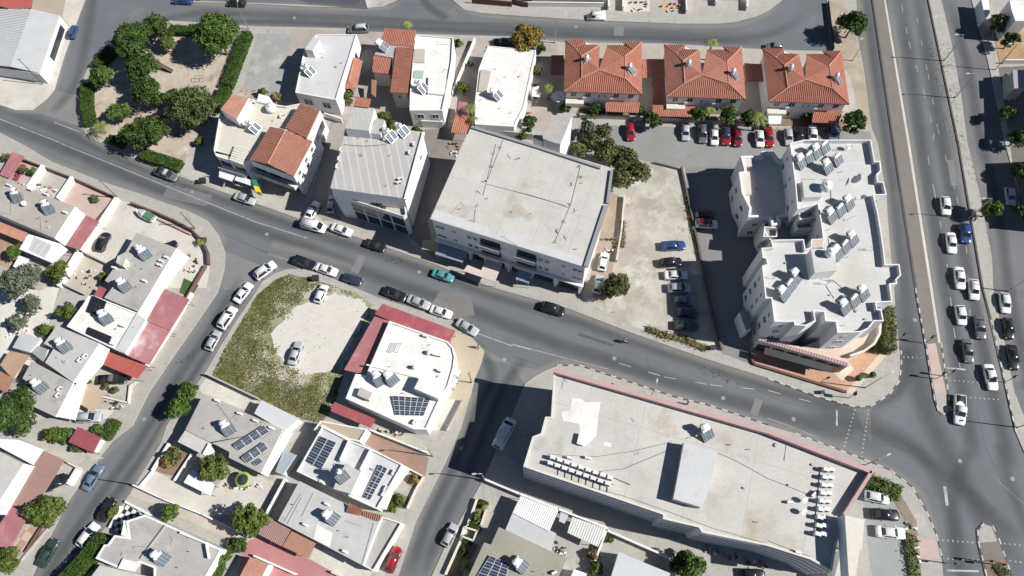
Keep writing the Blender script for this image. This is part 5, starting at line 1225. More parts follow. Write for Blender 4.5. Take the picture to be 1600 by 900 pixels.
e1 = W('a5 640,490', 3.6)[0]; e2 = W('a5 690,640', 3.6)[0]; d = (e2 - e1)
MB().hexa([p + Vector((0, 0, z_)) for z_ in (-1.3, 0) for p in (e1, e1 + d * .5, e1 + d * .5 + Vector((-1.0, .3, 0)), e1 + Vector((-1.0, .3, 0)))]).build('green_panel', gloss('sign_green', (.02, .22, .12), .5), sg)
MB().hexa([p + Vector((0, 0, z_)) for z_ in (-1.3, 0) for p in (e1 + d * .52, e2, e2 + Vector((-1.0, .3, 0)), e1 + d * .52 + Vector((-1.0, .3, 0)))]).build('yellow_panel', gloss('sign_yellow', (.75, .55, .02), .5), sg)
MB().tube([(e1.x, e1.y, .12), (e1.x, e1.y, 2.4)], .07, 6).build('post', METAL, sg)
pg = canopy('slatted timber pergola on the corner building terrace', 'a5 370,60 545,105 460,290 320,240', 7.9, WHITEM, name='pergola', thick=.02, seam=0, posts=True, base=6.1, cat='pergola') if False else None
w = W('a5 375,60 545,105 470,285 310,225', 6.9); c = cen(w); pg = empty('pergola', (c.x, c.y, 6.1), 'pale slatted pergola on the terrace of the corner building', 'pergola')
for k in range(7):
    t = k / 6; MB().bar(w[0].lerp(w[3], t), w[1].lerp(w[2], t), .42, .1).build('slat', WALLC, pg)
for p in w: MB().tube([(p.x, p.y, 6.1), (p.x, p.y, 6.85)], .06, 6).build('post', WALLC, pg)
tank_round(425, 172, 6.1, 'large white round tank on the terrace of the corner building', 1.05, 1.2)
heater(405, 206, 6.1, 'solar water heater with pale blue collector on the corner building', -35, 2, 'V')
acunit(396, 162, 6.1, 'white box by the rear parapet of the corner building', .2); acunit(440, 183, 6.1, 'white unit beside the round tank on the corner building', 1.2)
bld('garden_shed', 'small white shed behind the corner building', 'a4 670,130 800,165 850,240 790,250 650,225', 2.6, WALLW, WHITEM, cat='shed')

# ---- striped-roof building with glass front
M2 = bld('office_building', 'grey-roofed office with white side wall and planted front balcony', 'a6 215,505 230,400 720,560 1000,420 1205,450 p 632,310 516,294 534,227', 11.0, WALLW, surf('striped_screed', (.42, .405, .38), .08, .2, .08, 3, .9, .1, lines=[(.985, .17, 1.55, (.50, .485, .455), .35)], stain=((.33, .32, .295), .25, .6, .75)), cat='building', over=.1)
mo = M2['o']
w = W('a6 1210,455 p 633,312', 11.15); MB().bar(w[0], w[1], .45, .5).build('parapet', WALLW, mo)
part_box(mo, 'penthouse', 'a6 345,130 600,155 528,432 230,402', 10.8, 13.6, WALLW, surf('ribbed_screed', (.44, .44, .41), .08, .3, .08, 3, .9, lines=(.98, .2, .8, (.37, .37, .345), .1)))
part_box(mo, 'penthouse', 'a6 612,275 725,298 675,482 540,460', 10.8, 12.6, WALLW, ROOFG)
r1, r2, r3, r4 = [W(s, z)[0] for s, z in (('a6 370,8', 13.2), ('a6 555,40', 13.2), ('a6 522,145', 13.9), ('a6 338,125', 13.9))]
tiled(mo, [[r4, r3, r2, r1]], TILE, name='roof')
heater(617, 220, 11.0, 'solar water heater with twin white tanks on the office roof, left one', -42, 2, 'V'); heater(636, 212, 11.0, 'solar water heater on the office roof, right one', -42, 2, 'V')
for k, (px, py) in enumerate(((533, 236), (530, 250), (527, 262), (647, 227), (640, 240))): acunit(px, py, 11.0, ('white unit at the upper left edge of the office roof', 'white unit at the middle left edge of the office roof', 'white unit at the lower left edge of the office roof', 'unit below the right water heater on the office roof', 'unit near the right parapet of the office roof')[k], 1.4)
for px, py in ((626, 280), (620, 287)): pass
acunit(626, 281, 11.0, 'pair of vents on the office roof, upper one', .2); acunit(624, 287, 11.0, 'pair of vents on the office roof, lower one', .2)
MB().tube(W('a6 215,605 480,625 640,615 780,590', 11.05), .06, 5).build('roof_cable', CABLE, mo)
fb = bld('balcony_front', 'glazed lower front of the office with a planted balcony', 'Z6 470,295 925,360 940,440 920,452 480,310', 7.6, WALLW, CONC, par=.9, pw=.15, cat='building')
a, b = edge(fb, 3); d = (b - a).normalized(); L = (b - a).length; n_ = Vector((d.y, -d.x, 0))
for k in range(5):
    for z0, z1 in ((.3, 3.0), (3.5, 6.2)):
        u0, u1 = L * (k + .06) / 5, L * (k + .94) / 5
        MB().hexa([a + d * u + n_ * q + Vector((0, 0, z_)) for z_ in (z0, z1) for u, q in ((u0, .01), (u1, .01), (u1, .05), (u0, .05))]).build('glazing', GLASS, fb['o'])
wins(M2, 4, [(.5, .9, 4.5, 5.6), (.75, .9, 7.5, 8.6)], out=.0)

# ---- row of houses under the top street
H1 = bld('row_house', 'white flat-roofed house with raised stair head beside the vacant lot', 'Z2 375,215 630,215 500,625 245,578 300,310', 5.2, WALLW, ROOFP, par=.3, group=None)
part_box(H1['o'], 'stair_head', 'eD 605,295 720,130 790,180 705,310', 4.9, 7.2, WALLW, ROOFP)
wins(H1, 2, [(.25, 2.0, 1.8, 3.6), (.7, 1.8, 1.8, 3.6)], out=.02); wins(H1, 1, [(.3, 1, 1.8, 3.0), (.7, 1, 1.8, 3.0)], out=.02)
heater(490, 118, 4.9, 'solar water heater on the white house beside the vacant lot', -40, 2, 'V', True)
f = [W(s, z)[0] for s, z in (('eD 1190,385', 2.9), ('eD 1325,440', 2.9), ('eD 1250,790', 2.9), ('eD 1080,780', 2.9), ('eD 1225,420', 3.7), ('eD 1155,700', 3.7))]
vr = empty('veranda', (f[0].x, f[0].y, .1), 'hipped terracotta veranda beside the white house', 'veranda')
tiled(vr, [[f[0], f[4], f[1]], [f[1], f[4], f[5], f[2]], [f[2], f[5], f[3]], [f[3], f[5], f[4], f[0]]], TILEP, [(f[4], f[5])], name='roof')
for p in f[:4]: MB().tube([(p.x, p.y, .1), (p.x, p.y, 2.75)], .1, 6).build('post', WALLW, vr)

H2 = bld('tiled_house', 'narrow house with L-shaped terracotta roofs', 'eE 320,40 715,65 650,280 640,420 610,840 395,830 430,400 200,360 290,190', 5.6, WALLC, ROOFG, over=.3)
def gable(parent, s, zs, mat=TILE, **k):
    P = [G(x, y, z) for (x, y), z in zip(K(s), zs)]; tiled(parent, [P], mat, **k); return P
gable(H2['o'], 'eE 315,30 715,62 680,265 290,230', [6.4, 6.4, 5.7, 5.7], name='roof'); gable(H2['o'], 'eE 470,270 680,270 610,840 395,830', [5.9, 6.5, 6.5, 5.9], name='roof')
h2 = bld('tiled_lodge', 'small square terracotta-roofed lodge beside the narrow house', 'eE 195,370 405,395 385,600 180,580', 4.6, WALLC, ROOFG, over=.1); gable(h2['o'], 'eE 190,362 410,390 388,605 172,580', [5.3, 5.3, 4.8, 4.8], name='roof')
gable(h2['o'], 'eE 165,670 225,680 215,890 160,850', [3.4, 3.4, 3.0, 3.0], TILEB, name='lean_to_roof')
heater(606, 78, 5.7, 'solar water heater with bright blue panel between terracotta roofs', -25, 2, 'H'); wins(H2, 4, [(.5, .8, 3.4, 4.4)], out=-.28)
H3 = bld('white_house', 'long bright white house with balcony and roof tank', 'eE 720,110 1180,145 1165,430 1100,800 Z2 1165,690 960,690 eE 640,850 690,280', 5.6, WALLW, ROOFW, par=.35, pw=.2)
part_box(H3['o'], 'front_bay', 'a6 1150,180 1400,200 1440,320 1180,310', .1, 2.4, WALLW, DECKV, par=.8)
heater(666, 144, 5.3, 'solar water heater on the long bright white house', -40, 2, 'V'); wins(H3, 4, [(.3, 1.4, 3.0, 4.4), (.75, 1.4, 3.0, 4.4)], out=.02)
part_box(H3['o'], 'skylight', 'eE 695,285 830,290 825,455 690,455', 5.2, 5.7, WALLC, surf('ribbed_beige', (.46, .42, .36), .05, .3, .05, 3, .9)); part_box(H3['o'], 'skylight', 'eE 695,555 820,560 800,655 685,650', 5.2, 5.5, WALLC, surf('pale_green', (.33, .45, .40), .05, .3, .05, 3, .7)); part_box(H3['o'], 'roof_box', 'eE 870,630 1090,640 1060,860 860,840', 5.2, 5.75, WALLW, ROOFW)
H4 = bld('white_house', 'broad single-storey house with patchy white roof', 'Z2 1450,285 Z3 150,315 75,670 p 803,198 742,194 742,160 748,107', 4.0, WALLW, ROOFW, par=.15)
part_box(H4['o'], 'skylight', 'eF 170,385 300,405 245,665 135,655', 3.7, 4.25, WALLC, MATS['ribbed_beige'])
heater(783, 155, 3.9, 'solar water heater on the broad single-storey house', -38, 2, 'H')
canopy('terracotta tiled carport below the long white house', 'a8 390,85 520,120 470,265 340,250', 3.0, TILE, name='carport', cat='carport', seam=.4, seam_h=.08, step_w=.2)
canopy('pink tiled carport above the terracotta carport', 'a8 410,-10 480,0 520,110 395,85', 2.9, PINKM, name='carport', cat='carport', seam=.4)
canopy('white parasol-shaped tent in the side yard', 'eF 820,610 890,590 915,690 900,730 800,720', 2.6, WHITEM, name='tent', cat='tent', seam=0)
um = G(872, 150.5, 2.4); ub = empty('parasol', (um.x, um.y, .12), 'grey-white garden parasol in the shadow of the duplex', 'parasol')
mb = MB()
for k in range(8):
    t0, t1 = 2 * math.pi * k / 8, 2 * math.pi * (k + 1) / 8; mb.poly([(um.x, um.y, 2.9), (um.x + 1.5 * math.cos(t0), um.y + 1.5 * math.sin(t0), 2.35), (um.x + 1.5 * math.cos(t1), um.y + 1.5 * math.sin(t1), 2.35)])
mb.build('fabric', WHITEM, ub); MB().tube([(um.x, um.y, .12), (um.x, um.y, 2.9)], .04, 6).build('pole', METAL, ub)
bld('outhouse', 'small pale outhouse under the round bush south of the broad house', 'a8 880,205 1040,225 1030,265 780,240', 2.4, WALLC, CONC, cat='outhouse')

# ---- three terracotta duplexes
def duplex(dx, dy, label, nm, tm):
    e0, r0 = 6.0, 7.5
    sh = G(881 + dx, 142.5 + dy, e0) - G(881, 142.5, e0)
    def q(x, y, z): p = W('eH %f,%f' % (x, y), z)[0]; return p + Vector((sh.x, sh.y, 0))
    e = e0
    P = dict(a=q(185, 180, e), b=q(440, 180, e), c=q(300, 275, e + .75), d=q(390, 380, r0), e=q(390, 650, r0), f=q(170, 820, e), g=q(615, 245, e), h=q(600, 550, r0 + .5), i=q(710, 245, e), j=q(895, 240, e), k=q(905, 205, e), l=q(1135, 205, e), m=q(1025, 305, e + .75), n=q(930, 380, r0), o=q(930, 660, r0), p=q(1140, 855, e), s=q(300, 300, e + .7), cc=q(440, 235, e))
    root_pts = [q(190, 185, e), q(440, 185, e), q(610, 250, e), q(615, 560, e), q(700, 560, e), q(712, 250, e), q(900, 210, e), q(1130, 210, e), q(1135, 845, e), q(178, 815, e)]
    c = cen(root_pts); r = empty('duplex_house', (c.x, c.y, .1), label, 'house', 'terracotta duplex houses')
    pts = [(p.x, p.y) for p in root_pts]
    if area2(pts) < 0: pts.reverse()
    MB().prism(offset(pts, -.35), .1, e - .15).build('wall', WALLW, r)
    X, Y = Vector((1, .05, 0)), Vector((-.05, 1, 0))
    def tr(keys, ac): return [([P[k_] for k_ in t_], ac) for t_ in keys.split()]
    F = tr('afe aed adc', Y) + tr('acb', X) + [([P['b'], P['c'], P['cc']], X)] + [([P['cc'], P['s'], P['d'], P['g']], X)] + tr('deh dhg', Y) + tr('feh fhp pho', X) + tr('inh noh', Y) + tr('ijn jmn klm', X) + tr('lpo lon lnm', Y)
    tiled(r, F, tm, [(P['a'], P['c']), (P['c'], P['d']), (P['d'], P['e']), (P['e'], P['f']), (P['d'], P['g']), (P['e'], P['h']), (P['h'], P['o']), (P['i'], P['n']), (P['n'], P['o']), (P['o'], P['p']), (P['l'], P['m']), (P['m'], P['n'])], step=.4)
    # south wall windows and sills
    a, b = q(178, 815, e), q(1135, 845, e); a.z = b.z = 0; L = (b - a).length; d = (b - a).normalized(); nrm = Vector((d.y, -d.x, 0)); a = a - nrm * .33
    b = b - nrm * .33
    for u, w_ in ((.12, 1.2), (.31, 1.2), (.46, .5), (.53, .5), (.68, 1.2), (.87, 1.2)):
        window(r, a, b, u * L, w_, 4.0, 5.3 if w_ > 1 else 4.8, out=.01); 
        if w_ > 1: window(r, a, b, u * L, w_, 1.0, 2.3, out=.01)
    for u in (.24, .60): MB().bar(a + d * (u * L) + nrm * .3 + Vector((0, 0, 4.1)), a + d * (u * L + .7) + nrm * .3 + Vector((0, 0, 4.1)), .35, .55).build('wall_unit', FRAMEW, r)
    MB().bar(a + d * .3 + nrm * .7 + Vector((0, 0, 3.0)), a + d * (.26 * L) + nrm * .7 + Vector((0, 0, 3.0)), 1.4, .9).build('balcony', WALLC, r)
    for k, (hx, hy) in enumerate(((520, 505), (1055, 610))):
        p = q(hx, hy, e + .75); h = heater(0, 0, e, '%s solar water heater on the %s terracotta duplex' % (('left', 'right')[k], nm), -38, 1, 'V', False, 'solar water heaters on the duplexes'); h.location = (p.x, p.y, p.z - .1)
    return r
duplex(0, 0, 'terracotta duplex at the left of the three, beside the broad white-roofed house', 'left', TILE)
duplex(160, 8, 'terracotta duplex in the middle of the three', 'middle', TILE2)
duplex(320, 15.5, 'terracotta duplex at the right of the three, beside the dual carriageway', 'right', TILE3)
for lb, s, z in (('tiled veranda under the left duplex', 'Z3 585,635 800,640 790,705 585,697', 2.9), ('long tiled veranda under the middle duplex', 'Z3 878,640 1145,650 1140,732 880,726', 2.9), ('tiled veranda under the right duplex', 'Z4 285,685 470,690 440,768 275,766', 2.9),
                 ('tiled carport left of the left duplex', 'Z3 245,345 325,345 325,470 240,470', 2.8), ('tiled link roof between the left and middle duplexes', 'Z3 815,368 955,370 955,488 815,486', 3.1), ('tiled side carport of the middle duplex', 'Z3 875,492 960,492 962,640 880,640', 2.7),
                 ('tiled link roof between the middle and right duplexes', 'Z3 1452,395 1580,402 1580,510 1455,512', 3.1)):
    canopy('terracotta ' + lb, s, z, TILE, name='tiled_canopy', seam=.38, step_w=.2, seam_h=.08, group='tiled canopies of the duplexes', across=(1, 0, 0))
canopy('small white canopy under the right duplex', 'Z4 0,690 90,690 80,775 5,775', 2.6, WHITEM, seam=0)
# ---- corner shed, top left
F1 = bld('workshop', 'grey gable-roofed workshop with white side wall at the top left', 'p -60,15 48,14 93,24 62,116 14,108 -60,98', 3.4, WALLW, GREYM, cat='workshop', over=.1)
rA = W('p 49,14 16,104', 4.4); eL = W('p -60,14 -60,98', 3.5); eR = W('p 93,24 61,114', 3.5)
tiled(F1['o'], [[eL[0], eL[1], rA[1], rA[0]], [rA[0], rA[1], eR[1], eR[0]]], GREYM, [], step=.8, name='metal_roof', thick=.1, w=.08, h=.04)
a, b = edge(F1, 2); MB().bar(a.lerp(b, .35) + Vector((0, 0, 1.5)), a.lerp(b, .9) + Vector((0, 0, 1.5)), .1, 1.6).build('dark_doorway', GLASS, F1['o'])
canopy('red sheet roof behind the grey workshop', 'p -60,-30 55,-30 48,12 18,14 -60,-4', 3.6, ORNGM, seam=.9, name='lean_to', cat='roof')
canopy('tan sheet roof beside the red one at the top left', 'p 55,-30 108,-30 97,27 49,14', 3.0, surf('tan_sheet', (.40, .33, .27), .1, .3, .08, 3, .8), seam=0, name='lean_to', cat='roof')
# ---- houses above the top street
for k, (lb, s, z, wm, rm) in enumerate((('pale house at the top border left of the junction', 'p 300,-30 560,-28 570,-6 470,-12 300,-18', 4, WALLW, ROOFC), ('beige-walled house at the top border above the parked white van', 'p 830,-60 950,-60 950,-14 830,-20', 4.5, WALLC, TILE),
        ('house with pink patio at the top border', 'p 1010,-70 1075,-70 1075,-22 1010,-24', 4.5, WALLW, TILEP), ('white house at the right end of the top border', 'p 1120,-70 1170,-70 1165,-22 1115,-22', 4.5, WALLW, ROOFC))):
    bld('street_house', lb, s, z, wm, rm)
patch('top_patio', 'Z3 110,0 560,5 560,35 130,38', PINKP); patch('top_patio', 'Z3 700,0 860,0 860,70 700,75', CONCW); patch('top_patio', 'Z3 930,10 1060,15 1060,55 930,60', surf('salmon_paving', (.50, .32, .22), .08, .3, .1, 4, .9))
for k, s in enumerate(('Z3 0,20 100,45', 'Z3 600,-10 600,65', 'Z3 690,-10 690,70', 'Z3 1080,-10 1085,90', 'Z3 1265,-10 1270,40', 'Z3 1460,-10 1460,70', 'Z2 1350,20 1600,42', 'Z3 100,40 570,45')):
    wall(s, 1.3 if k != 6 else 1.5, (WALLW, BRICKR)[k in (0, 6)], ('brown fence wall at the left of the top gardens', 'white wall beside the grey gate at the top', 'white wall left of the planted patio at the top', 'tall white wall right of the salmon patio', 'white wall of the right driveway at the top', 'white wall at the end of the top gardens', 'brown railing wall right of the top junction', 'low white wall in front of the pink patio')[k])
# ---- café on the corner of the middle block
C1 = bld('corner_cafe', 'white-roofed corner cafe with rounded front and red awnings', 'dH 590,140 1200,355 1255,420 1278,520 1262,640 1205,830 Z10 1150,700 1065,885 985,882 560,690 622,537 688,543', 4.4, WALLW, ROOFW, par=.25, pw=.3, cat='cafe')
part_box(C1['o'], 'roof_hut', 'Z10 1030,545 1165,605 1135,690 988,628', 4.1, 6.4, WALLW, ROOFW); part_box(C1['o'], 'roof_hut', 'Z10 650,620 730,655 705,700 632,668', 4.1, 5.3, WALLC, surf('hut_grey', (.45, .42, .39), .08, .3, .1, 4, .9))
MB().bar(W('Z10 690,480', 4.3)[0], W('Z10 1010,560', 4.3)[0], .25, .35).build('roof_upstand', WALLW, C1['o'])
heater(598, 602, 4.2, 'left solar water heater on the white cafe roof', -62, 2, 'H'); heater(619, 600, 4.2, 'right solar water heater on the white cafe roof', -50, 2, 'H')
pv('Z10 870,795 1048,800 1092,690 852,672', 6, 4, 4.2, 'blue solar array on the white cafe roof', tilt=.35)
acunit(665, 526, 4.2, 'white unit behind the red awning on the cafe roof', -.4); acunit(680, 555, 4.2, 'grey louvred unit on the cafe roof', -.4); acunit(686, 556, 4.2, 'louvred unit right of another on the cafe roof', -.4); acunit(687, 580, 4.2, 'boxed unit near the rounded edge of the cafe roof', -.6); acunit(648, 660, 4.2, 'white unit at the lower edge of the cafe roof', .8)
rk = MB()
for k in range(5): rk.bar(W('dH %d,%d' % (640 + 18 * k, 370), 4.9)[0], W('dH %d,%d' % (600 + 18 * k, 460), 4.9)[0], .05, .05)
g_ = W('dH 650,400', 4.1)[0]; rko = empty('clothes_rack', (g_.x, g_.y, 4.15), 'grey drying rack on the cafe roof', 'rack'); rk.build('rails', METAL, rko)
for p in W('dH 640,370 712,370 672,460 600,460', 4.9): MB().tube([(p.x, p.y, 4.15), (p.x, p.y, 4.9)], .04, 6).build('leg', METAL, rko)
tank_round(670, 552, 4.15, 'small white tank on the cafe roof', .4, .7); tank_round(648, 575, 4.15, 'white drum casting a dark shadow on the cafe roof', .35, .9)
canopy('long faded pink awning along the left side of the cafe', 'Z10 740,178 832,207 662,537 550,512', 3.1, PINKM, name='cafe_awning', seam=.95, cat='awning')
canopy('bright red awning along the street front of the cafe', 'Z10 742,162 792,98 1246,266 1212,336 838,205', 3.2, REDM, name='cafe_awning', seam=1.1, cat='awning', across=W('Z10 792,98', 0)[0] - W('Z10 1246,266', 0)[0])
canopy('small red lean-to below the cafe', 'Z10 490,712 745,818 718,876 465,768', 2.9, REDM, name='lean_to', seam=.8, cat='roof')
for k, s in enumerate(('dH 1285,640 1335,665 1310,720 1265,700', 'dH 1275,740 1305,755 1260,840 1220,825')): canopy(('upper white parasol strip beside the rounded cafe front', 'lower white parasol strip beside the rounded cafe front')[k], s, 2.6, WHITEM, seam=0, name='cafe_awning', cat='awning')
patch('cafe_terrace_floor', 'Z10 1130,690 1290,700 1200,890 1060,890', CONCW)
wall('Z10 1290,705 1215,850 1190,895', 1.0, METAL, 'metal railing beside the cafe terrace', t=.08, name='railing', cat='railing')
bld('terrace_room', 'beige flat roof with white edging between cafe and solar roofs', 'cC 470,-20 960,70 880,200 770,180 490,40 400,80', 3.4, WALLW, surf('beige_roof', (.40, .34, .26), .08, .3, .08, 4, .9), par=.25, cat='house')
# ---- C2 house with solar arrays
C2 = bld('solar_house', 'grey flat roof with two blue solar arrays beside the waste lot', 'cA 515,240 1350,605 cB 1385,465 1050,300 1055,240 900,160 850,140 cA 600,748 330,612', 3.7, WALLW, ROOFG)
part_box(C2['o'], 'porch_roof', 'cA 330,615 600,748 512,868 250,735', 2.9, 3.45, WALLW, ROOFC); part_box(C2['o'], 'eyebrow_slab', 'cA 1368,608 1442,642 1300,890 cB 1445,495 1385,465', 2.7, 3.2, WALLW)
bld('grey_shed', 'pale grey metal shed roof behind the solar house', 'cA 1125,300 1512,490 1360,628 1048,440', 3.0, WALLW, surf('pale_metal', (.54, .55, .555), .04, .3, .05, 3, .6), cat='shed')
MB().poly(W('cA 575,742 640,835 568,892 508,862', 4.0)).build('sail_panel', WALLW, C2['o'])
pv('cA 880,830 1205,628 1150,560 830,765', 4, 2, 3.7, 'upper blue solar array on the grey-roofed house', tilt=.55); pv('cB 1235,362 1465,200 1415,135 1180,298', 3, 2, 3.7, 'lower blue solar array on the grey-roofed house', tilt=.55); pv('cB 1330,390 1410,340 1380,305 1300,355', 1, 1, 3.7, 'single small solar panel on the grey-roofed house', tilt=.4)
heater(363, 679, 3.7, 'solar water heater above the arrays on the grey-roofed house', -60, 2, 'H')
for k, (x, y) in enumerate(((670, 310), (905, 445), (1070, 520), (1235, 595))): acunit(240 + x / 6.667, 580 + y / 6.667, 3.7, 'white unit number %s from the left along the north edge of the solar house' % ('one', 'two', 'three', 'four')[k], -.4)
MB().tube(W('cA 660,340 800,520 830,560', 3.75), .035, 5).build('roof_cable', CABLE, C2['o'])
canopy('white canopy over the patio below the solar house', 'cB 665,415 760,480 900,580 860,700 580,560', 2.8, WHITEM, name='patio_canopy', seam=0)
gz = W('cB 1195,530', 2.2)[0]; gb = empty('garden_parasol', (gz.x, gz.y, .14), 'round green-rimmed parasol on the white patio', 'parasol'); mb = MB()
for k in range(14):
    t0, t1 = 2 * math.pi * k / 14, 2 * math.pi * (k + 1) / 14
    mb.poly([(gz.x, gz.y, 2.6), (gz.x + .95 * math.cos(t0), gz.y + .95 * math.sin(t0), 2.3), (gz.x + .95 * math.cos(t1), gz.y + .95 * math.sin(t1), 2.3)], 0)
    mb.poly([(gz.x + .95 * math.cos(t0), gz.y + .95 * math.sin(t0), 2.3), (gz.x + 1.35 * math.cos(t0), gz.y + 1.35 * math.sin(t0), 2.1), (gz.x + 1.35 * math.cos(t1), gz.y + 1.35 * math.sin(t1), 2.1), (gz.x + .95 * math.cos(t1), gz.y + .95 * math.sin(t1), 2.3)], 1)
mb.build('fabric', [gloss('dark_canvas', (.025, .03, .035), .8), gloss('lime_canvas', (.30, .42, .10), .8)], gb); MB().tube([(gz.x, gz.y, .14), (gz.x, gz.y, 2.6)], .04, 6).build('pole', METAL, gb)
wall('cA 575,45 1120,305', 1.4, WALLB, 'grey wall between the waste lot and the solar house'); wall('cB 80,590 400,740 800,895 1300,1140', 1.1, WALLW, 'long white wall down the driveway below the solar house'); wall('cB 270,440 120,620', .5, WALLW, 'short white wall at the solar house gate')
wall('cB 450,160 275,440', 1.0, WALLW, 'white front wall of the planted garden'); wall('cB 680,270 500,545', .8, WALLW, 'white wall along the narrow patio path'); wall('cC 130,600 -10,860 cD 130,270', 1.6, WALLW, 'white wall in the gap between the patio and the solar roofs')
bld('side_shed', 'bluish sheet-roofed shed in the gap beside the solar roofs', 'cC 90,280 220,340 80,550 0,515', 2.6, WALLW, surf('bluish_sheet', (.33, .37, .40), .05, .3, .05, 3, .5), cat='shed')
# ---- C3 pair of solar roofs
C3 = bld('solar_terrace_house', 'white-edged double house with two blue solar arrays', 'cC 492,38 775,185 1000,275 1330,438 1062,905 770,772 222,510', 4.1, WALLW, ROOFP, par=.4, pw=.22)
part_box(C3['o'], 'stair_head', 'cC 735,425 893,515 785,745 607,690 640,600', 3.7, 5.9, WALLW, ROOFC)
for s in ('cC 775,190 680,400', 'cC 1000,285 890,500', 'cC 890,515 775,765'): w = W(s, 4.3); MB().bar(w[0], w[1], .3, .9).build('party_wall', WALLW, C3['o'])
part_box(C3['o'], 'balcony', 'cC 1332,442 1402,480 1225,720 1150,905 1065,905', 2.6, 3.3, WALLW)
pv('cC 305,400 480,495 640,210 460,138', 2, 5, 3.7, 'large blue solar array at the west end of the double house', tilt=.3); pv('cC 905,782 988,812 1172,480 1087,436', 2, 6, 3.7, 'narrow blue solar array at the east end of the double house', tilt=.3)
heater(541, 752, 5.9, 'solar water heater on the raised stair head of the double house', -55, 2, 'V', False)
for k, (x, y) in enumerate(((1235, 525), (1155, 690), (1130, 745))): acunit(430 + x / 6.667, 660 + y / 6.667, 3.7, ('upper', 'middle', 'lower')[k] + ' white unit along the east parapet of the double house', 1.0)
acunit(504, 753, 3.7, 'white unit at the lower left edge of the double house', -.5)
wall('cC 1400,490 1550,570 1470,700 1380,900', .7, WALLC, 'cream front wall of the double house garden')
wall('cC 1000,90 1600,330', 1.2, WALLW, 'white wall above the brown court'); wall('cC 985,95 900,215', 1.2, WALLW, 'short white wall at the west end of the brown court')
# ---- C4
C4 = bld('weathered_house', 'weathered grey flat roof with a white stain above the pink court', 'p 468,751.5 cD 890,128 1290,322 1110,790 228,325', 3.9, WALLW, surf('weathered_screed', (.46, .455, .44), .1, .25, .08, 3, .9, .1, stain=[((.62, .60, .55), .13, .6, .7), ((.36, .345, .32), .3, .6, .75)]))
part_box(C4['o'], 'front_terrace', 'cD 1312,280 1520,348 1222,850 1112,790 1290,330', .1, 3.3, WALLW, ROOFG, par=.5)
for s, nm in (('cD 975,140 1112,215 1090,272 935,238', 0), ('cD 1125,220 1312,268 1280,332 1108,262', 1)): P = W(s, 4.3); P[2].z -= .0; gable(C4['o'], s, [4.9, 4.9, 4.2, 4.2], TILEP, name='tiled_hood')
MB().poly(W('cD 640,360 700,400 800,450 770,600 600,510', 3.906)).build('paint_patch', ROOFW, C4['o'])
for s in ('cD 600,40 480,280', 'cD 480,80 330,360', 'cD 470,50 300,330', 'cD 1230,350 1110,780'): w = W(s, 3.95); MB().bar(w[0], w[1], .18, .1).build('roof_joint', WALLB, C4['o'])
heater(528, 815, 3.9, 'solar water heater on the weathered grey roof', -40, 2, 'H'); acunit(478, 820, 3.9, 'white unit at the west edge of the weathered roof', -.5); acunit(512, 788, 3.9, 'white unit at the north edge of the weathered roof', -.5); acunit(540, 862, 3.9, 'white unit at the south edge of the weathered roof', -.5)
canopy('brown corrugated carport beside the pink court', 'cD 112,275 370,405 265,590 20,462', 2.8, BROWNM, name='carport', cat='carport', seam=.32, step_w=.14, seam_h=.06); canopy('flat terracotta carport beside the weathered roof', 'cD 372,432 622,560 540,716 275,592', 2.8, surf('rust_sheet', (.38, .20, .14), .08, .3, .08, 4, .8), name='carport', cat='carport', seam=0)
wall('cD 0,690 430,880', 1.2, WALLW, 'white wall along the south side of the pink court'); wall('cD 800,860 900,905', 1.0, WALLC, 'cream wall end at the pale court')
bld('corner_house', 'terracotta and white roof at the bottom border below the pink court', 'cD -60,700 130,780 60,910 300,960 -200,960', 3.4, WALLW, TILEP, over=.1)
# ---- C5 house at the bottom with checkered terrace
C5 = bld('checkered_house', 'grey-roofed white-edged house with checkered corner terrace', 'cE 585,245 735,195 1335,465 1165,760 800,760 800,612 690,570 520,612 345,538 412,430 440,428 495,355 602,372', 3.7, WALLW, ROOFG, par=.12, pw=.3)
part_box(C5['o'], 'white_slab', 'cE 560,540 690,570 640,640 520,615', 3.5, 4.1, WALLW); part_box(C5['o'], 'white_wedge', 'cE 560,250 600,375 545,355 570,240', 3.0, 3.9, WALLW)
w = W('cE 895,280 700,540', 3.75); MB().bar(w[0], w[1], .2, .35).build('roof_joint', WALLB, C5['o'])
w = W('cE 1010,335 1220,420', 4.0); MB().bar(w[0], w[1], .3, .6).build('roof_upstand', WALLW, C5['o']); w = W('cE 1215,430 1235,540', 4.2); MB().bar(w[0], w[1], .15, .8).build('frame', WALLW, C5['o'])
heater(263, 878, 3.6, 'solar water heater with round white tank on the checkered-terrace house', -40, 2, 'H'); wall('cE 590,95 860,240 1340,465', .6, WALLW, 'white balustrade of the checkered terrace', t=.3); wall('cE 560,130 470,300', .7, WALLW, 'white balustrade facing the side street', t=.25)
lower = bld('lower_house', 'pale flat roof at the bottom border below the checkered terrace', 'cE 380,590 640,650 760,680 720,760 250,760', 3.2, WALLW, ROOFC)
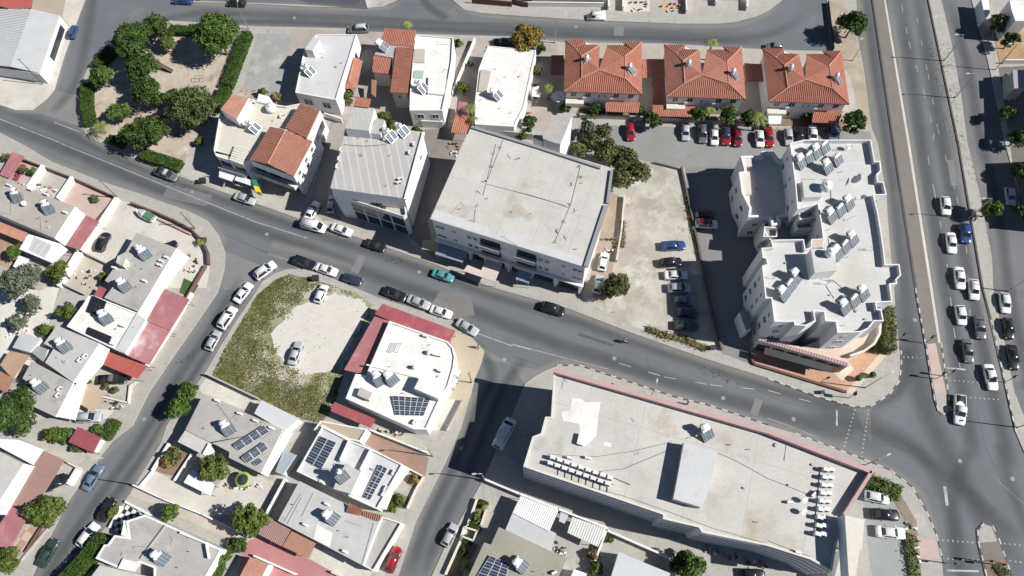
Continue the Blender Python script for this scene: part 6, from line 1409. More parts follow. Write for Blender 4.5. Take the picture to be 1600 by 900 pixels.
# ================================================================ west block
B1 = bld('terraced_house', 'long grey-brown flat roof with two water heaters at the left border', 'cF -120,250 780,622 cH 850,322 cF 0,706 -120,655', 3.8, WALLW, surf('brown_screed', (.385, .355, .31), .1, .25, .1, 3, .9, .1, stain=[((.30, .235, .17), .16, .56, .7)]))
heater(30, 317, 3.8, 'left water heater on the long grey-brown roof', -78, 2, 'H'); heater(80, 335, 3.8, 'right water heater on the long grey-brown roof', -70, 2, 'H'); dish(42, 321, 3.8, 'round white dish on the long grey-brown roof', .5)
for k, (x, y) in enumerate(((105, 405), (325, 450), (490, 500), (690, 690))): acunit(x / 6.667, 230 + y / 6.667, 3.8, ('first', 'second', 'third', 'last')[k] + ' white unit from the left along the long grey-brown roof', -.4)
MB().tube(W('cF 110,580 108,700 0,685', 3.85), .035, 5).build('roof_cable', CABLE, B1['o']); MB().tube(W('cF 415,720 430,890', 3.85), .035, 5).build('roof_cable', CABLE, B1['o'])
canopy('white sheet roof at the end of the grey-brown house', 'cF 788,622 892,702 cH 1015,440 850,325', 3.3, WHITEM, name='carport', cat='carport', seam=0); canopy('pink-red carport roof beside the white sheet roof', 'cF 893,705 1032,776 cH 1240,502 1030,437', 3.0, PINKM, name='carport', cat='carport', seam=1.6)
canopy('white garage roof with grey middle behind the grey-brown house', 'cH 440,255 950,410 1060,500 830,716 300,492', 3.0, WHITEM, name='garage_roof', cat='garage', seam=1.4)
MB().poly(W('cH 530,300 810,430 700,640 440,500', 3.012)).build('grey_sheet', GREYM).parent = None
bpy.data.objects['grey_sheet']['label'] = 'grey translucent sheet in the middle of the white garage roof'; bpy.data.objects['grey_sheet']['category'] = 'roof sheet'
canopy('terracotta sheet roof at the left border', 'cH -40,50 430,240 350,377 -40,215', 2.8, TILEP, seam=.5, name='lean_to', cat='roof')
canopy('red awning over the front yard at the left border', 'cF 130,48 255,92 105,325 -5,285', 2.8, PINKM, name='yard_awning', cat='awning', seam=1.6)
wall('cF 490,225 330,452', 1.5, WALLW, 'thick white wall between the first two front yards', t=.6); wall('cF 790,345 640,568', 1.5, WALLW, 'thick white wall between the pale and pink yards', t=.5); wall('cF 765,335 620,560', 1.0, BRICKR, 'red-brown wall beside the thick white wall', t=.35)
wall('cF 240,140 470,225 770,340 910,400 1230,545', .9, BRICKR, 'dark railing wall along the street side of the front yards', t=.2); wall('cF 1235,545 1030,790 960,900', .9, BRICKR, 'dark wall at the east side of the pink yard', t=.3); wall('Z5 745,350 520,690 380,900', 1.1, WALLW, 'long white wall between pink yard and concrete drive', t=.7)
wall('Z5 830,380 980,438 1100,490 1210,548 1275,615 1308,690 1312,760', 1.0, BRICKR, 'curved red-brown garden wall round the street corner', t=.28); wall('Z5 985,470 1100,522 1200,570', .5, PINKPAR, 'low pink planter wall inside the curved wall', t=.3)
canopy('white awning house roof at the left below the garage', 'cH 300,590 460,650 330,830 200,760', 2.4, WHITEM, name='lean_to', cat='roof', seam=0)
B3 = bld('west_house', 'grey flat roof with raised hatch and two water heaters at the street corner', 'cG 820,145 1203,295 840,905 510,770 600,655 515,605 600,490 640,370 715,330', 3.8, WALLW, ROOFG)
part_box(B3['o'], 'roof_hatch', 'cG 640,362 718,398 692,468 622,432', 3.6, 5.2, WALLW, ROOFC); part_box(B3['o'], 'eyebrow_slab', 'cG 1207,298 1322,375 1085,665 dA 985,400 890,325', 2.7, 3.2, WALLW)
heater(233, 405, 3.8, 'upper water heater on the street-corner grey roof', -55, 2, 'H'); heater(202, 455, 3.8, 'lower water heater on the street-corner grey roof', -55, 2, 'H')
tank_round(217, 389, 3.8, 'white upright tank beside the upper heater on the corner grey roof', .5, 1.0)
for k, (x, y) in enumerate(((1065, 425), (1050, 465), (1115, 390), (905, 615), (615, 490))): acunit(80 + x / 6.154, 340 + y / 6.154, 3.8, ('pair of units on the corner grey roof, upper', 'pair of units on the corner grey roof, lower', 'unit at the east edge of the corner grey roof', 'lone unit in the middle of the corner grey roof', 'unit at the west edge of the corner grey roof')[k], -.4)
canopy('small dark red roof behind the corner grey roof', 'cG 465,655 530,685 480,780 410,745', 2.6, REDM, seam=0, name='lean_to', cat='roof')
canopy('upper faded red carport along the side street', 'dA 1185,75 1442,185 1237,512 985,405', 2.95, PINKM, name='carport', cat='carport', seam=1.5); canopy('lower faded red carport along the side street with white bloom', 'dA 983,410 1236,516 1020,868 772,762', 2.9, surf('pink_sheet_bloom', (.42, .19, .20), .1, .3, .06, 4, .6, stain=((.62, .50, .49), .12, .56, .70)), name='carport', cat='carport', seam=1.5)
canopy('orange-red carport over the drive of the pickup', 'dB 1132,465 1530,612 1430,746 1060,592', 2.8, ORNGM, name='carport', cat='carport', seam=1.8)
B4 = bld('white_solar_house', 'bright white flat roof with two black solar arrays', 'dA 432,140 890,322 982,398 768,752 320,545 160,466 330,240 385,150', 3.9, WALLW, ROOFW, par=.2, pw=.25)
pv('dA 362,312 520,372 578,208 432,142', 4, 3, 3.8, 'upper black solar array on the bright white roof', PVB, .3); pv('dA 358,545 608,655 632,572 388,470', 7, 3, 3.8, 'lower black solar array on the bright white roof', PVB, .3)
heater(172, 506, 3.8, 'water heater between the black arrays on the white roof', -60, 2, 'H'); acunit(193, 510, 3.8, 'pair of small units on the white solar roof, upper', -.4); acunit(177, 538, 3.8, 'pair of small units on the white solar roof, lower', -.4)
part_box(B4['o'], 'eyebrow_slab', 'dA 895,325 985,400 770,752 680,690', 3.75, 4.05, WALLW, ROOFP)
B5 = bld('grey_house', 'pale grey flat roof with a single heater below the white solar roof', 'dB 592,190 1037,376 762,785 470,577 560,428 455,380', 3.8, WALLW, surf('pale_screed', (.45, .44, .42), .07, .25, .07, 3, .9)); part_box(B5['o'], 'eyebrow_slab', 'dB 1042,380 1132,430 1060,590 870,800 765,785', 2.7, 3.2, WALLW)
heater(108, 549, 3.8, 'water heater on the pale grey roof', -55, 2, 'H'); acunit(126, 563, 3.8, 'left of two small units on the pale grey roof', .9); acunit(134, 557, 3.8, 'right of two small units on the pale grey roof', .9)
B6 = bld('grey_house', 'grey roof with one water heater above the tan shade sail', 'dB 330,560 762,788 dC 580,410 215,240 325,75 dB 235,740', 3.6, WALLW, ROOFG); part_box(B6['o'], 'eyebrow_slab', 'dB 800,790 920,800 dC 880,80 770,440 580,405', 2.6, 3.1, WALLW)
heater(72, 612, 3.6, 'water heater on the roof above the shade sail', -50, 2, 'H'); acunit(95, 608, 3.6, 'upper small unit above the shade sail', .8); acunit(92, 618, 3.6, 'lower small unit above the shade sail', .8)
canopy('terracotta sheet roof at the left, upper', 'dB 100,452 312,502 132,748 0,600', 2.9, surf('tan_tile_sheet', (.40, .26, .19), .1, .4, .1, 5, .85), seam=.45, name='lean_to', cat='roof'); canopy('terracotta sheet roof at the left, lower', 'dB -20,655 140,742 dC 72,150 -20,120', 2.9, TILEB, seam=.45, name='lean_to', cat='roof')
bld('grey_shed', 'pale grey shed roof behind the pale grey house', 'dB 222,260 432,330 312,470 130,420', 2.8, WALLW, GREYM, cat='shed'); bld('grey_shed', 'darker grey shed roof wedged beside the pale shed', 'dB 392,400 502,440 452,572 318,460', 2.5, WALLW, surf('dull_sheet', (.30, .31, .31), .08, .3, .08, 3, .7), cat='shed')
canopy('tan fabric shade sail over the drive', 'dC 892,80 1092,150 970,357 780,245', 2.6, surf('tan_fabric', (.47, .36, .24), .06, .4, .1, 6, .9), name='shade_sail', cat='shade sail', seam=0, thick=.04)
canopy('dark red flat carport at the street behind the hedge', 'dC 812,510 1052,622 970,786 710,670', 2.6, surf('dark_red_sheet', (.29, .075, .09), .08, .4, .06, 4, .7), name='carport', cat='carport', seam=1.4); wall('dC 1090,640 995,790', 1.0, WALLW, 'white wall beside the dark red carport', t=.6)
B7 = bld('low_house', 'grey roof with white eaves at the bottom left', 'dD -80,90 292,278 0,728 -80,700', 3.6, WALLW, ROOFC); part_box(B7['o'], 'eyebrow_slab', 'dD 296,272 412,302 250,580 60,910 -60,910 0,735', 2.6, 3.2, WALLW)
canopy('brown-red carport beside the parked blue-grey car', 'dD 540,110 805,232 520,690 350,800 140,800 420,290', 2.8, BROWNM, name='carport', cat='carport', seam=1.5); canopy('white ribbed roof at the left above the brown carport', 'dD -60,-40 240,-20 540,100 412,292 0,70 -60,40', 2.9, WHITEM, name='lean_to', cat='roof', seam=.6)
canopy('pink carport at the bottom left beside the checker patio', 'dE 150,30 342,170 130,552 -60,530 -60,330', 2.8, PINKM, name='carport', cat='carport', seam=0)
wall('dD 540,100 1020,340', 1.0, WALLC, 'cream wall above the small grey patio'); wall('dD 1010,350 890,545', 1.0, WALLW, 'white wall at the street side of the grey patio', t=.8); wall('dE 545,290 340,610', .7, BRICKR, 'brick wall of the checker patio'); wall('dE 640,270 270,720', .4, CONC, 'low kerb wall along the checker patio')
wall('dB 1440,790 dC 1370,90 1350,270 1010,190', .6, WALLC, 'low cream wall round the pickup drive'); wall('dA 1480,130 1250,530 1010,890', .9, WALLW, 'white street wall in front of the red carports', t=.3); wall('cG 1500,470 1290,830', .9, BRICKR, 'dark wall beside the artificial lawn', t=.25)
wall('cG 300,335 600,480', 1.0, WALLB, 'grey wall between the drive and the rear yard'); wall('cG 110,640 340,750', 1.0, WALLB, 'grey wall at the bottom of the rear yard'); wall('cG 290,340 100,640', 1.2, WALLW, 'white wall on the west side of the rear yard', t=.5)
# ================================================================ south block houses
S1 = bld('olive_roof_house', 'olive-grey flat roof with blue solar panels at the bottom', 'dF 510,475 1117,756 1000,1000 200,1000 378,612 440,632', 3.6, WALLW, ROOFO)
pv('dF 300,930 560,1010 600,800 435,728', 3, 4, 3.6, 'blue solar array at the bottom border on the olive roof', tilt=.3); heater(823, 890, 3.6, 'water heater on the olive roof at the bottom border', -40, 2, 'H'); acunit(866, 895, 3.6, 'small unit at the bottom border of the olive roof', .3); tank_round(808, 871, 3.6, 'small white pot-shaped tank on the olive roof', .3, .5)
canopy('white corrugated carport along the warehouse lane', 'dF 702,198 1040,326 958,516 630,350', 3.1, WHITEM, name='carport', cat='carport', seam=.35, step_w=.12, seam_h=.06); canopy('plain grey carport roof below the white corrugated one', 'dF 630,352 1022,532 975,692 568,500', 2.9, GREYM, name='carport', cat='carport', seam=0)
canopy('small ribbed white shed roof along the warehouse lane', 'dF 1160,385 1470,492 1390,652 1120,527', 2.8, surf('ribbed_white', (.62, .61, .575), .05, .3, .05, 3, .6), name='shed_roof', cat='shed', seam=.4, step_w=.14, seam_h=.06); canopy('grey box roof between the two sheds on the lane', 'dF 1060,340 1130,370 1095,445 1045,425', 2.4, GREYM, name='shed_roof', cat='shed', seam=0)
bld('metal_roof_house', 'pale metal roof at the bottom border beside the bushy tree', 'dG 212,470 440,567 672,662 640,760 120,760', 3.6, WALLW, surf('blue_white_metal', (.52, .545, .56), .05, .3, .05, 3, .55)); bld('white_outhouse', 'small white outhouse roof at the bottom border', 'dF 1180,850 1295,890 1270,960 1130,960', 2.6, WALLW, WHITEM, cat='outhouse')
wall('dF 390,62 700,192 1040,325 1470,492', 1.5, WALLW, 'long white wall between the warehouse lane and the houses', t=.25); wall('dF 1468,495 1352,800', 1.4, WALLW, 'white wall between two rear yards', t=.25); wall('dG 92,282 640,520', 1.4, WALLW, 'white rear wall at the bushy tree', t=.25)
wall('dF 320,230 240,450 40,900', .8, WALLC, 'cream street wall with planters', t=.35); wall('dF 415,265 345,480', .5, WALLC, 'inner planter wall by the pink drive'); wall('dF 205,480 320,515 285,600 180,560 205,480', 1.2, WALLC, 'square cream gate block on the street')
# ================================================================ east side
E1 = bld('east_house', 'white building with blue-shaded side at the top right', 'eA 1290,0 1700,0 1700,430 1410,430 1330,200', 6.2, WALLW, ROOFW, par=.1, cat='building'); bld('east_annex', 'low white annex with a dark court at the top right', 'eA 700,-40 860,-40 880,270 790,390', 3.0, WALLW, WALLW, cat='annex')
bld('dark_house', 'purple-grey roofed house in shadow at the right border', 'eB 820,330 1000,330 1000,560 840,560', 4.0, WALLB, DECKV, cat='house'); wall('eB 690,255 1000,255', 1.2, WALLW, 'pale wall below the dry earth plot at the right'); wall('eB 690,420 770,720', 1.4, WALLB, 'grey wall in the shadow at the right')
# buildings that stand just beyond the right border and shade the service road
bld('east_block', 'tall flat block beyond the right border', [(1683, 75), (1790, 70), (1800, 170), (1692, 178)], 10.5, WALLW, ROOFC, cat='building'); bld('east_block', 'second tall flat block beyond the right border', [(1664, 225), (1770, 220), (1790, 325), (1676, 332)], 8.5, WALLW, ROOFC, cat='building')
# ================================================================ VEHICLES
CARS = [
 (1478,321,-82,'hatch','white','white car leading nearest the top of the queue on the carriageway'),(1509,364,-84,'hatch','blue','blue car beside the round kerbside tree'),(1487,379,-82,'sedan','white','white car beside the blue car in the left lane'),
 (1500,434,-82,'sedan','white','white car in the left lane below the blue car'),(1522,452,-82,'hatch','white','white car in the right lane just below the blue car'),(1502,492,-81,'hatch','white','white car in the left lane above the dark sedan at the lights'),
 (1532,511,-83,'sedan','grey','dark grey car in the right lane of the queue'),(1513,548,-80,'sedan','grey','dark grey car first in the left lane at the stop line'),(1548,589,-78,'sedan','white','white car first in the right lane at the stop line'),
 (1500,640,-88,'pickup','white','white pickup crossing the junction past the median tip'),(1571,473,-84,'hatch','white','white car parked on the service road at the right'),(1576,513,-82,'hatch','black','black hatchback on the service road under the white one'),(1583,558,-80,'sedan','black','black car lowest on the service road'),
 (1579,306,-82,'hatch','silver','pale car parked in shadow at the right border'),
 (1052,384,4,'sedan','blue','bright blue car alone at the top of the gravel parking row'),(1048,410,4,'suv','black','black car below the bright blue one on the gravel'),(1056,430,2,'sedan','white','white car on the gravel lot below the black one'),(1061,450,2,'hatch','silver','silver car half in shadow on the gravel lot'),
 (1069,470,-2,'hatch','slate','blue-grey car in the shaded end of the gravel row'),(1074,489,-4,'hatch','navy','dark blue car second from the bottom of the gravel row'),(1072,509,-5,'sedan','green','dark green car at the bottom of the gravel row'),
 (1104,350,-4,'suv','white','white car with dark red roof in the shaded lane of the flats','maroon'),(1101,336,4,'hatch','black','black car hidden in the shadow above the red-roofed car'),(943,409,80,'hatch','white','white car squeezed in the yard beside the commercial block'),(935,444,75,'hatch','silver','silver car under the tree beside the commercial block'),
 (985,206,-82,'hatch','red','lone bright red car by the trees in the rear parking'),(1071,207,-86,'hatch','silver','silver car first in the rear parking row'),(1098,209,-86,'suv','grey','dark grey car second in the rear parking row'),(1116,214,-87,'hatch','white','white car between dark and red cars in the rear parking row'),(1134,213,-87,'hatch','red','red car right of the white one in the rear parking row','navy'),
 (1152,215,-86,'hatch','maroon','maroon car before the gap in the rear parking row'),(1187,217,-84,'hatch','white','white car after the gap in the rear parking row'),(1201,214,-84,'sedan','red','red car beside the white one near the flats'),(1232,214,-86,'hatch','silver','silver car by the corner parapet of the flats'),(1249,213,-86,'hatch','black','black car behind the flats'),(1270,211,-86,'sedan','white','white car behind the north parapet of the flats'),(1301,210,-86,'hatch','slate','dark car at the right end behind the flats'),
 (560,45,182,'suv','grey','dark car with pale roof on the top street','silver'),(1210,72,180,'hatch','grey','dark grey car above the right duplex'),(787,66,180,'sedan','black','black car by the orange tree on the top street'),(113,49,72,'hatch','blue','blue car beside the workshop at the top left'),(285,0,178,'sedan','blue','blue car cut by the top border'),(369,4,178,'suv','black','black car at the top border above the park'),
 (260,272,-22,'pickup','grey','dark pickup parked beside the park hedge','silver'),(383,310,-18,'sedan','silver','silver car in front of the yellow sign'),(488,330,60,'sedan','white','white car parked nose-in between the tiled corner building and the office'),(518,319,80,'hatch','silver','silver car in the shaded passage beside the office'),
 (534,359,-18,'sedan','white','white car parked behind the white van'),(586,383,-18,'sedan','black','black car on the street below the office'),(476,410,-18,'suv','black','black car at the corner of the waste lot'),(510,421,-18,'sedan','white','white car parked behind the black one at the waste lot'),(551,436,-18,'hatch','navy','dark blue car by the waste lot kerb'),
 (692,430,-18,'sedan','teal','turquoise car in front of the shop awnings'),(617,459,-20,'sedan','black','black car first in the line above the cafe'),(654,472,-20,'sedan','silver','silver car second in the line above the cafe'),(689,487,-20,'sedan','white','white car third in the line above the cafe, next to the red awning'),(730,511,-32,'sedan','silver','silver car at the end of the line by the corner'),(864,482,-18,'suv','black','black car parked below the commercial block'),
 (502,459,65,'hatch','white','white car on the upper edge of the waste lot'),(462,552,72,'sedan','silver','silver car standing on the gravel clearing'),(414,422,38,'suv','white','white car turning at the corner of the waste lot'),(380,457,52,'sedan','white','white car parked at the top of the side street'),(355,496,58,'suv','white','large white car second on the side street'),(333,532,62,'hatch','silver','silver car third on the side street'),
 (145,746,60,'sedan','slate','blue-grey car beside the grey patio'),(166,796,62,'hatch','black','black car under the small street tree'),(137,836,52,'hatch','white','white car behind the tall hedge'),(74,864,60,'sedan','green','dark grey-green car at the bottom of the side street'),
 (161,378,64,'hatch','black','black car on the concrete drive by the corner house'),(176,593,2,'pickup','black','black pickup on the walled drive','grey'),(139,652,4,'suv','silver','silver car beside the dark red carport'),(87,754,25,'hatch','black','black car peeking out of the brown carport'),
 (703,836,64,'hatch','silver','silver car on the cross street by the planter wall'),(614,874,66,'hatch','red','red car parked at the bottom of the cross street'),(1370,777,-10,'hatch','white','white car highest in the corner parking'),(1383,804,-4,'sedan','black','black car between two white ones in the corner parking'),(1391,832,-6,'sedan','white','white car lowest in the corner parking'),
 (1176,898,0,'hatch','black','black car at the bottom border behind the warehouse'),(262,387,30,'hatch','black','black car nosed under the roof edge of the corner house')]
for c in CARS:
    px, py, ang, kind, paint, lb = c[:6]
    onroad = py > 560 and px > 1460 or (px > 1440 and py < 560) or lb.find('street') >= 0 and px < 800 or lb.find('line') >= 0
    raised = any(k in lb for k in ('gravel', 'rear parking', 'flats', 'yard', 'waste lot', 'clearing', 'drive', 'carport', 'parking', 'passage', 'behind the warehouse', 'nose-in', 'roof edge', 'beside the commercial')) and 'corner of the waste' not in lb and 'kerb' not in lb and 'at the waste lot' not in lb
    car(px, py, ang, kind, paint, lb, c[6] if len(c) > 6 else None, 'cars in the streets and parking places', z=.17 if raised else .012)
car(490, 353, -16, 'van', 'white', 'white van parked on the street below the tiled corner building', group='vans'); car(932, 25, 180, 'van', 'white', 'white van on the top street', group='vans', scale=.9); car(788, 677, 62, 'van', 'white', 'white van in the warehouse shadow', group='vans', scale=1.15)
scooter(974, 534, -8, 'small scooter riding along the main street'); person(974, 534, 'rider in pale clothes sitting on the scooter', az=-12, shirt=(.45, .46, .48), z=.012, sitting=True)
person(1073, 632, 'dark-clothed person walking on the pavement above the warehouse', az=160); person(748, 544, 'person standing on the corner pavement by the cafe', az=40, shirt=(.5, .48, .46))
# small boat under a green cover
bt = G(228, 336, .8); bo = empty('small_boat', (bt.x, bt.y, .16), 'small white boat with green deck cover on the concrete drive', 'boat', None, (lambda d: math.atan2(d.y, d.x))(G(238, 340, .8) - G(218, 330, .8)))
hm = MB(); S = [(-2.3, .02, 1.15), (-1.7, .5, 1.0), (-.8, .85, .92), (.6, .92, .88), (2.2, .82, .88)]
for x, w_, z_ in S: hm.v += [(x, -w_, z_), (x, -w_ * .7, .35), (x, 0, .18), (x, w_ * .7, .35), (x, w_, z_)]
for i in range(4):
    for k in range(4): hm.f.append((i * 5 + k, i * 5 + k + 1, (i + 1) * 5 + k + 1, (i + 1) * 5 + k)); hm.m.append(0)
hm.f.append((20, 21, 22, 23, 24)); hm.m.append(0); link('hull', hm.mesh('hull', TANKW), bo)
link('deck_cover', MB().hexa([(-.2, -.75, .86), (1.9, -.7, .86), (1.9, .7, .86), (-.2, .75, .86), (-.1, -.55, 1.05), (1.8, -.5, 1.05), (1.8, .5, 1.05), (-.1, .55, 1.05)]).mesh('deck_cover', gloss('boat_green', (.07, .19, .11), .6)), bo)
link('cabin', MB().hexa([(-1.5, -.4, .95), (-.35, -.7, .9), (-.35, .7, .9), (-1.5, .4, .95), (-1.2, -.3, 1.35), (-.4, -.5, 1.4), (-.4, .5, 1.4), (-1.2, .3, 1.35)]).mesh('cabin', GREYM), bo)
link('cradle', MB().box((-1, 0, .1), (.15, 1.3, .2)).box((1, 0, .1), (.15, 1.3, .2)).mesh('cradle', TRUNK), bo)
# ================================================================ VEGETATION
T = [
 (207,62,33,'leaf_dark','large dark tree at the upper left corner of the park'),(246,44,25,'leaf_dark','dark tree right of the upper left park tree'),(263,68,12,'leaf_lime','small yellow-green tree between two park trees'),(336,53,39,'leaf_mid','big spreading tree at the top right of the park'),(157,118,20,'leaf_mid','round tree at the west edge of the park'),
 (222,106,27,'leaf_dark','tall dark tree in the middle of the park'),(228,142,27,'leaf_dark','dark tree below the tall one in the park'),(297,166,36,'leaf_pine','broad olive-green pine at the lower right of the park'),(268,150,16,'leaf_dark','small dark tree left of the broad pine'),(180,176,15,'leaf_mid','bush above the park palm'),(196,172,12,'leaf_lime','small light bush above the park palm'),
 (228,205,29,'leaf_dark','dark tree at the lower edge of the park'),(202,208,20,'leaf_mid','tree beside the palm at the lower edge of the park'),(248,196,19,'leaf_olive','olive tree at the lower middle of the park'),
 (823,58,24,'leaf_gold','round golden-orange tree on the top street'),(1333,37,24,'leaf_dark','dark round tree beside the carriageway at the top'),(1335,187,22,'leaf_dark','dark tree below the right duplex'),(1549,326,18,'leaf_mid','round kerbside tree beside the dual carriageway'),
 (925,222,19,'leaf_olive','olive tree behind the commercial block, nearest the stair tower'),(950,236,25,'leaf_olive','large olive tree in the middle of the clump behind the commercial block'),(942,205,15,'leaf_olive','thin olive tree at the upper edge of the clump'),(978,250,24,'leaf_olive','olive tree on the right of the clump by the rear parking'),(1000,268,20,'leaf_olive','olive tree at the tip of the gravel lot'),(972,278,19,'leaf_olive','olive tree at the lower end of the clump beside the roof corner'),(905,235,15,'leaf_olive','small olive tree beside the stair tower'),(918,200,16,'leaf_grey','thin grey-green tree behind the stair tower'),(965,446,25,'leaf_olive','olive tree at the front corner of the gravel lot'),(952,455,13,'leaf_lime','light green bush under the front olive tree'),
 (930,172,12,'leaf_dark','round dark shrub under the left duplex'),(883,168,10,'leaf_lime','light shrub at the corner of the left duplex'),(1018,186,15,'leaf_dark','dark shrub left of the long tiled veranda'),(1000,172,9,'leaf_mid','small shrub between the left and middle duplex'),(1092,178,14,'leaf_mid','bushy shrub right of the long veranda'),(1140,180,18,'leaf_mid','flowering bush under the middle duplex'),(1170,185,14,'leaf_dark','dark bush right of the flowering bush'),(1262,180,11,'leaf_mid','bush left of the right veranda'),
 (1560,36,17,'leaf_olive','olive-brown tree at the top right border'),(1575,176,15,'leaf_mid','green tree in the shadow at the right border'),(1590,215,16,'leaf_dark','dark tree under the green one at the right border'),(1595,265,18,'leaf_dark','dark tree above the shaded car at the right border'),(1598,330,16,'leaf_dark','dark tree below the shaded car at the right border'),(1580,62,14,'leaf_dark','dark bush by the dry earth plot at the right'),
 (30,437,28,'leaf_grey','grey-green spreading tree at the left border'),(92,424,19,'leaf_lime','yellow-green tree beside the white garage'),(106,486,15,'leaf_lime','lime tree in the shed yard'),(50,474,16,'leaf_grey','thin grey tree on the pale lane'),(24,391,13,'leaf_mid','round tree beside the terracotta sheet roof'),(70,515,12,'leaf_mid','small tree beside the grey sheds'),(28,502,15,'leaf_grey','sparse grey shrub on the pale lane'),
 (18,645,36,'leaf_dark','large dark tree at the left border below the grey roofs'),(38,618,16,'leaf_dark','dark tree touching the roof above the shade sail'),(84,678,14,'leaf_lime','lime tree left of the dark red carport'),(103,680,14,'leaf_mid','round bush beside the dark red carport'),(120,700,9,'leaf_olive','low shrub below the dark red carport'),
 (71,798,27,'leaf_lime','bushy yellow-green tree beside the brown carport'),(14,875,20,'leaf_lime','lime tree at the bottom left corner'),(293,611,18,'leaf_mid','upper of the two street trees'),(277,637,20,'leaf_mid','lower of the two street trees'),(332,733,24,'leaf_lime','round lime tree over the white canopy'),(264,801,17,'leaf_mid','leafy tree below the long white drive wall'),(389,812,28,'leaf_lime','large lime tree beside the white patio'),(270,712,14,'leaf_olive','garden bush in front of the solar house'),(262,722,10,'leaf_gold','yellowing bush in the front garden'),
 (177,799,11,'leaf_lime','small bright street tree above the black car'),(372,852,13,'leaf_dark','dark shrub beside the checkered house'),(345,872,14,'leaf_mid','green shrub at the bottom beside the checkered house'),
 (1078,884,26,'leaf_mid','bushy tree at the bottom beside the metal roof'),(1060,880,16,'leaf_dark','dark side of the bushy tree at the bottom'),(931,889,13,'leaf_mid','green bush at the bottom between rear yards'),(951,842,8,'leaf_mid','small green bush at the lane wall'),(928,868,11,'leaf_dry','reddish shrub along the rear yard wall'),(725,862,7,'leaf_lime','small shrub in the long planter'),(745,807,9,'leaf_lime','shrub in the upper drive planter'),
 (622,782,11,'leaf_mid','green bush in the double house garden'),(612,793,9,'leaf_lime','light bush in the double house garden'),(648,748,8,'leaf_gold','dry bush in the garden bed'),(600,182,12,'leaf_lime','green tree behind the office penthouse'),(612,195,10,'leaf_lime','yellowish bush behind the office penthouse'),(545,150,11,'leaf_lime','green shrub under the hipped veranda'),(650,205,12,'leaf_dark','dark shrub behind the office tanks'),(716,67,8,'leaf_lime','small tree by the drive of the white house'),(735,100,6,'leaf_lime','tiny round tree on the drive wall'),(722,137,11,'leaf_lime','yellowish shrub below the drive wall'),
 (838,110,9,'leaf_olive','bush along the east side of the broad house'),(845,75,10,'leaf_dark','dark shrub beside the golden tree'),(816,211,10,'leaf_mid','round bush below the small pool yard'),(828,192,14,'leaf_dark','palm-like dark bush beside the stair tower'),
 (410,144,9,'leaf_olive','dry bush behind the garden shed'),(432,150,9,'leaf_dry','dry scrub on the edge of the vacant lot'),(160,352 + 80,8,'leaf_lime','small bush at the garage corner'),(312,222,8,'leaf_lime','small pale bush at the foot of the park hedge'),(318,375,6,'leaf_dark','dark plant on the curved wall'),(137,595,5,'leaf_lime','round potted bush beside the pickup'),(165,603,7,'leaf_olive','low shrub under the pickup'),(180,610,6,'leaf_olive','low shrub on the corner of the pickup drive'),(152,672,10,'leaf_mid','shrub behind the clipped hedge'),
 (35,265,8,'leaf_olive','shrub in the first front yard'),(50,268,8,'leaf_mid','second shrub in the first front yard'),(148,310,7,'leaf_olive','bush in the pink front yard'),(10,245,8,'leaf_olive','bush at the street wall on the left border')]
for px, py, r_, lf, lb in T:
    nm = 'shrub' if r_ < 13 else ('pine_tree' if 'pine' in lb else 'olive_tree' if 'olive tree' in lb else 'broadleaf_tree')
    tree(px, py, r_, lb, lf, name=nm, dens=.75 if lf in ('leaf_grey', 'leaf_olive') else 1.0, cat='shrub' if r_ < 13 else 'tree', leafsize=.22 if r_ < 13 else .27)
palm(156, 197, 18, 'broad palm at the street corner of the park', 2.6); palm(635, 38, 11, 'small palm behind the tiled house on the top street', 5); palm(1113, 66, 13, 'palm between the middle duplex and the top street', 5.5); palm(735, 168, 13, 'palm at the corner of the broad white roof', 5); palm(740, 186, 10, 'lower palm at the broad white roof', 4)
palm(857, 137, 12, 'shaded palm left of the left duplex', 4); palm(1110, 172, 11, 'bright palm under the middle duplex', 4); palm(1186, 184, 17, 'spreading palm between the middle and right duplexes', 4.5); palm(757, 798 - 5, 6, 'small palm in the upper drive planter', 1.6); palm(732, 885, 13, 'palm in the long planter at the bottom', 2.2); palm(80 + 1430 / 6.154, 340 + 225 / 6.154, 8, 'spiky palm on the curved wall', 1.5)
hedge('Z1 690,300 600,395', 2.4, 1.6, 'clipped hedge at the upper left curve of the park'); hedge('Z1 535,525 532,650 552,755', 2.2, 1.6, 'clipped hedge along the west curve of the park'); hedge('Z1 1065,175 1155,178', 2.0, 1.6, 'short hedge at the top of the park'); hedge('Z1 1180,172 1240,172', 2.0, 1.6, 'short hedge beside the big spreading tree')
hedge('Z1 1535,200 1415,515', 2.2, 1.8, 'long clipped hedge down the east side of the park'); hedge('Z1 1400,545 1350,665', 2.2, 1.8, 'lower clipped hedge at the east side of the park'); hedge('Z5 890,55 1110,130', 2.4, 1.3, 'clipped hedge at the bottom point of the park'); hedge('Z1 680,860 760,895', 1.6, 1.2, 'low hedge along the street edge of the park')
hedge('cE 385,375 270,520 110,690 40,780', 2.2, 2.6, 'tall long hedge along the side street at the bottom'); hedge('dC 1190,455 1085,615', 1.6, 1.3, 'clipped box hedge beside the dark red carport'); hedge('a3 1375,60 1385,220 1390,390', 2.0, 3.2, 'tall dark conifer hedge beside the flats', 'leaf_olive', rough=.16)
hedge('Z16 640,300 720,340 815,375', 2.2, 1.1, 'bushy green planting at the corner parking', 'leaf_mid', rough=.2); hedge('dF 340,258 400,280', 1.0, .9, 'small hedge at the top of the drive planter'); hedge('dF 250,450 330,490', 1.0, .9, 'small hedge at the bottom of the drive planter'); hedge('dF 190,570 260,605', 1.0, .9, 'small hedge below the square gate block')
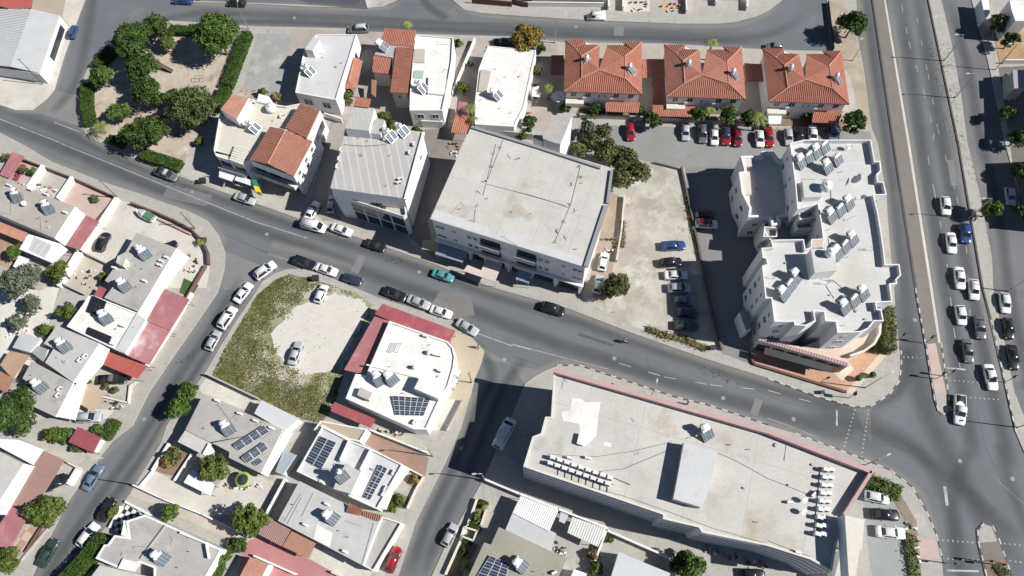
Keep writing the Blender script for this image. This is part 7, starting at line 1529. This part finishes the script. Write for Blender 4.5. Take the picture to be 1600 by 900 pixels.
hedge('cE 1290,600 1200,760', 1.8, 1.6, 'hedge at the bottom beside the checkered house', 'leaf_mid', rough=.15); hedge('cE 1390,440 1480,430', 1.8, 1.4, 'hedge under the lime tree at the bottom', 'leaf_dark', rough=.15)
hedge('cF 240,185 150,330', .9, .5, 'pink bougainvillea under the red awning', 'blossom', 'bougainvillea', cat='shrub'); hedge('Z6 560,310 620,325', .8, .5, 'plants in the office balcony planter', 'leaf_mid', z=6.7); hedge('Z6 700,345 780,370', .9, .7, 'second planter row on the office balcony', 'leaf_lime', z=6.7)
hedge('Z11 850,255 960,295 1090,325 1210,375', 1.2, .35, 'dry grass strip at the foot of the gravel lot', 'leaf_dry', 'dry_grass_strip', cat='grass', dens=30, rough=.2); hedge('Z7 690,480 690,640', 1.0, .3, 'dry weeds along the left edge of the gravel lot', 'leaf_dry', 'dry_grass_strip', cat='grass', dens=30, rough=.25)
hedge('Z7 1085,330 1140,560 1170,680', .6, .3, 'sparse dry weeds along the wall of the flats lane', 'leaf_dry', 'dry_grass_strip', cat='grass', dens=18, rough=.25); hedge('Z16 880,650 900,760 920,890', 1.6, .5, 'olive groundcover beside the corner parking', 'leaf_olive', 'groundcover', cat='shrub', dens=30, rough=.2); hedge('Z16 1440,840 1480,890', 1.8, .3, 'grass tuft on the island nose', 'leaf_olive', 'grass_tuft', cat='grass', dens=25, rough=.15)
grass('grass', 'p 402,462 430,438 452,428 500,440 556,458 585,478 540,575 520,640 500,662 470,655 330,590 350,548', 'green and straw-coloured grass covering the waste lot', 26000, 'grass_blend', hole='Z10 240,140 380,40 520,20 640,60 740,120 690,290 560,480 460,525 330,545 220,510 130,400 105,290', hgt=.14, size=.15)
grass('weeds', 'p 376,138 452,150 440,182 360,176', 'dry weeds on the rubble edge of the vacant lot', 500, 'leaf_dry', hgt=.2, size=.15); grass('weeds', 'p 1450,62 1476,200 1532,310 1552,430 1560,450 1540,330 1512,225 1487,67', 'dry weeds in the verge of the service road', 500, 'leaf_dry', hgt=.12, size=.13)
grass('litter', 'p 170,90 215,64 265,46 375,46 340,165 300,225 225,240 150,205 135,160', 'dry leaves on the park earth', 1500, 'leaf_dry', hgt=.02, size=.09)
def debris(s, label, n, z=.17):
    w = W(s, z); rr = random.Random(len(label)); xs = [p.x for p in w]; ys = [p.y for p in w]; mb = MB(); k = 0
    for _ in range(n * 20):
        x, y = rr.uniform(min(xs), max(xs)), rr.uniform(min(ys), max(ys))
        if not inside((x, y), w): continue
        k += 1; a, b, c = rr.uniform(.1, .6), rr.uniform(.1, .45), rr.uniform(.06, .5); mb.box((x, y, z + c / 2 - .01), (a, b, c), rr.random() * 3, rr.randrange(5))
        if k >= n: break
    tag(mb.build('yard_clutter', [WALLW, TILEB, DARKM, GREYM, TRUNK]), label, 'clutter', kind='stuff')
for k, (s, n_) in enumerate((('cB 1000,560 1400,560 1380,640 1000,620', 26), ('cF 400,330 600,420 560,520 380,430', 16), ('cF 130,340 330,430 300,445 120,360', 10), ('cG 250,420 480,520 400,700 180,610', 14), ('cG 1300,330 1480,460 1400,580 1250,500', 16), ('dF 1010,600 1120,660 1090,760 990,720', 18), ('dC 1100,220 1300,290 1240,350 1110,320', 14), ('dB 60,120 330,220 250,300 60,330', 24), ('cH 230,640 700,850 660,890 200,740', 22), ('eF 780,540 900,580 880,800 760,780', 18), ('a8 310,330 420,340 390,450 310,440', 20), ('a8 890,70 1030,90 980,230 880,200', 16), ('Z3 700,10 860,10 860,75 700,70', 14), ('Z3 930,20 1060,25 1060,80 930,75', 12), ('dD 640,270 780,310 700,420 620,400', 8), ('Z15 1200,700 1600,820 1600,860 1180,740', 30), ('Z16 850,540 930,600 950,890 900,890', 40), ('cC 1060,60 1350,110 1300,160 1080,100', 20), ('Z7 560,580 660,590 640,700 540,690', 14))):
    debris(s, 'small clutter and odds and ends lying about a yard', n_)
# ================================================================ STREET FURNITURE
for px, py, h, lb, arm, az, kd in ((67,132,8.2,'wooden utility pole at the corner of the workshop',0,0,'wood'),(185,310,6.8,'utility pole at the corner of the pink front yard',0,30,'wood'),(1475,95,7.8,'street lamp on the pale strip nearest the top',1.4,180,'metal'),(1492,153,7.6,'street lamp on the pale strip below the top one',1.4,180,'metal'),(1555,109,7.8,'street lamp by the right-hand plots',1.4,180,'metal'),(1513,342,7.8,'street lamp behind the round kerbside tree',1.4,180,'metal'),
    (389,46,7.0,'street lamp at the park corner on the top street',1.2,90,'metal'),(867,67,6.8,'street lamp beside the left duplex',0,0,'metal'),(305,357,6.6,'utility pole on the pavement by the curved wall',0,30,'wood'),(677,713,6.8,'street lamp at the brown court',1.0,180,'metal'),(757,750,6.8,'street lamp at the end of the lane wall',1.0,180,'metal'),(214,758,6.6,'utility pole by the white drive wall',0,0,'wood'),(1352,606,6.8,'street lamp on the forecourt corner',1.6,20,'metal'),
    (1016,620,6.0,'street lamp on the warehouse pavement',1.0,70,'metal'),(1350,727,6.0,'street lamp at the warehouse corner bend',1.4,20,'metal'),(1332,95,7.0,'street lamp beside the right duplex',1.0,200,'metal'),(1575,455,7.8,'street lamp on the strip beside the queue',1.2,160,'metal'),(1590,668,7.8,'street lamp on the strip below the crossing',1.2,180,'metal'),(737,598,6.0,'utility pole at the cafe corner',0,30,'wood')):
    lamp(px, py, h, lb, arm, az, kd)
for px, py, lb, az in ((1402,532,'traffic light by the conifer hedge',90),(1445,536,'traffic light at the left edge of the median',90),(1462,592,'traffic light at the pink median paving',100),(1478,588,'traffic light at the right edge of the median',100),(1326,622,'traffic light at the forecourt corner',180),(1570,597,'traffic light at the end of the pale strip',100),(1478,880,'traffic light on the pavement below the corner parking',-90),(1533,877,'traffic light on the left of the island nose',-90),(1552,882,'traffic light in the middle of the island nose',-90)):
    traffic_light(px, py, lb, az=az)
for px, py, lb, s in ((1357,546,'planter urn with dark plant on the forecourt, upper',1),(1360,588,'planter urn on the forecourt, middle',1),(1338,608 - 15,'planter urn on the forecourt, lower',1)):
    g = G(px, py, .15); r = empty('planter', (g.x, g.y, .15), lb, 'planter', 'forecourt planters'); link('pot', MB().tube([(0, 0, 0), (0, 0, .5), (0, 0, .55)], [.3, .45, .4], 10).mesh('pot', TILEB), r); rng = np.random.default_rng(int(px)); d = rng.normal(size=(160, 3)); d /= np.linalg.norm(d, axis=1, keepdims=True); link('foliage', quads_mesh('foliage', d * .55 + np.array([0, 0, 1.0]), d, .18, rng, MATS['leaf_dark']), r)
bin_(319, 285, 'dark wheeled waste bin by the shop awning'); bin_(495, 437, 'dark wheeled waste bin at the waste lot kerb'); bin_(1283, 614, 'bin-shaped stand-in for a dark sign at the forecourt kerb', s=.6); bin_(1112, 545, 'small dark bin at the end of the lane wall', s=.8)  # the forecourt kerb bin is a stand-in for a dark sign
sb = G(256, 104, 1.2); so = empty('park_slide', (sb.x, sb.y, .16), 'wooden slide in the park', 'slide', None, math.radians(-28)); link('chute', MB().hexa([(-1.9, -.3, 1.4), (1.9, -.3, .2), (1.9, .3, .2), (-1.9, .3, 1.4), (-1.9, -.3, 1.5), (1.9, -.3, .3), (1.9, .3, .3), (-1.9, .3, 1.5)]).mesh('chute', TRUNK), so); link('side_rail', MB().bar((-1.9, -.33, 1.6), (1.9, -.33, .4), .08, .25).bar((-1.9, .33, 1.6), (1.9, .33, .4), .08, .25).mesh('side_rail', TRUNK), so); link('ladder', MB().bar((-2.2, -.28, 0), (-1.9, -.28, 1.5), .08, .08).bar((-2.2, .28, 0), (-1.9, .28, 1.5), .08, .08).mesh('ladder', TRUNK), so)
sw = G(312, 124, .5); so = empty('play_frame', (sw.x, sw.y, .16), 'thin metal play frame on the park earth', 'play frame'); link('frame', MB().tube([(-.9, -.5, 0), (-.9, -.5, 1), (.9, -.5, 1), (.9, -.5, 0)], .04, 6).tube([(-.9, .5, 0), (-.9, .5, 1), (.9, .5, 1), (.9, .5, 0)], .04, 6).mesh('frame', METAL), so); link('crossbar', MB().tube([(-.9, -.5, 1), (-.9, .5, 1)], .04, 6).tube([(.9, -.5, 1), (.9, .5, 1)], .04, 6).mesh('crossbar', METAL), so)
wall('p 1064,263 1085,360 1108,470 1127,548', .6, DARKWALL, 'low dark wall between the gravel lot and the flats lane', t=.3); wall('Z7 700,335 680,560 650,740', 1.0, CONCW, 'pale wall along the left side of the gravel lot', t=.25); wall('Z7 880,120 1060,165', .4, DARKWALL, 'low wall across the top of the gravel lot', t=.25)
wall('Z3 420,735 1000,760 1600,800', 1.2, CONC, 'grey wall along the back of the duplex gardens', t=.25); wall('Z2 440,735 545,770', 1.6, WALLW, 'white wall behind the white house by the vacant lot', t=.2); wall('Z2 1370,260 1230,600', 1.3, WALLW, 'white wall along the drive of the long white house', t=.2)
wall('Z4 370,20 405,320', .9, DARKM, 'thin dark fence at the end of the top street', t=.08, name='fence', cat='fence')
